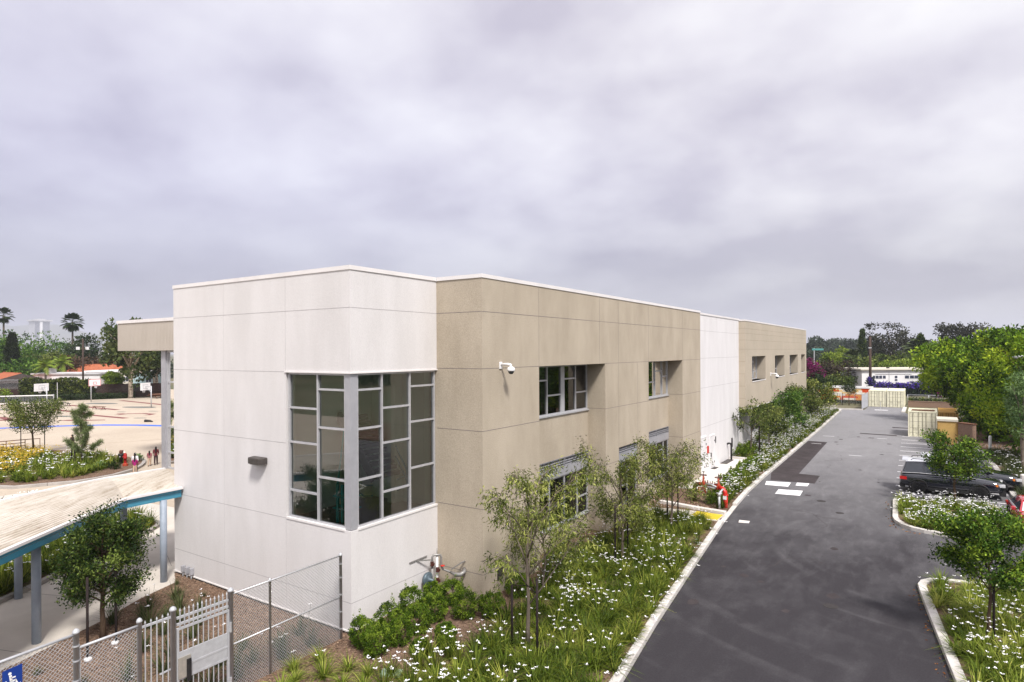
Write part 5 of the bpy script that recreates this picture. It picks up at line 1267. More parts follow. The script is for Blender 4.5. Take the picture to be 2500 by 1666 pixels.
container('shipping_container', 'right one of the two cream containers side by side at the end of the road', -4.82, -2.62, 107.7, 7.5, 2.45, M_CREAM, M_CREAMD, 'shipping containers in the car park')
container('shipping_container', 'ochre shipping container half hidden under the big tree beside the cream one', 1.05, 2.6, 73.3, 5.5, 2.45, M_ORANGEC, mat('ochre_dark',(.26,.14,.03),.6,(.2,.11,.025),3), 'shipping containers in the car park')
for i, (y, x0, x1, l) in enumerate(((73.0,-1.2,.7,'front plank of the two lying on the cream container roof'),(73.9,-1.15,.75,'rear plank of the two lying on the cream container roof'))):
    b = MB(); b.box(x0,x1,y,y+.16,2.5,2.56); lab(b.build('timber_plank', M_RUSTY), l, 'plank', 'planks on the container roof')
t = thing('storage_shed', 'ochre plywood storage box with a pale lid beside the cream container', 'shed', (1.6,67.5,0))
b = MB(); b.box(.88,2.32,67.5,69.9,.08,2.12); b.box(.92,1.02,67.5,67.6,0,.1); b.box(2.18,2.28,67.5,67.6,0,.1); b.build('walls', M_PLY, t)
b = MB(); b.box(.82,2.38,67.42,69.95,2.12,2.3); b.build('lid', M_HOUSEC, t)
b = MB(); b.box(.88,.93,67.485,67.5,.08,2.1); b.box(2.27,2.32,67.485,67.5,.08,2.1); b.build('corner_trim', M_ORANGEC, t)
t = thing('storage_shed', 'brown chipboard storage box in front of the ochre one', 'shed', (2.9,67.1,0))
b = MB(); b.prism([(2.36,67.42),(3.34,66.55),(3.62,66.95),(2.7,67.9)], .06, 2.0); b.build('walls', M_PLYB, t)
b = MB(); b.prism([(2.30,67.42),(3.36,66.46),(3.7,66.97),(2.7,68.0)], 2.0, 2.07); b.build('lid', M_RUSTY, t)
# gate leaves and low wall at the far end
t = thing('open_gate_leaf', 'grey screened gate leaf standing open left of the two cream containers', 'gate', (-7.3,103,0))
a, c = Vector((-7.55,101.2,0)), Vector((-7.2,106.9,0))
b = MB(); 
for z in (.1,1.15,2.15): b.bar(a+Vector((0,0,z)), c+Vector((0,0,z)), .05,.05)
for f in (0,.5,1): p = a.lerp(c,f); b.tube([p+Vector((0,0,0)), p+Vector((0,0,2.2))], .035, 6)
b.build('gate_frame', M_GALVW, t)
b = MB(); b.bar(a+Vector((0,0,1.1)), c+Vector((0,0,1.1)), .01, 2.0); b.build('privacy_screen', M_MESHG, t)
b = MB(); b.box(-2.75,-2.3,99.3,107.4,-.05,.16); b.box(-13.2,-7.4,100.45,100.8,-.05,.16); struct('far_kerb', b, M_KERB)
t = thing('boom_barrier', 'low white sign base with a thin post on the road before the containers', 'road sign', (-5.2,101.6,0))
b = MB(); b.box(-6.,-4.4,101.4,101.7,0,.08); b.build('base', M_WPAINT, t)
b = MB(); b.tube([(-5.3,101.55,.08),(-5.3,101.55,1.2)], .03, 6); b.build('post', M_GALVW, t)
# mural wall
t = thing('mural_wall', 'low wall painted with red, orange and cream rectangles under a white cap', 'wall', (-10.5,114.8,0))
b = MB(); b.box(-16.5,-7.0,114.6,114.85,-.1,2.3); b.build('wall_body', M_HOUSEC, t)
b = MB(); b.box(-16.6,-6.95,114.5,114.95,2.3,2.65); b.build('wall_cap', M_WPAINT, t)
pr = random.Random(5); cols = [mat('mural_red',(.62,.07,.012),.8,(.55,.06,.012),3), mat('mural_orange',(.70,.27,.05),.8,(.63,.24,.045),3), mat('mural_sand',(.72,.50,.22),.8,(.66,.46,.20),3), mat('mural_brown',(.30,.10,.05),.8,(.25,.085,.045),3), mat('mural_cream',(.78,.73,.62),.8,(.72,.67,.57),3)]
bs = [MB() for _ in cols]
for r in range(7):
    x = -16.5
    while x < -7.1:
        l = pr.choice((.5,.9,1.4,1.9)); x1 = min(x+l,-7.02); k = pr.choices(range(5),(5,5,3,.0 if r>1 else 1.2,3))[0]
        bs[k].box(x,x1,114.588,114.6,.08+r*.315,.08+(r+1)*.315); x = x1
for k, nm in enumerate(('red','orange','sand','brown','cream')): bs[k].build('painted_block', cols[k], t)
# small staked tree handled with the trees; white house behind
def flat_house(name, label, x0, y0, x1, y1, dep, zb, zt, wallm, roofm, over=.4, rt=.28, wins=(), group=None, cat='house', roofp=None, pitch=0., hip=None):
    """house whose front runs from (x0,y0) to (x1,y1); depth goes away behind it"""
    a, c = Vector((x0,y0,0)), Vector((x1,y1,0)); d = (c-a).normalized(); n = Vector((-d.y,d.x,0)); l = (c-a).length
    t = thing(name, label, cat, (x0,y0,zb), group)
    def pt(u, v, z): q = a+d*u+n*v; return (q.x,q.y,z)
    def bx(b, u0,u1,v0,v1,z0,z1):
        k = len(b.v); b.v += [pt(u0,v0,z0),pt(u1,v0,z0),pt(u1,v1,z0),pt(u0,v1,z0),pt(u0,v0,z1),pt(u1,v0,z1),pt(u1,v1,z1),pt(u0,v1,z1)]
        for q in ((3,2,1,0),(4,5,6,7),(0,1,5,4),(1,2,6,5),(2,3,7,6),(3,0,4,7)): b.f.append(tuple(k+i for i in q)); b.m.append(0)
    b = MB(); bx(b,0,l,0,dep,zb,zt); b.build('wall', wallm, t)
    b = MB()
    if pitch:
        o = over; k = hip if hip is not None else 0
        e = [pt(-o,-o,zt+.02),pt(l+o,-o,zt+.02),pt(l+o,dep+o,zt+.02),pt(-o,dep+o,zt+.02)]; r = [pt(k,dep/2,zt+pitch),pt(l-k,dep/2,zt+pitch)]
        b.face([e[0],e[1],r[1],r[0]]); b.face([e[2],e[3],r[0],r[1]]); b.face([e[3],e[2],e[1],e[0]])
        for tri in ([e[1],e[2],r[1]],[e[3],e[0],r[0]]):
            gb = b if k else MB(); gb.face(tri)
            if not k: gb.build('gable_wall', wallm, t)
        rr = MB(); rr.tube([r[0],r[1]], .12, 6); ro = b.build('roof', roofm, t); rr.build('ridge', roofm, ro)
    else:
        bx(b,-over,l+over,-over,dep+over,zt+.01,zt+rt); ro = b.build('roof', roofm, t)
    for u0,u1,z0,z1 in wins:
        b = MB(); bx(b,u0-.06,u1+.06,-.03,0,z0-.06,z1+.06); o = b.build('window', M_WPAINT, t)
        g = MB(); bx(g,u0,u1,-.045,-.032,z0,z1); 
        g.build('pane', M_WINB, o)
        if u1-u0 > 1.2: g = MB(); bx(g,(u0+u1)/2-.03,(u0+u1)/2+.03,-.06,-.046,z0,z1); g.build('mullion', M_WPAINT, o)
    return t, bx
wh, bx = flat_house('white_house', 'long low white flat-roofed house with strip windows beyond the road end', -10.3,138.3,1.3,145.9,8,-.2,4.55, M_HOUSEW, M_HOUSEC, .45, .32, [(1.5,1.9,2.9,3.5),(2.1,2.55,2.9,3.5),(2.65,3.9,2.9,3.5),(4.05,4.6,2.9,3.5),(6.35,6.85,2.95,3.45),(6.35,6.85,2.45,2.8),(8.3,9.1,2.9,3.5),(9.25,10.9,2.9,3.5),(11.0,11.8,2.9,3.5)])
b = MB(); bx(b,5.2,5.32,-.05,.0,.0,4.2); bx(b,2.6,9.6,-.09,-.03,3.75,3.81); b.build('downpipe', M_GALVW, wh)
b = MB(); bx(b,5.3,5.7,.6,1.0,4.9,5.1); bx(b,10.8,11.,.6,.8,4.9,5.2); b.build('roof_vent', M_BLACK, wh)
# boundary fences on the far right
def rail_fence(name, label, pts, h, np_, m=M_GALVW, screen=None):
    t = thing(name, label, 'fence', (pts[0][0],pts[0][1],0)); P = [Vector((x,y,0)) for x,y in pts]; a, c = P
    b = MB(); b.tube([a+Vector((0,0,h)), c+Vector((0,0,h))], .045, 6); b.build('top_rail', m, t, smooth=True)
    for k in range(np_): p = a.lerp(c,k/(np_-1)); b = MB(); b.tube([p, p+Vector((0,0,h+.04))], .05, 6); b.build('post', m, t, smooth=True)
    b = MB(); n = int((c-a).length/.16)
    for k in range(n):
        p, q = a.lerp(c,k/n), a.lerp(c,min(1,(k+6)/n)); b.bar(p+Vector((0,0,.1)), q+Vector((0,0,h)), .008,.008); b.bar(p+Vector((0,0,h)), q+Vector((0,0,.1)), .008,.008)
    b.build('wire_mesh', M_GALV, t)
    return t
rail_fence('chain_link_fence', 'white-railed wire fence in front of the painted wall', [(-13.,111.),(-7.4,111.6)], 1.55, 4)
rail_fence('chain_link_fence', 'white-railed wire fence below the violet flowering hedge', [(-2.4,118.),(6.,118.6)], 1.3, 4)
b = MB(); b.box(-2.2,6,111.,111.4,-.1,.75); b.box(-2.25,6.05,110.95,111.45,.75,.80); lab(b.build('low_wall', M_PLYB), 'low brown retaining wall behind the lone cream container', 'wall')
# poles
def wood_pole(name, label, x, y, h, r=.16, arms=(), cat='utility pole', tr=()):
    t = thing(name, label, cat, (x,y,0)); b = MB(); b.tube([(x,y,-.2),(x,y,h*.5),(x,y,h)], [r,r*.9,r*.75], 10); b.build('pole', mat('creosoted_pole',(.05,.032,.026),.95,(.08,.055,.045),6,stretch=(3,3,.3)), t, smooth=True)
    for z, l, a in arms: b = MB(); b.bar((x-l*math.cos(a),y-l*math.sin(a),z),(x+l*math.cos(a),y+l*math.sin(a),z),.1,.12); b.build('cross_arm', M_BARK, t)
    return t
up = wood_pole('utility_pole', 'dark wooden utility pole rising in front of the white house', -8.05,125.5,10.8,.24)
b = MB(); b.box(-8.3,-7.8,125.3,125.4,8.75,8.95); b.build('band', M_GALVW, up)
p2 = wood_pole('floodlight_pole', 'slim brown pole carrying two small white floodlights behind the hedge', -143.95,58.2,11.6,.2)
for dx in (-.9,.75): b = MB(); b.box(-143.95+dx*.55-.35,-143.95+dx*.55+.35,58.2+dx*.8-.2,58.2+dx*.8+.2,9.35,9.95); b.build('floodlight', M_WPAINT, p2)
b = MB(); b.bar((-144.6,57.4,9.5),(-143.3,59.,9.5),.1,.1); b.build('cross_arm', M_BARK, p2)
t = thing('street_lamp', 'pale cobra-head street lamp poking out of the big tree at the right edge', 'street lamp', (9.6,61.5,0))
b = MB(); b.tube([(9.6,61.5,0),(9.6,61.5,7.6)], [.09,.06], 10); b.build('pole', M_GALV, t, smooth=True)
b = MB(); b.tube([(9.6,61.5,7.5),(8.2,62.5,7.85),(6.9,63.4,7.85)], .04, 8); b.build('arm', M_GALV, t, smooth=True)
b = MB(); b.tube([(7.1,63.25,7.85),(6.6,63.6,7.87),(5.85,64.1,7.84)], [.07,.16,.08], 10); b.build('lamp_head', M_WPAINT, t, smooth=True)
for (x,y,h,r,l) in ((4.32,63.3,1.45,.11,'slim white bollard in the flower bed behind the parking stalls'),(4.75,47.0,1.1,.16,'stout grey concrete bollard beside the farther SUV')):
    b = MB(); b.lathe([(r,0),(r,h-.05),(r*.8,h),(r*.2,h+.03)], (x,y,.05), 12); lab(b.build('bollard', M_CONCB if r > .12 else M_WPAINT, smooth=False), l, 'bollard', 'bollards in the back bed')
t = thing('street_sign', 'small teal street name sign far beyond the building corner', 'sign', (-20.6,154.2,0))
b = MB(); b.tube([(-20.8,154.1,0),(-20.8,154.1,9)], .1, 6); b.build('post', M_GALVW, t)
b = MB(); b.box(-21.2,-18.9,154.0,154.06,8.45,8.85); b.build('sign_panel', M_TEALSIGN, t)

# ------------------------------------------------------------------ playground furniture and the neighbours on the left
def hoop(label, base, bz, fdir, W_=1.8, H_=1.05, red=False, cen=None):
    x, y = base; d = Vector((math.cos(fdir), math.sin(fdir), 0)); s = Vector((-d.y,d.x,0)); o = Vector((x,y,0))
    t = thing('basketball_hoop', label, 'basketball hoop', (x,y,0), 'basketball hoops on the playground')
    b = MB(); b.tube([o,o+Vector((0,0,bz+H_*.6))], .085, 10); b.build('post', M_GALVW, t, smooth=True)
    c = o+d*1.0+Vector((0,0,bz+H_/2))
    b = MB(); b.bar(o+Vector((0,0,bz+H_*.5)), c-d*.05, .09,.09); b.bar(o+Vector((0,0,bz-.3)), c-d*.05+Vector((0,0,-.1)), .06,.06); b.build('arm', M_GALV, t)
    b = MB(); k = len(b.v)
    b.v += [tuple(c+s*sx*W_/2+Vector((0,0,sz*H_/2))+d*dd) for dd in (-.03,.03) for sx,sz in ((-1,-1),(1,-1),(1,1),(-1,1))]
    for q in ((3,2,1,0),(4,5,6,7),(0,1,5,4),(1,2,6,5),(2,3,7,6),(3,0,4,7)): b.f.append(q); b.m.append(0)
    bo = b.build('backboard', M_WPAINT, t)
    b = MB(); mm = mat('backboard_red',(.62,.10,.10),.7,(.55,.09,.09),4) if red else mat('backboard_grey',(.25,.26,.28),.7,(.2,.21,.23),4)
    e = .035
    def rect(w0,h0,cz,wd):
        for sx0,sx1,sz0,sz1 in ((-w0,w0,h0,h0),(-w0,w0,-h0,-h0),(-w0,-w0,-h0,h0),(w0,w0,-h0,h0)):
            for dd in (e,-e): b.bar(c+s*sx0+Vector((0,0,sz0+cz))+d*dd, c+s*sx1+Vector((0,0,sz1+cz))+d*dd, wd, .012, up=d)
    if red: rect(W_/2-.03,H_/2-.03,0,.07); rect(.28,.2,-.1,.06)
    else: rect(.5,.3,0,.03)
    b.build('board_marking', mm, bo)
    r0 = c+d*.3+Vector((0,0,-H_*.42)); b = MB(); b.tube([r0+d*.23*math.cos(a)+s*.23*math.sin(a) for a in [2*PI*k/16 for k in range(17)]], .02, 6, cap=False); b.build('rim', M_REDO, t, smooth=True)
    b = MB()
    for k in range(10):
        a = 2*PI*k/10; a2 = a+.5; b.tube([r0+d*.23*math.cos(a)+s*.23*math.sin(a), r0+d*.13*math.cos(a2)+s*.13*math.sin(a2)+Vector((0,0,-.45))], .014, 4)
    b.build('net', M_WPAINT, t)
    return t
hoop('basketball hoop with a plain white board seen from behind, left of the hedge', (-121.6,43.8), 2.35, math.radians(205), 2.7, 1.25)
hoop('basketball hoop with a red-edged white board facing the playground', (-122.8,50.9), 2.85, math.radians(10), 2.1, 1.2, True)
hoop('basketball hoop with a plain white board seen from behind, nearest the building', (-101.2,50.4), 2.75, math.radians(205), 2.1, 1.15)
t = thing('volleyball_net', 'white-taped volleyball net strung between grey posts on the playground', 'net', (-111.6,41.1,0))
for x, y in ((-111.6,41.1),(-119.,31.5)): b = MB(); b.tube([(x,y,0),(x,y,2.35)], .07, 8); b.build('post', M_GALV, t)
b = MB(); b.bar((-111.6,41.1,2.2),(-119,31.5,2.2),.03,.13); b.bar((-111.6,41.1,1.05),(-119,31.5,1.05),.03,.10); b.build('tape', M_WPAINT, t)
b = MB()
for k in range(60): f = k/60; b.bar((-111.6-7.4*f,41.1-9.6*f,1.1),(-111.6-7.4*f,41.1-9.6*f,2.15),.012,.012)
for k in range(9): b.bar((-111.6,41.1,1.15+k*.12),(-119,31.5,1.15+k*.12),.012,.012)
b.build('netting', M_GALVW, t)
t = thing('tether_post', 'short grey pole on the playground beside the ivy hedge', 'pole', (-117,43.,0)); b = MB(); b.tube([(-117.,43.6,0),(-117.,43.6,3.9)], .06, 8); b.build('post', M_GALV, t)
def bench(label, c, l, az, m=M_BLACK):
    t = thing('bench', label, 'bench', (*c,0), 'benches on the playground'); d = Vector((math.cos(az),math.sin(az),0)); s = Vector((-d.y,d.x,0)); o = Vector((*c,0))
    b = MB(); b.bar(o-d*l/2+Vector((0,0,.46)), o+d*l/2+Vector((0,0,.46)), .4,.06); b.build('seat', m, t)
    for k in (-.38,.38):
        b = MB(); p = o+d*l*k; b.bar(p+s*.05+Vector((0,0,.44)), p+s*.28, .07,.07); b.bar(p-s*.05+Vector((0,0,.44)), p-s*.28, .07,.07); b.build('leg', m, t)
bench('dark bench on the red court line, left one', (-118.3,45.1), 5.2, math.radians(-6))
bench('low dark bench with block ends, right one', (-105.3,44.7), 3.2, math.radians(5), M_RUSTY)
for i, (x, y, l) in enumerate(((-122.5,62.4,'red-brown picnic table left of the second sycamore'),(-124.6,66.8,'red-brown picnic table by the second sycamore trunk'))):
    t = thing('picnic_table', l, 'picnic table', (x,y,0), 'picnic tables under the sycamores')
    b = MB(); b.box(x-1.1,x+1.1,y-1.4,y+1.4,.7,.78); b.build('table_top', M_RUSTY, t)
    for dx in (-1.5,1.5): b = MB(); b.box(x+dx-.25,x+dx+.25,y-1.4,y+1.4,.42,.48); b.build('seat', M_RUSTY, t)
    b = MB()
    for dy in (-.9,.9): b.bar((x-1.3,y+dy,0),(x+.5,y+dy,.72),.1,.1); b.bar((x+1.3,y+dy,0),(x-.5,y+dy,.72),.1,.1)
    b.build('leg', M_RUSTY, t)
b = MB(); b.tube([(-80.9,39.5,.12),(-80.4,39.9,.1),(-80.0,40.,.06)], [.2,.16,.06], 8); lab(b.build('backpack', M_BLACK, smooth=True), 'small black bag dropped by the blue line on the playground', 'bag')
t = thing('wooden_fence', 'tall dark brown board fence behind the playground', 'fence', (-134,56,0))
b = MB(); A_, B_ = Vector((-134.6,55.6,0)), Vector((-123.5,72.,0)); n = 110
for k in range(n):
    p, q = A_.lerp(B_,k/n), A_.lerp(B_,(k+.93)/n); b.bar(p+Vector((0,0,1.25)), q+Vector((0,0,1.25)), .05, 2.7+.08*math.sin(k*1.7))
b.build('boards', M_FENCEW, t)
t = thing('wooden_fence', 'dark board fence left of the ivy hedge', 'fence', (-150,46,0))
b = MB(); A_, B_ = Vector((-156,42.,0)), Vector((-143.5,51.,0))
for k in range(60): p, q = A_.lerp(B_,k/60), A_.lerp(B_,(k+.93)/60); b.bar(p+Vector((0,0,.8)), q+Vector((0,0,.8)), .05, 1.8)
b.build('boards', M_FENCEW, t)
t = rail_fence('chain_link_fence', 'wire fence with white posts in front of the gabled house on the left', [(-158,47.),(-146,54.)], 3.3, 3)
# houses
H1, f1 = flat_house('gabled_house', 'house with an orange tile roof and dark stucco gable on the left edge', -156.5,58.0,-170,59.2,12,-.2,2.5, M_HOUSED, M_TILE, .5, pitch=2.0, hip=0, wins=[(2,4,.6,1.6)])
flat_house('flat_roof_house', 'low pale house with a flat white roof behind the ivy hedge', -167,57.5,-154.5,65.8,9,-.2,3.9, M_HOUSEW, M_FLAT, .3, .3, wins=[(2,3.2,1.5,2.6),(6,7.4,1.5,2.6)], group='neighbouring houses beyond the playground')
flat_house('tile_roof_house', 'house with a broad terracotta hip roof behind the flat-roofed house', -178,67.5,-168.,74.2,9,-.2,3.9, M_HOUSEC, M_TILE, .6, pitch=1.9, hip=2.5, group='neighbouring houses beyond the playground')
flat_house('tile_roof_house', 'house with a narrow strip of terracotta roof left of the palms', -187,60.,-179.5,65.2,8,-.2,4.1, M_HOUSEW, M_TILE, .5, pitch=1.2, hip=1.5, group='neighbouring houses beyond the playground')
flat_house('flat_roof_house', 'long white house with small dark windows behind the red-edged hoop', -160,65.2,-150,71.6,9,-.2,4.3, M_HOUSEC, M_HOUSEW, .3, .35, wins=[(1.5,3,2.2,3.2),(5,6.3,2.2,3.2),(8.5,10.,2.2,3.2)], group='neighbouring houses beyond the playground')
flat_house('flat_roof_house', 'pale blue flat-roofed house behind the sycamores', -149.6,70.5,-140,76.8,8,-.2,4.1, M_HOUSEB, M_HOUSEW, .3, .3, wins=[(3,4.2,2.,3.),(7,8.2,2.,3.)], group='neighbouring houses beyond the playground')
flat_house('tile_roof_house', 'house with a long terracotta ridge behind the white house and sycamores', -172,74,-152,87.,9,-.2,4.3, M_HOUSEW, M_TILE, .5, pitch=1.4, hip=3., group='neighbouring houses beyond the playground')
flat_house('flat_roof_house', 'plain white boxy house rising behind the purple-brown hedge', -221.4,93.3,-215,97.6,10,-.2,9.2, M_HOUSEW, M_FLAT, .2, .3, wins=[(1,2.2,6,7.4),(4,5.4,6,7.4)], group='neighbouring houses beyond the playground')
b = MB(); b.box(-166,-164.,59.5,61,4.22,5.3); lab(b.build('rooftop_unit', M_FLAT), 'grey air-conditioning unit on the low flat white roof', 'rooftop unit')
# far town, tower, hills
t = thing('office_tower', 'slender pale office tower with a white vertical stripe far away in the haze', 'tower', (-3894,1380,0))
b = MB(); b.box(-3934,-3863,1338,1408,0,181); b.build('tower_body', mat('tower_grey',(.42,.42,.44),.7,(.36,.36,.385),.05), t)
b = MB(); b.box(-3862.9,-3858,1362,1373,0,178); b.build('stripe', M_WPAINT, t)
b = MB()
for k in range(30): b.box(-3863,-3862.5,1340,1360,3+k*5.9,6.5+k*5.9); b.box(-3863,-3862.5,1375,1406,3+k*5.9,6.5+k*5.9)
b.build('window_band', M_WINB, t)
b = MB(); b.box(-3938,-3855,1330,1418,181,188); b.box(-3915,-3875,1358,1392,188,194); b.build('roof_cap', M_FLAT, t)
cr = random.Random(11)
for i, (x,y,h,wd) in enumerate([(-708.4,250.6,19.1,11.8),(-704.5,253.2,14.4,13.4),(-697,258.2,11.6,11.8),(-692.1,261.5,8.4,9.8),(-701.3,255.4,8.1,14.2),(-687.1,264.7,17.4,5.5),(-680.5,269.1,18.2,4.7),(-695.3,259.3,17.5,3.9),(-674,273.4,18.9,7.1),(-709.7,249.8,17.5,8.7)]):
    dx = (i%5)*22
    t = thing('distant_building', ['tallest pale block under the far tower','broad pale block under the far tower','pale stepped block in the far town','low pale block in the far town','wide low white block in the far town','thin pale block right in the far town','small pale block by the far palms','slim white block in the far town','pale block farthest right in the far town','pale block left of the tower foot'][i], 'building', (x*2.4-dx,y*2.4+dx*.3,0), 'pale buildings of the far town'); x *= 2.4; y *= 2.4; wd *= 2.4; h = 8.5+(h-8.5)*2.4
    b = MB(); b.box(x-dx-7,x-dx,y-wd/2,y+wd/2,-1,h); b.build('wall', M_CITY, t)
    b = MB()
    for k in range(int(h/3.2)): b.box(x-dx,x-dx+.1,y-wd*.45,y+wd*.45,k*3.2+1.,k*3.2+2.2)
    b.build('window_band', M_WINB, t)
    b = MB(); b.box(x-dx-7.2,x-dx+.2,y-wd/2-.2,y+wd/2+.2,h,h+.5); b.build('roof', M_CAP, t)
hl = MB(); rh = np.random.default_rng(3); NX, NY = 90, 10
dirv = Vector((-.95,.31,0)); perp = Vector((.31,.95,0))
for i in range(NX):
    for j in range(NY):
        u = -4200+i*110; v = 5600+j*330; q = dirv*v+perp*u
        rdg = 215+85*math.sin(i*.19+1.1)+34*math.sin(i*.47+.4)+16*math.sin(i*1.3+j)
        hh = rdg*math.sin(min(1,j/6)*PI/2)*(1.15 if i < 34 else max(.42,1.15-(i-34)*.028)) + rh.normal(0,5)*(j>0)
        hl.v.append((q.x,q.y,max(-1,hh)))
for i in range(NX-1):
    for j in range(NY-1): a = i*NY+j; hl.f.append((a,a+1,a+NY+1,a+NY)); hl.m.append(0)
struct('hills', hl, mat('hillside',(.075,.085,.05),.95,(.13,.12,.085),.004,8), smooth=True)
# ------------------------------------------------------------------ young trees round the building
GW = 'young willow-leaved trees along the tan wall'; GR = 'young trees along the far kerb'
young_tree('willow_tree', 'open airy young willow-leaved tree nearest the white corner, between two black stakes', 'tree', (-9.43,15.01,.1), 4.9, 1.5, 1.2, L_WIL, M_BARKG, 3, 12, 9, 4600, .14, .03, .55, .06, GW, [(-.42,-.2),(.55,-.42)], 1.45, 2.2, .055, .95)
young_tree('willow_tree', 'low bushy willow-leaved shrub against the recessed ground window', 'tree', (-11.2,18.9,.1), 2.9, 1.35, .3, L_WIL, M_BARKG, 4, 11, 8, 4600, .14, .03, .6, .05, GW, (), 1.0, 1., .11)
young_tree('willow_tree', 'spreading willow-leaved tree in front of the narrow ground window, with one tall black stake', 'tree', (-10.07,23.09,.1), 4.2, 1.6, .8, L_WIL, M_BARKG, 8, 12, 9, 5600, .14, .032, .5, .06, GW, [(.05,-.8),(-.2,1.0)], 1.3, 2.4, .075)
young_tree('willow_tree', 'low loose willow-leaved shrub against the tan pier', 'tree', (-11.3,25.6,.1), 2.0, 1.2, .3, L_WIL, M_BARKG, 11, 9, 6, 3200, .14, .032, .5, .045, GW, (), .8, 1., .13)
young_tree('willow_tree', 'dense rounded young tree between black stakes near the yellow ramp', 'tree', (-10.06,28.83,.1), 4.0, 1.35, 1.0, L_WIL, M_BARKG, 14, 13, 10, 7400, .13, .034, .45, .06, GW, [(-.3,.25),(-.1,1.2)], .9, 2.6, .13)
young_tree('young_tree', 'thin sparse tree with brown twigs in front of the bright white wall', 'tree', (-11.5,51.5,.1), 4.2, 1.65, 1.2, L_OLIVE, M_BARKG, 21, 8, 6, 1500, .20, .08, .3, .06, GR, [(.5,.4),(.7,-.3)], .9, 2.6, .08)
young_tree('young_tree', 'dense olive green tree second along the far kerb', 'tree', (-11.3,57.,.1), 3.8, 1.6, .9, L_OLIVE, M_BARKG, 22, 11, 8, 5000, .2, .085, .4, .06, GR, [(.6,0)], .9, 1.8, .15)
young_tree('young_tree', 'dense olive tree third and broadest along the far kerb', 'tree', (-11.4,64.5,.1), 4.4, 1.75, .9, L_BROAD, M_BARKG, 23, 11, 8, 5000, .22, .10, .3, .06, GR, (), .9, 1.8, .16)
young_tree('young_tree', 'dense mid green tree fourth along the far kerb', 'tree', (-11.0,71.5,.1), 4.3, 1.7, .9, L_OLIVE, M_BARKG, 24, 11, 8, 4600, .22, .10, .3, .06, GR, (), .9, 1.8, .16)
young_tree('young_tree', 'yellowish green rounded tree last along the far kerb', 'tree', (-11.2,86.,.1), 4.4, 2.0, .8, L_WIL, M_BARKG, 25, 11, 8, 4600, .25, .11, .4, .06, GR, (), .9, 1.8, .16)
young_tree('oak_tree', 'dark dense young oak with two thin stakes beside the covered walk', 'tree', (-20.45,8.75,.03), 3.75, 1.1, .85, L_OAK, M_BARK, 35, 19, 12, 20000, .09, .042, .0, .075, None, [(1.1,-.85),(.72,.05)], .75, 2.3, .125, .88)
GI = 'young trees on the parking islands'
young_tree('young_tree', 'dark green young tree on the nearest parking island at the right edge', 'tree', (1.5,22.67,.1), 3.65, 1.12, 1.25, L_PARK, M_BARK, 41, 16, 12, 14500, .095, .05, .0, .05, GI, [(.09,-.3)], .8, 1.9, .12)
young_tree('young_tree', 'bright green young tree on the second island in front of the SUV', 'tree', (1.29,41.4,.1), 3.75, 1.15, 1.0, L_PARK, M_BARK, 42, 15, 11, 6800, .13, .07, .0, .06, GI, (), .85, 1.9, .12)
young_tree('young_tree', 'small dark tree with red-brown stakes before the painted wall', 'tree', (-9.9,109.5,.0), 3.2, .8, 1.4, L_DARK, M_BARK, 43, 9, 7, 1100, .2, .09, .0, .06, None, [(-.9,-.2),(.8,.2)], .9, 1.8, .2)
young_tree('young_tree', 'small bushy-headed tree with stakes in the planter before the playground', 'tree', (-63.0,21.7,.1), 4.15, 1.95, 1.45, L_OLIVE, M_BARK, 44, 14, 10, 6200, .17, .075, .0, .08, None, [(.1,-.9),(-.5,1.0)], .95, 2.2, .13, lowr=.75)
young_tree('young_tree', 'feathery pale shrub tree at the left edge of the planter', 'tree', (-64.5,16.2,.1), 3.3, 1.5, .5, L_WIL, M_BARKG, 45, 9, 7, 3200, .22, .05, .3, .06, None, (), .8, 1.8, .14)
# young pine: needle tufts on upswept branches
def pine(loc, H, seed):
    rr = random.Random(seed); rng = np.random.default_rng(seed); o = Vector(loc)
    t = thing('young_pine', 'young pine with tufted upswept branches and black stakes in the planter', 'tree', loc)
    b = MB(); b.tube([o, o+Vector((.03,.02,H*.5)), o+Vector((0,0,H*.92))], [.07,.05,.02], 7); tips = []
    spec = [(.20,1.55,-.6,.55),(.22,1.5,2.6,.65),(.24,1.25,1.0,.5),(.26,1.0,4.0,.75),(.30,1.7,-.2,.85),(.33,1.35,3.0,.9),(.55,.75,.4,.6),(.58,.6,2.5,.7),(.68,.7,-.7,.6),(.72,.6,3.3,.6),(.8,.5,1.4,.6),(.86,.4,4.5,.6),(.92,.25,.3,.7)]
    for h, l, az, up in spec:
        s = o+Vector((0,0,H*h)); e = s+Vector((math.cos(az)*l, math.sin(az)*l, up*l*.9)); m = s.lerp(e,.55)-Vector((0,0,.06*l))
        b.tube([s,m,e], [.03,.02,.008], 5)
        for k in range(7): f = .35+.65*k/6; q = s.lerp(m,f/.55) if f < .55 else m.lerp(e,(f-.55)/.45); tips.append((q+Vector((rr.uniform(-.1,.1),rr.uniform(-.1,.1),rr.uniform(-.05,.1))), (e-s).normalized()))
    for k in range(5): tips.append((o+Vector((0,0,H*(.82+.045*k))), Vector((0,0,1))))
    b.build('trunk', M_BARKG, t, smooth=True)
    P = np.array([tuple(q) for q, _ in tips]); D = np.array([tuple(d) for _, d in tips]); k = 70; ix = np.repeat(np.arange(len(P)), k)
    A = unit(D[ix]*.7+rng.normal(size=(len(ix),3))*.7); V, F = leafquads(P[ix]+rng.normal(size=(len(ix),3))*.05, A, rng, .34, .028)
    npmesh('needles', V, F, L_PINE, np.clip(rng.normal(.5,.2,len(ix)),0,1), parent=t)
    for dx, dy in ((-.9,-.3),(.9,-.8)):
        b = MB(); b.tube([o+Vector((dx,dy,-.1)), o+Vector((dx,dy,1.9))], .05, 6); b.build('support_stake', M_STAKE, t)
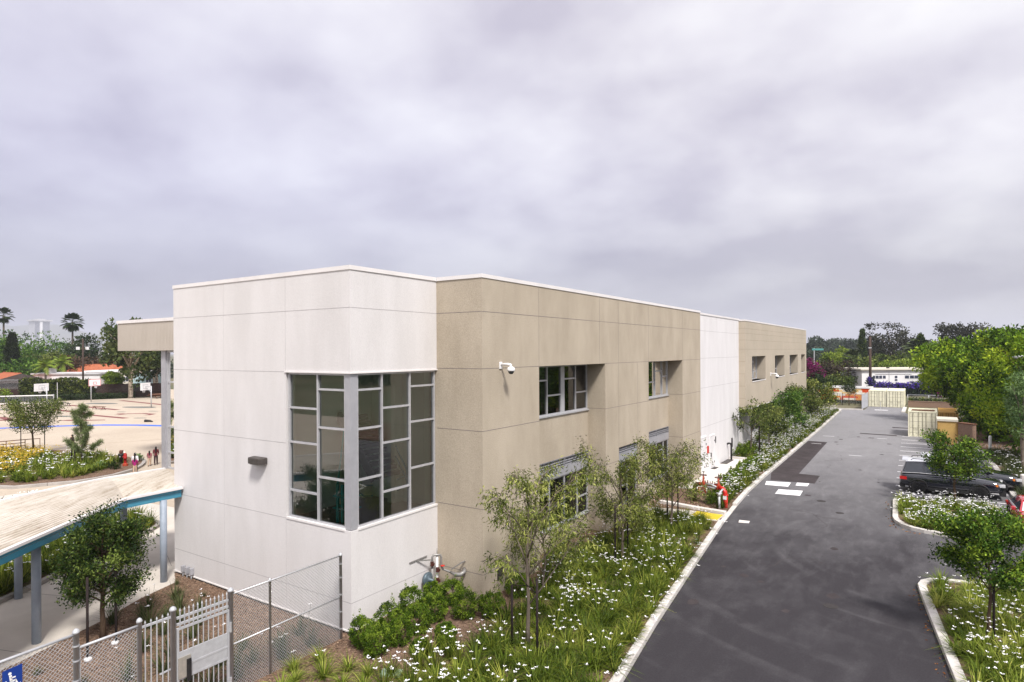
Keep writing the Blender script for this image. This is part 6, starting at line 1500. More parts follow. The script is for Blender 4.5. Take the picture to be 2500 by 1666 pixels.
pine((-53.0,21.3,.1), 4.45, 6)

# ------------------------------------------------------------------ shrubs
rg = np.random.default_rng(12)
def shrub(name, label, loc, r, h, leaf, seed, group=None, cat='shrub', n=46, nper=42, L=.055, W=.034, tight=False):
    rng = np.random.default_rng(seed)
    t = thing(name, label, cat, loc, group)
    P = env_centres(rng, n, r*.86, r*.86, h*.5,   .80 if tight else .55, .07 if tight else .20) + np.array([loc[0],loc[1],loc[2]+h*.48])
    P[:,2] = np.maximum(P[:,2], loc[2]+.06)
    b = MB()
    for i in range(7): e = Vector(P[i*3]); b.tube([Vector(loc)-Vector((0,0,.05)), Vector(loc).lerp(e,.5)+Vector((0,0,.05)), e], [.016,.012,.005], 4)
    b.build('stems', M_BARK, t)
    V, F, tt = clump_leaves(P, r*(.18 if tight else .27)*rng.uniform(.7,1.3,n), nper, rng, L, W, -.35, 1.)
    # upright sprigs breaking the outline
    m = 10 if tight else 16; q = P[rng.choice(n,m)]+np.array([0,0,h*.16]); k = 14; ix = np.repeat(np.arange(m),k)
    A = unit(rng.normal(size=(m*k,3))*.6+np.array([0,0,.9])); V2, F2 = leafquads(q[ix]+np.array([0,0,1.])*rng.uniform(0,.2,(m*k,1))*h+rng.normal(size=(m*k,3))*.02, A, rng, L*1.05, W)
    npmesh('leaves', np.concatenate([V,V2]), np.concatenate([F,F2+len(V)]), leaf, np.concatenate([tt, np.clip(rng.normal(.7,.15,m*k),0,1)]), parent=t)
    return t
SB = [((-12.76,12.33),0.48,0.82,'lowest round box shrub at the front of the row, nearest the fence'),
 ((-13.42,12.56),0.46,0.80,'box shrub touching the white wall corner, behind the lowest one'),
 ((-12.67,13.17),0.42,0.75,'box shrub at the front of the row, second from the lowest'),
 ((-13.46,13.56),0.45,0.85,'box shrub against the white wall, second step up the row'),
 ((-12.73,14.04),0.46,0.85,'box shrub at the front of the row, third from the lowest'),
 ((-13.68,14.79),0.45,0.90,'box shrub against the white wall, third step up the row'),
 ((-12.86,14.94),0.45,0.85,'box shrub in the middle of the row below the gas regulator'),
 ((-13.71,15.89),0.42,0.72,'box shrub under the gas regulator in the inner corner'),
 ((-13.21,16.29),0.45,0.8,'box shrub in the inner corner below the pipe elbow'),
 ((-12.15,15.59),0.48,0.90,'box shrub below the black vent plate, front row'),
 ((-11.48,16.09),0.46,0.80,'box shrub right of the vent plate, behind the staked tree'),
 ((-11.69,14.08),0.32,0.50,'small box shrub alone on the mulch in front of the row'),
 ((-11.75,13.04),0.30,0.42,'smallest box shrub on the mulch beside the flowering clumps'),
 ((-11.24,13.57),0.32,0.45,'small box shrub on the mulch, in front of the other small one'),
 ((-11.7,18.0),.5,.75,'box shrub at the foot of the tan wall past the staked tree'),
 ((-11.7,20.6),.55,.85,'box shrub at the foot of the first window recess')]
for i, ((x,y),r,h,l) in enumerate(SB): shrub('box_shrub', l, (x,y,.1), r, h, L_BOX, 100+i, 'box shrubs at the building corner', n=110, nper=52, L=.042, W=.029, tight=True)
G2 = 'dark shrubs edging the concrete pad'
for i in range(9):
    y = 39.4+i*1.15
    shrub('pad_shrub', 'dark green shrub in the row along the road side of the concrete pad', (-10.35-.02*i,y,.1), .55, .62, L_BOX, 140+i, G2, n=30, nper=26, L=.09, W=.055)
for i, (x,y) in enumerate(((-12.2,50.6),(-11.7,51.0),(-12.3,52.2),(-12.4,54.),(-11.9,53.1))): shrub('pad_shrub', 'dark green shrub beyond the far edge of the concrete pad', (x,y,.1), .6, .8, L_BOX, 160+i, 'dark shrubs beyond the concrete pad', n=28, nper=24, L=.09, W=.055)
shrub('grass_shrub', 'dark spiky shrub between the red backflow pipes', (-9.75,34.55,.1), .62, .9, L_BOX, 170, n=36, nper=30, L=.12, W=.03)
for i, (x,y,r,l) in enumerate(((-50.2,21.2,.55,'grey-green low shrub near the red hydrant foot'),(-49.2,21.9,.45,'small dull green shrub by the planter kerb'),(-51.,24.4,.4,'blue-green low shrub behind the red hydrant'))): shrub('low_shrub', l, (x,y,.1), r, .5, L_SILV if i != 1 else L_DARK, 180+i, None, n=20, nper=24, L=.09, W=.05)

# ------------------------------------------------------------------ strap-leaf plants: single clumps where they stand apart, beds elsewhere
def clump_mesh(leaf, seed, nb, H, W, lean, nf, fs=.06, spread=.2):
    rng = np.random.default_rng(seed); c = np.zeros((1,3))
    V, F, t = blades(c, rng, nb, H, W, lean, .09, 3)
    t = np.clip(rng.normal(.5,.22,len(F)//3).repeat(3),0,1)
    root = thing('strap_leaf_clump', 'clump', 'plant', (0,0,0))
    npmesh('leaves', V, F, leaf, t, parent=root)
    if nf:
        P = np.stack([rng.normal(0,spread,nf), rng.normal(0,spread,nf), H*rng.uniform(.7,1.05,nf)],1); fv, ff = flowers(P, rng, fs); npmesh('flowers', fv, ff, M_PETAL, None, parent=root)
        b = MB()
        for p in P: b.tube([(p[0]*.3,p[1]*.3,0),(p[0]*.8,p[1]*.8,p[2]*.6),tuple(p)], .004, 3)
        b.build('stalks', L_GRASS, root)
    return root
first = {}
def place(kind, pts, label, group, sc_=(.8,1.2)):
    pr = random.Random(len(pts)*7+len(label))
    for x, y, *z in pts:
        k = kind[pr.randrange(len(kind))]; s = pr.uniform(*sc_); zz = z[0] if z else .1
        if k not in first:
            o = clump_mesh(*KIND[k]); first[k] = o; o.location = (x,y,zz); o.rotation_euler = (0,0,pr.uniform(0,6)); o.scale = (s,)*3
        else: o = dup(first[k], (x,y,zz), pr.uniform(0,6.28), s)
        o['label'] = label; o['group'] = group
KIND = {'la': (L_GRASSL,1,90,.62,.022,.75,0), 'lb': (L_GRASSL,2,110,.7,.02,.7,2), 'fa': (L_GRASS,3,90,.75,.018,.55,6), 'fb': (L_GRASS,4,100,.8,.018,.5,3), 'fc': (L_GRASS,5,80,.7,.02,.6,8), 'da': (L_GRASSD,6,80,.7,.016,.55,1), 'db': (L_GRASSD,7,90,.75,.016,.5,4), 'dc': (L_GRASSD,8,80,.6,.016,.6,0)}
place(('la','lb','la'), [(-13.95,10.55),(-13.45,10.2),(-13.75,11.25),(-13.0,10.75),(-12.75,11.35),(-12.3,10.75),(-12.1,11.45),(-11.75,10.95),(-13.3,9.7),(-12.6,9.9)], 'light yellow-green strappy clump on the pale mulch right of the fence foot', 'light strappy clumps by the fence')
place(('fa','fb','fc'), [(-11.55,11.75),(-11.25,12.45),(-10.95,11.7),(-11.35,13.0),(-10.75,12.5),(-10.5,13.2),(-10.9,13.3),(-11.2,11.1),(-10.6,11.5)], 'white-flowered strappy clump at the mulch edge below the box shrubs', 'flowering clumps at the mulch edge')
place(('da','db','dc','db'), [(-15.0,9.6,.03),(-15.4,10.3,.03),(-14.9,10.9,.03),(-15.5,11.3,.03),(-15.1,8.9,.03),(-16.0,9.7,.03),(-15.9,8.8,.03),(-16.3,10.6,.03),(-14.85,11.8,.03),(-15.7,12.1,.03)], 'dull green strappy clump behind the tall chain-link fence', 'clumps behind the chain-link fence', (1.,1.45))
place(('da','db','dc','da'), [(-21.3,9.4,.03),(-20.9,10.1,.03),(-21.5,10.6,.03),(-20.4,10.6,.03),(-20.0,9.9,.03),(-20.7,11.2,.03),(-19.6,10.6,.03),(-21.6,11.5,.03),(-19.9,11.4,.03),(-19.2,9.9,.03),(-18.9,10.8,.03),(-18.2,10.2,.03),(-17.7,9.3,.03),(-17.1,9.9,.03),(-18.6,9.0,.03),(-16.9,8.7,.03),(-17.3,8.0,.03),(-16.2,7.8,.03)], 'dull green strappy clump in the mulch bed behind the gate and oak', 'clumps in the bed behind the gate', (.9,1.3))
place(('dc',), [(-22.0,11.9,.03),(-21.0,12.2,.03),(-19.9,12.0,.03),(-22.9,12.3,.03),(-19.0,11.8,.03),(-18.1,7.3,.03),(-19.6,6.8,.03)], 'small dark tuft on the mulch near the white wall foot', 'small tufts by the white wall', (.35,.6))
rb = np.random.default_rng(77)
bed('flower_bed_plants', [(-10.6,11.2),(-9.2,8.6),(-6.35,8.6),(-6.45,11),(-6.8,14.9),(-7.3,18.5),(-8.0,24.9),(-8.65,31.0),(-10.2,31.2),(-12.1,31.0),(-12.1,21.5),(-11.1,17.5),(-11.,14.6),(-10.4,13.6),(-10.3,12.4)], 8.2, rb, L_GRASS, .76, .024, 64, 1.8, .060, holes=((-9.43,15.01,.3),(-10.07,23.1,.3)), lean=.78)
bed('flower_bed_plants', [(-10.2,36.6),(-9.15,36.2),(-9.3,42),(-9.35,49),(-9.55,61.5),(-9.7,75.6),(-10.1,96),(-12.9,96),(-13.2,84),(-13.2,54.),(-11.5,53),(-10.6,50.),(-10.1,49.5),(-10.0,40)], 8, rb, L_GRASS, .72, .042, 36, 5.0, .08, fclus=False, lean=.75)
bed('flower_bed_plants', [(-9.3,33.6),(-8.95,33.3),(-9.1,36.5),(-10.1,36.5),(-10.,35.1),(-9.4,35.0)], 10, rb, L_GRASS, .6, .03, 34, 1., .075)
bed('flower_bed_plants', [(.35,27.0),(.05,26.2),(.45,22.7),(.9,19.4),(1.3,15),(4,12),(12,14),(12,28.6),(2,27.5)], 7.5, rb, L_GRASSL, .66, .026, 56, 1.7, .06, holes=((1.5,22.67,.3),), lean=.75)
bed('flower_bed_plants', [(-1.25,41.2),(-1.1,36.7),(-.5,35.3),(.6,34.85),(2.9,34.7),(3.0,41.4)], 7.5, rb, L_GRASSL, .66, .034, 42, 4.6, .082, fclus=False, lean=.75)
bed('flower_bed_plants', [(4.4,43),(4.4,55),(4.1,63),(8.5,65),(10,43)], 8, rb, L_GRASSD, .8, .04, 30, 1.0, .10)
bed('flower_bed_plants', [(-26.5,6.2),(-27.0,8.9),(-27.9,10.4),(-29.6,13.1),(-31.1,15.5),(-32,16.1),(-34,16),(-33.5,12),(-31,8),(-29,4.5)], 9.0, rb, L_GRASS, .9, .028, 46, 1.3, .085)
bed('flower_bed_plants', [(-36,14.8),(-44,15.2),(-44.5,9.),(-37,9)], 3.0, rb, L_GRASSD, .5, .04, 26, 1.8, .13)
bed('flower_bed_plants', [(-59,14.2),(-50,15.3),(-48.6,16.8),(-48.,19.2),(-49.5,21.),(-51.5,23.8),(-58,24.),(-60,20)], 5.5, rb, L_GRASSL, .8, .05, 34, .75, .15)
bed('yellow_flower_shrubs', [(-67,13.5),(-57,14.),(-52.5,15.3),(-53,17.4),(-57.5,19.6),(-60,22.5),(-67,22)], 7.0, rb, L_YELF, .6, .11, 30, 9.0, .14, petal=M_YEL, lean=.8, fclus=False)
# leaf litter and chips
def litter(name, poly, n, rng, z, size, mats=M_CHIP):
    P = scatter(poly, n, rng, z); A = unit(rng.normal(size=(len(P),3))*np.array([1,1,.25])); V, F = leafquads(P+np.array([0,0,.012]), A, rng, size, size*.35)
    o = npmesh(name, V, F, mats, np.clip(rng.normal(.5,.25,len(P)),0,1)); o['kind'] = 'stuff'
litter('bark_chips', [(-14.3,9),(-14.3,12.7),(-13.9,12.8),(-10.5,14.5),(-9,9)], 260, rb, .10, .06)
litter('bark_chips', BL, 170, rb, .03, .06)
litter('bark_chips', [(-10.9,32.9),(-8.9,32.9),(-8.9,34.6),(-11.5,35.5)], 120, rb, .10, .09)
litter('kerb_leaf_litter', [(-.05,26.4),(-.55,26.2),(-.1,22.8),(.3,19.4),(.9,16.5),(1.0,17.2),(.55,19.6),(.15,22.8)], 26, rb, .005, .09, leafmat('fallen_leaf', (.10,.035,.012), (.24,.085,.02), (.40,.2,.06), 0., .9))
litter('kerb_leaf_litter', [(-1.9,40.5),(-1.6,40.8),(-1.48,36.5),(-1.1,35.),(-.2,34.4),(-.3,34.1),(-1.5,34.9)], 20, rb, .005, .12, leafmat('fallen_leaf', (0,0,0),(0,0,0)))
# flower heads leaning over the road kerb
Pk = []
for i in range(len(KL)-1):
    a, c = KL[i], KL[i+1]; l = math.hypot(c[0]-a[0], c[1]-a[1])
    if a[1] < 8: continue
    m = int(l*(5 if a[1] < 34 else 7))
    for k in range(m): f = rb.uniform(); Pk.append((a[0]+(c[0]-a[0])*f-.12+rb.normal(0,.16), a[1]+(c[1]-a[1])*f, .17+abs(rb.normal(0,.1))))
Pk = np.array(Pk); Pk = Pk[(Pk[:,1]<31)|(Pk[:,1]>36)]; keep = rb.uniform(size=len(Pk)) < .55+.45*np.sin(Pk[:,1]*1.7)
fv, ff = flowers(Pk[keep], rb, .085); o = npmesh('kerb_flowers', fv, ff, M_PETAL); o['kind'] = 'stuff'

# ------------------------------------------------------------------ big trees on the right and beyond
GF = 'big yellow-green trees along the car park'
clump_tree('ficus_tree', 'huge dense yellow-green tree overhanging the containers', 'tree', (6.4,90,0), 9.9, 5.2, 5.5, 4.9, L_FIC, M_BARK, 190, 140, .40, .2, .35, 51, GF, inner=.72, lob=.24, cr=1.35)
clump_tree('ficus_tree', 'dense yellow-green tree behind the brown storage box, lower and nearer', 'tree', (7.2,71.5,0), 9.7, 4.9, 4.3, 5.0, L_FIC, M_BARK, 170, 130, .32, .16, .3, 52, GF, inner=.72, lob=.24, cr=1.0)
clump_tree('ficus_tree', 'dense green tree at the right edge above the bollards', 'tree', (7.5,60.,0), 9.2, 4.7, 3.4, 4.7, L_FIC, M_BARK, 170, 120, .26, .13, .3, 53, GF, inner=.72, lob=.24, cr=.8)
clump_tree('ficus_tree', 'dense yellow-green tree between the huge one and the storage boxes', 'tree', (7.4,80.,0), 9.8, 5.1, 4.3, 4.9, L_FIC, M_BARK, 170, 130, .36, .18, .3, 56, GF, inner=.7, lob=.2, cr=1.15)
clump_tree('ficus_tree', 'yellow-green tree at the back of the row, right of the palm', 'tree', (14,104,0), 9.8, 5.4, 6.5, 4.6, L_FIC, M_BARK, 300, 50, .5, .25, .3, 54, GF, inner=.5, lob=.2, cr=1.4)
clump_tree('silver_tree', 'silvery pale-leaved tree at the right edge in front of the big trees', 'tree', (5.5,54.2,0), 7.6, 5.0, 1.1, 2.3, L_SILV, M_BARKG, 70, 46, .26, .06, .12, 55, None, inner=.4, lob=.3, cr=.45, droop=.5)
def at_label(base, *alts): return base
def palm(name, label, loc, th, r, nf, fan, leaf=L_PALM, tr=.22, seed=1, group=None, skirt=0):
    rr = random.Random(seed); rng = np.random.default_rng(seed); o = Vector(loc); t = thing(name, label, 'palm', loc, group)
    b = MB(); b.tube([o-Vector((0,0,.2)), o+Vector((rr.uniform(-.2,.2),0,th*.5)), o+Vector((0,0,th))], [tr*1.25,tr,tr*.85], 9); b.build('trunk', M_PALMT, t, smooth=True)
    V = []; c = np.array(o)+np.array([0,0,th])
    for i in range(nf+skirt):
        az = i*2.4+rr.uniform(-.2,.2); dead = i >= nf
        el = math.radians(rr.uniform(-75,-50)) if dead else math.radians(80-115*((i+.5)/nf))
        d = np.array([math.cos(az)*math.cos(el), math.sin(az)*math.cos(el), math.sin(el)]); s = np.array([-math.sin(az), math.cos(az), 0]); u = np.cross(s, d)*-1
        if fan:
            l0 = r*.55*(.7 if dead else 1); hub = c+d*l0
            V.append([c-s*.03, c+s*.03, hub+s*.03, hub-s*.03])
            for k in range(11):
                a = math.radians(-75+15*k); e = d*math.cos(a)+s*math.sin(a); q = np.cross(e, u); ln = r*.6*(1-.25*abs(k-5)/5)
                tip = hub+e*ln-np.array([0,0,ln*.25]); V.append([hub, hub+e*ln*.55-q*ln*.13, tip, hub+e*ln*.55+q*ln*.13])
        else:
            prev = c; npt = 16
            for k in range(1,npt+1):
                f = k/npt; p = c + d*r*f - np.array([0,0,1.])*r*.45*f*f
                e = (p-prev)/np.linalg.norm(p-prev); 
                V.append([prev-s*.03, prev+s*.03, p+s*.02, p-s*.02])
                for sd in (-1,1):
                    ln = r*.30*math.sin(PI*min(1,.15+.85*f))**.6; g_ = e*.45+s*sd*.8-np.array([0,0,.45]); g_ /= np.linalg.norm(g_); q = e*.06*r/2.2
                    V.append([p-q, p+g_*ln*.5-q*1.1, p+g_*ln, p+q])
                prev = p
    V = np.array(V).reshape(-1,3); n = len(V)//4
    npmesh('fronds', V, np.arange(n*4).reshape(n,4), leaf, np.clip(rng.normal(.5,.22,n),0,1), parent=t)
    return t
def cypress(label, loc, H, w, seed, leaf=L_CYP, cone=True):
    rng = np.random.default_rng(seed); t = thing('cypress_tree', label, 'tree', loc); b = MB(); b.tube([loc,(loc[0],loc[1],loc[2]+H*.9)], [w*.12,.04], 7); b.build('trunk', M_BARK, t)
    n = 260; h = rng.uniform(0.02,1,n)**1.15; R = w/2*np.sqrt(np.clip(1-h,0,1))*(.5+.5*np.minimum(1,h*6)); a = rng.uniform(0,6.28,n); q = rng.uniform(.6,1.,n)
    P = np.stack([loc[0]+R*q*np.cos(a), loc[1]+R*q*np.sin(a), loc[2]+h*H*.97],1)
    V, F, tt = clump_leaves(P, np.full(n,w*.13), 26, rng, w*.2, w*.07, -.9, 1.6); npmesh('crown', V, F, leaf, tt, parent=t); return t
# left distance
clump_tree('sycamore_tree', 'tall open sycamore with pale mottled trunk rising beside the tan fascia', 'tree', (-127.2,59.53,0), 15.6, 9.6, 6.6, 6.2, L_SYC, M_SYC, 130, 34, .62, .46, .42, 61, None, inner=.35, lob=.35, cr=1.05, limbs=16)
clump_tree('sycamore_tree', 'smaller forked sycamore near the corner of the building', 'tree', (-131.,66.44,0), 10.5, 6.9, 3.3, 3.4, L_SYC, M_SYC, 70, 32, .55, .4, .28, 62, None, inner=.3, lob=.35, cr=.85, limbs=10)
clump_tree('sycamore_tree', 'leafy crown right of the tall sycamore, behind the fascia', 'tree', (-143,72.,0), 11.8, 8.0, 5.2, 3.6, L_SYC, M_SYC, 90, 32, .6, .44, .3, 63, None, inner=.3, lob=.35, cr=1.0, limbs=10)
BG = [('broad_tree','big bright green spreading tree at the left edge behind the cypress',(-205.8,67.6),14.1,9.2,5.2,L_BROAD,.2,0),('broad_tree','green spreading tree at the far left edge',(-204.7,60.),13.2,8.5,5.2,L_BROAD,.2,0),('broad_tree','lower green slope of foliage right of the cypress',(-212,75.5),11.0,8.0,4.5,L_BROAD,.2,0),
 ('dark_tree','dense dark round tree behind the tall palm',(-191.4,77.2),12.8,5.2,5.4,L_DARK,.2,0),('purple_hedge_tree','purple-brown foliage mass behind the tiled roofs, left part',(-181.1,71.),7.6,5.6,2.9,L_PURP,.15,.4),('purple_hedge_tree','purple-brown foliage mass behind the tiled roofs, right part',(-180.9,79.),7.4,6.2,2.9,L_PURP,.15,.4),('dark_tree','dark trees behind the sycamores',(-176.1,87.3),8.4,6.,3.2,L_DARK,.2,.3),('dark_tree','dark low tree right behind the pale blue house',(-158.3,77.5),7.2,4.2,2.6,L_DARK,.2,.3),('broad_tree','mid green foliage below the cypress and behind the roofs',(-182,62.),7.4,6.,2.9,L_BROAD,.2,.3),('broad_tree','olive foliage behind the feathery palms',(-186,69.),8.6,5.,3.2,L_OLIVE,.2,.3),
 ('young_shrub_tree','yellow-green shrub beside the sycamore trunk',(-138.7,61.7),4.6,1.5,1.5,L_YG,.1,0),
 ('hazy_tree','grey-green domed tree far down the road, first from the building',(-60,464),14.,8.,6.,L_HAZE,.3,.3),('hazy_tree','grey-green domed tree far down the road, second from the building',(-50,446),14.6,7.,6.,L_HAZE,.3,.3),('hazy_tree','grey-green domed tree far down the road, third from the building',(-40,429),14.8,7.5,6.,L_HAZE,.3,.3),('hazy_tree','grey-green domed tree far down the road, left of the tall cypress',(-33,444),14.2,7.,6.,L_HAZE,.3,.3),('hazy_tree','darker far tree right at the building corner',(-47.5,362),15.,5.,6.5,L_HAZE,.3,.3),('hazy_tree','far grey-green tree between cypress and eucalyptus',(-26,414),11.2,7.,5.,L_HAZE,.3,.3),('hazy_tree','far tree line behind the phoenix palm',(8,404),11.8,14,5.,L_HAZE,.3,.3),('hazy_tree','far tree line behind the big yellow-green trees',(32,404),12,14,5.,L_HAZE,.3,.3),('hazy_tree','low far hedge of grey-green trees under the teal sign',(-31.2,243),8.2,6,3.2,L_HAZE,.2,.3),
 ('eucalyptus_tree','large brown-grey eucalyptus right of the utility pole',(-8.5,233),16.2,6.6,6.4,L_EUC,.35,0),('eucalyptus_tree','open side crown of the large eucalyptus behind the utility pole',(-14.5,241),12.6,3.6,4.,L_EUC,.25,0),('eucalyptus_tree','large grey eucalyptus above the big yellow-green trees, left part',(8.3,221),17.2,6.,5.6,L_EUC,.35,0),('eucalyptus_tree','large grey eucalyptus above the big yellow-green trees, right part',(17.5,239),15.2,6.6,4.6,L_EUC,.35,0),
 ('yellow_green_tree','bright yellow-green tree left of the fan palm, lower',(-18.8,167),8.2,3.2,3.2,L_YG,.15,.3),('yellow_green_tree','bright yellow-green tree left of the fan palm, taller',(-16.4,174.7),9.2,3.6,3.6,L_YG,.15,.3),('brown_tree','dull brown bushy tree behind the painted wall, left one',(-16.8,140),5.9,2.8,2.7,L_BROWN,.15,.2),('brown_tree','dull brown bushy tree behind the painted wall, right one',(-13.9,141),5.8,3.,2.7,L_BROWN,.15,.2),
 ('bougainvillea','dark bush with magenta blossoms at the building corner',(-18.2,129.5),6.6,2.4,3.,L_BOUG,.1,.2),('dark_shrub','dark green shrub behind the last kerb tree',(-17.0,127),4.2,2.8,2.0,L_DARK,.1,.2),('dark_shrub','dark olive shrub left of the white house',(-13.2,131.),4.2,2.8,2.0,L_OLIVE,.1,.2),
 ('olive_tree','olive green tree behind the white house, left end',(-13.,165),6.6,3.,2.8,L_OLIVE,.15,.2),('olive_tree','olive green tree behind the white house near the eucalyptus',(-9.0,174),7.8,3.2,3.,L_OLIVE,.15,.2),('olive_tree','olive green tree behind the middle of the white house',(-5.6,180),8.,3.3,3.2,L_OLIVE,.15,.2),('yellow_green_tree','yellow-green bush over the white house roof, left of the palm',(-4.0,170),6.2,2.7,2.2,L_YG,.12,.2),('yellow_green_tree','yellow-green bush over the middle of the white house roof',(-7.2,164),6.0,2.3,2.,L_YG,.12,.2),('olive_tree','olive tree between the phoenix palm and the big trees',(3.2,170),9.4,3.2,3.6,L_OLIVE,.15,.2),('broad_tree','green bush below the phoenix palm',(-.8,172),6.6,2.6,2.4,L_BROAD,.12,.2),('olive_tree','olive thicket behind the utility pole',(-11.2,160),6.6,3.,2.5,L_OLIVE,.12,.2),('broad_tree','green bush at the right end of the white house',(2.0,141.5),4.6,2.2,2.2,L_BROAD,.12,.2)]
for i, (nm,l,(x,y),H,rx,rz,lf,tr,fb) in enumerate(BG):
    d = math.hypot(x,y); cz = H-rz; 
    big = nm in ('eucalyptus_tree','broad_tree','dark_tree'); nn = 150 if rx > 4.5 else 90
    Lf = max(.28, d*.0031); 
    clump_tree(nm, l, 'shrub' if 'shrub' in nm or nm == 'bougainvillea' else 'tree', (x,y,0), H, cz, rx, rz, lf, M_BARKG if nm == 'eucalyptus_tree' else M_BARK, nn, 26, Lf, Lf*.55, tr*1.4, 200+i, 'trees of the far row' if nm == 'hazy_tree' else None, inner=.35 if nm == 'eucalyptus_tree' else .45, lob=.42 if nm == 'eucalyptus_tree' else .25, cr=rx*(.2 if nm == 'eucalyptus_tree' else .26), flatb=None)
cypress('dark conical cypress at the left edge in front of the spreading trees', (-182.9,58.8,0), 13.4, 3.5, 71)
cypress('tall narrow cypress left of the utility pole', (-16.,217.3,0), 15., 2.9, 72, L_OAK)
cypress('dark stout cypress in front of the phoenix palm', (-1.0,179.2,0), 12., 3.0, 73, L_OAK)
palm('fan_palm', 'tall skinny fan palm standing alone against the sky', (-216.3,84.7,0), 18.2, 3.1, 34, True, L_DARK, .28, 1, None, 14)
palm('fan_palm', 'tall skinny fan palm at the left edge of the picture', (-258.4,80.8,0), 21.6, 3.0, 26, True, L_DARK, .3, 2, None, 6)
palm('fan_palm', 'tiny far fan palm between the tower and the tall palm, left one', (-484.9,182.7,0), 13.8, 2.6, 22, True, L_HAZE, .3, 3, 'tiny far palms')
palm('fan_palm', 'tiny far fan palm between the tower and the tall palm, right one', (-458.9,175.9,0), 12.6, 2.6, 22, True, L_HAZE, .3, 4, 'tiny far palms')
palm('queen_palm', 'feathery palm with drooping fronds behind the flat-roofed house, left one', (-164.5,59.,0), 6.0, 3.0, 16, False, L_YG, .2, 5, 'feathery palms behind the roofs')
palm('queen_palm', 'feathery palm with upright fronds behind the flat-roofed house, right one', (-173.,65.4,0), 6.6, 3.4, 14, False, L_YG, .2, 6, 'feathery palms behind the roofs')
palm('phoenix_palm', 'large phoenix palm with arching fronds behind the white house', (-1.3,190,0), 8.6, 5.2, 46, False, L_PALM, .4, 7)
palm('fan_palm', 'shaggy low fan palm left of the utility pole', (-14.1,163,0), 6.6, 2.3, 26, True, L_PALM, .22, 8, None, 14)
# leafy walls: ivy, violet and magenta hedges
def leaf_wall(name, label, a, c, h, th, leaf, dens, L, seed, core=M_DARK, top=0., extra=None):
    rng = np.random.default_rng(seed); A_, B_ = Vector((*a,0)), Vector((*c,0)); d = (B_-A_).normalized(); n = Vector((-d.y,d.x,0)); l = (B_-A_).length
    t = thing(name, label, 'hedge', (*a,0)); b = MB(); b.bar(A_+Vector((0,0,h*.47)), B_+Vector((0,0,h*.47)), th*.55, h*.9); b.build('dark_core', mat('hedge_core',(.02,.025,.012),.95,(.03,.03,.018),3), t)  # plain dark box filling the hedge behind its leaves
    m = int(l*h*dens); u = rng.uniform(0,l,m); z = rng.uniform(0,1,m)**.85*h; bump = .16*np.sin(u*1.9+seed)+.12*np.sin(u*4.3+z*2)+.1*np.sin(z*3.1+u)
    top_ = h*(1+.06*np.sin(u*.9)+.04*np.sin(u*2.7)); z = z/h*top_; side = rng.choice([-1,1,-1],m)
    v = side*(th/2*(1+bump)) ; cap = rng.uniform(size=m) < .18; v = np.where(cap, rng.uniform(-th/2,th/2,m), v); z = np.where(cap, top_+rng.normal(0,.08,m), z)
    P = np.array(A_)+np.outer(u, np.array(d))+np.outer(v, np.array(n)); P[:,2] = z
    Aq = unit(np.outer(np.where(cap,0,side), np.array(n))*.5+rng.normal(size=(m,3))*.6+np.array([0,0,-.2])); V, F = leafquads(P, Aq, rng, L, L*.6)
    tt = np.clip(rng.normal(.45,.2,m)+.15*np.sin(u*2+z*3),0,1)
    if extra: tt = extra(u,z,h,tt,rng)
    npmesh('foliage', V, F, leaf, tt, parent=t); return t
leaf_wall('ivy_hedge', 'dense ivy-covered hedge behind the white basketball board', (-143.8,47.8), (-132.8,55.2), 3.6, 1.4, L_IVY, 120, .36, 1)
leaf_wall('violet_hedge', 'hedge covered in violet-blue blossoms beyond the containers', (-8.5,133.5), (1.5,139.5), 2.3, 1.4, L_VIOL, 110, .3, 2, extra=lambda u,z,h,t,r: np.where((z>h*.62)&(r.uniform(size=len(u))<.75), r.uniform(.75,1,len(u)), t*.5))
leaf_wall('magenta_hedge', 'short hedge with magenta blossoms next to the big trees', (1.3,134.5), (4.6,136.6), 2.2, 1.5, L_BOUG, 110, .3, 3)
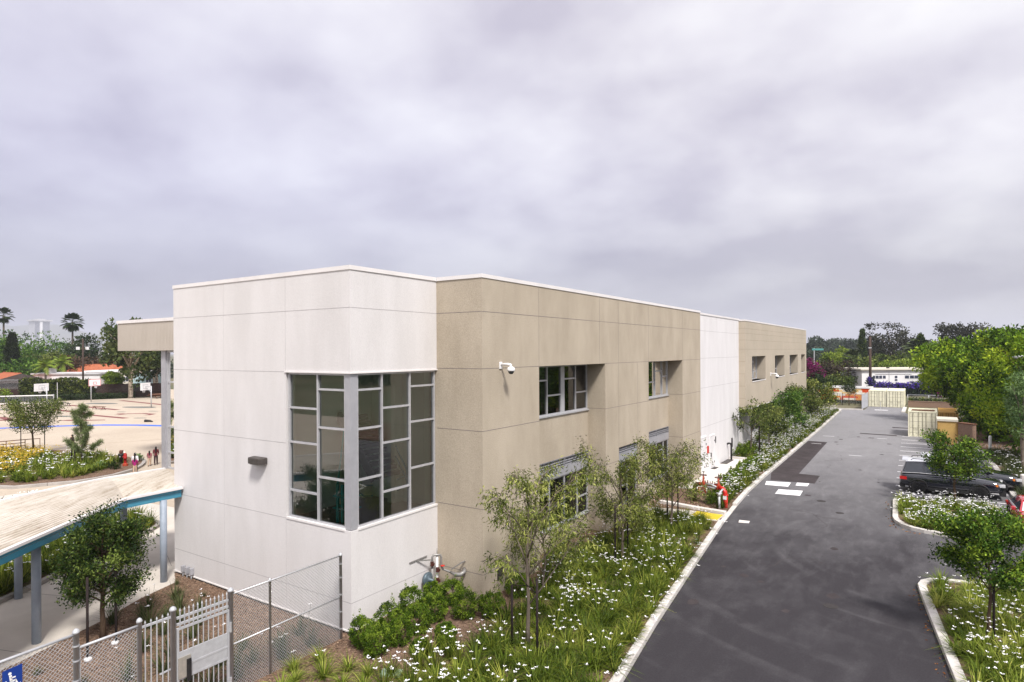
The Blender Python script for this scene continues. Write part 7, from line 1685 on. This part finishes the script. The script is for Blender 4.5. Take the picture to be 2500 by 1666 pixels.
leaf_wall('low_hedge', 'low dark planting along the foot of the brown board fence', (-138.6,42.5), (-127.5,60.5), .9, 1.8, L_DARK, 160, .3, 4)
leaf_wall('low_hedge', 'low scrubby planting below the wire fence on the right', (-2.2,116.), (5,116.4), .9, 1.6, L_OLIVE, 140, .25, 5)
leaf_wall('low_hedge', 'dry scrub along the foot of the painted wall', (-15,113.6), (-7.6,113.9), .45, 1.1, L_GRASSD, 140, .2, 6)
clump_tree('flowering_vine', 'violet-topped vine clinging to the foot of the utility pole', 'vine', (-8.05,125.1,0), 3.9, 2.3, .75, 1.6, L_VIOL, M_BARK, 40, 30, .26, .16, .05, 91, None, inner=.3)
clump_tree('dark_shrub', 'yellow-green bush in front of the dark fence at the left edge', 'shrub', (-139.5,43.,0), 2.4, 1.2, 1.8, 1.2, L_YG, M_BARK, 40, 30, .3, .18, .08, 92, None, inner=.3)
# a far wood that closes the view to either side
def far_wood(a, c, h, n, seed):
    rng = np.random.default_rng(seed); u = rng.uniform(0,1,n)
    P = np.stack([a[0]+(c[0]-a[0])*u+rng.normal(0,6,n), a[1]+(c[1]-a[1])*u+rng.normal(0,6,n), rng.uniform(.05,1,n)*h*(.75+.3*np.sin(u*17+seed)+.15*np.sin(u*41))],1)
    V, F, t = clump_leaves(P, np.full(n,2.6), 16, rng, 1.1, .7); o = npmesh('far_wood', V, F, L_HAZE, t); o['kind'] = 'stuff'
far_wood((-300,30),(-170,-160), 10, 900, 1); far_wood((45,190),(150,40), 10, 900, 2)
# ------------------------------------------------------------------ the air
b = MB(); b.box(-9800,9800,-9800,9800,-1.2,330)
hz = b.build('haze', []); hz['kind'] = 'stuff'
hm = bpy.data.materials.new('haze_air'); hm.use_nodes = True; N, L = hm.node_tree.nodes, hm.node_tree.links
N.remove(N['Principled BSDF']); pv = N.new('ShaderNodeVolumePrincipled'); pv.inputs['Color'].default_value = (.86,.89,1.,1)
pv.inputs['Density'].default_value = .00018; pv.inputs['Anisotropy'].default_value = 0.
L.new(pv.outputs[0], N['Material Output'].inputs['Volume']); hz.data.materials.append(hm)
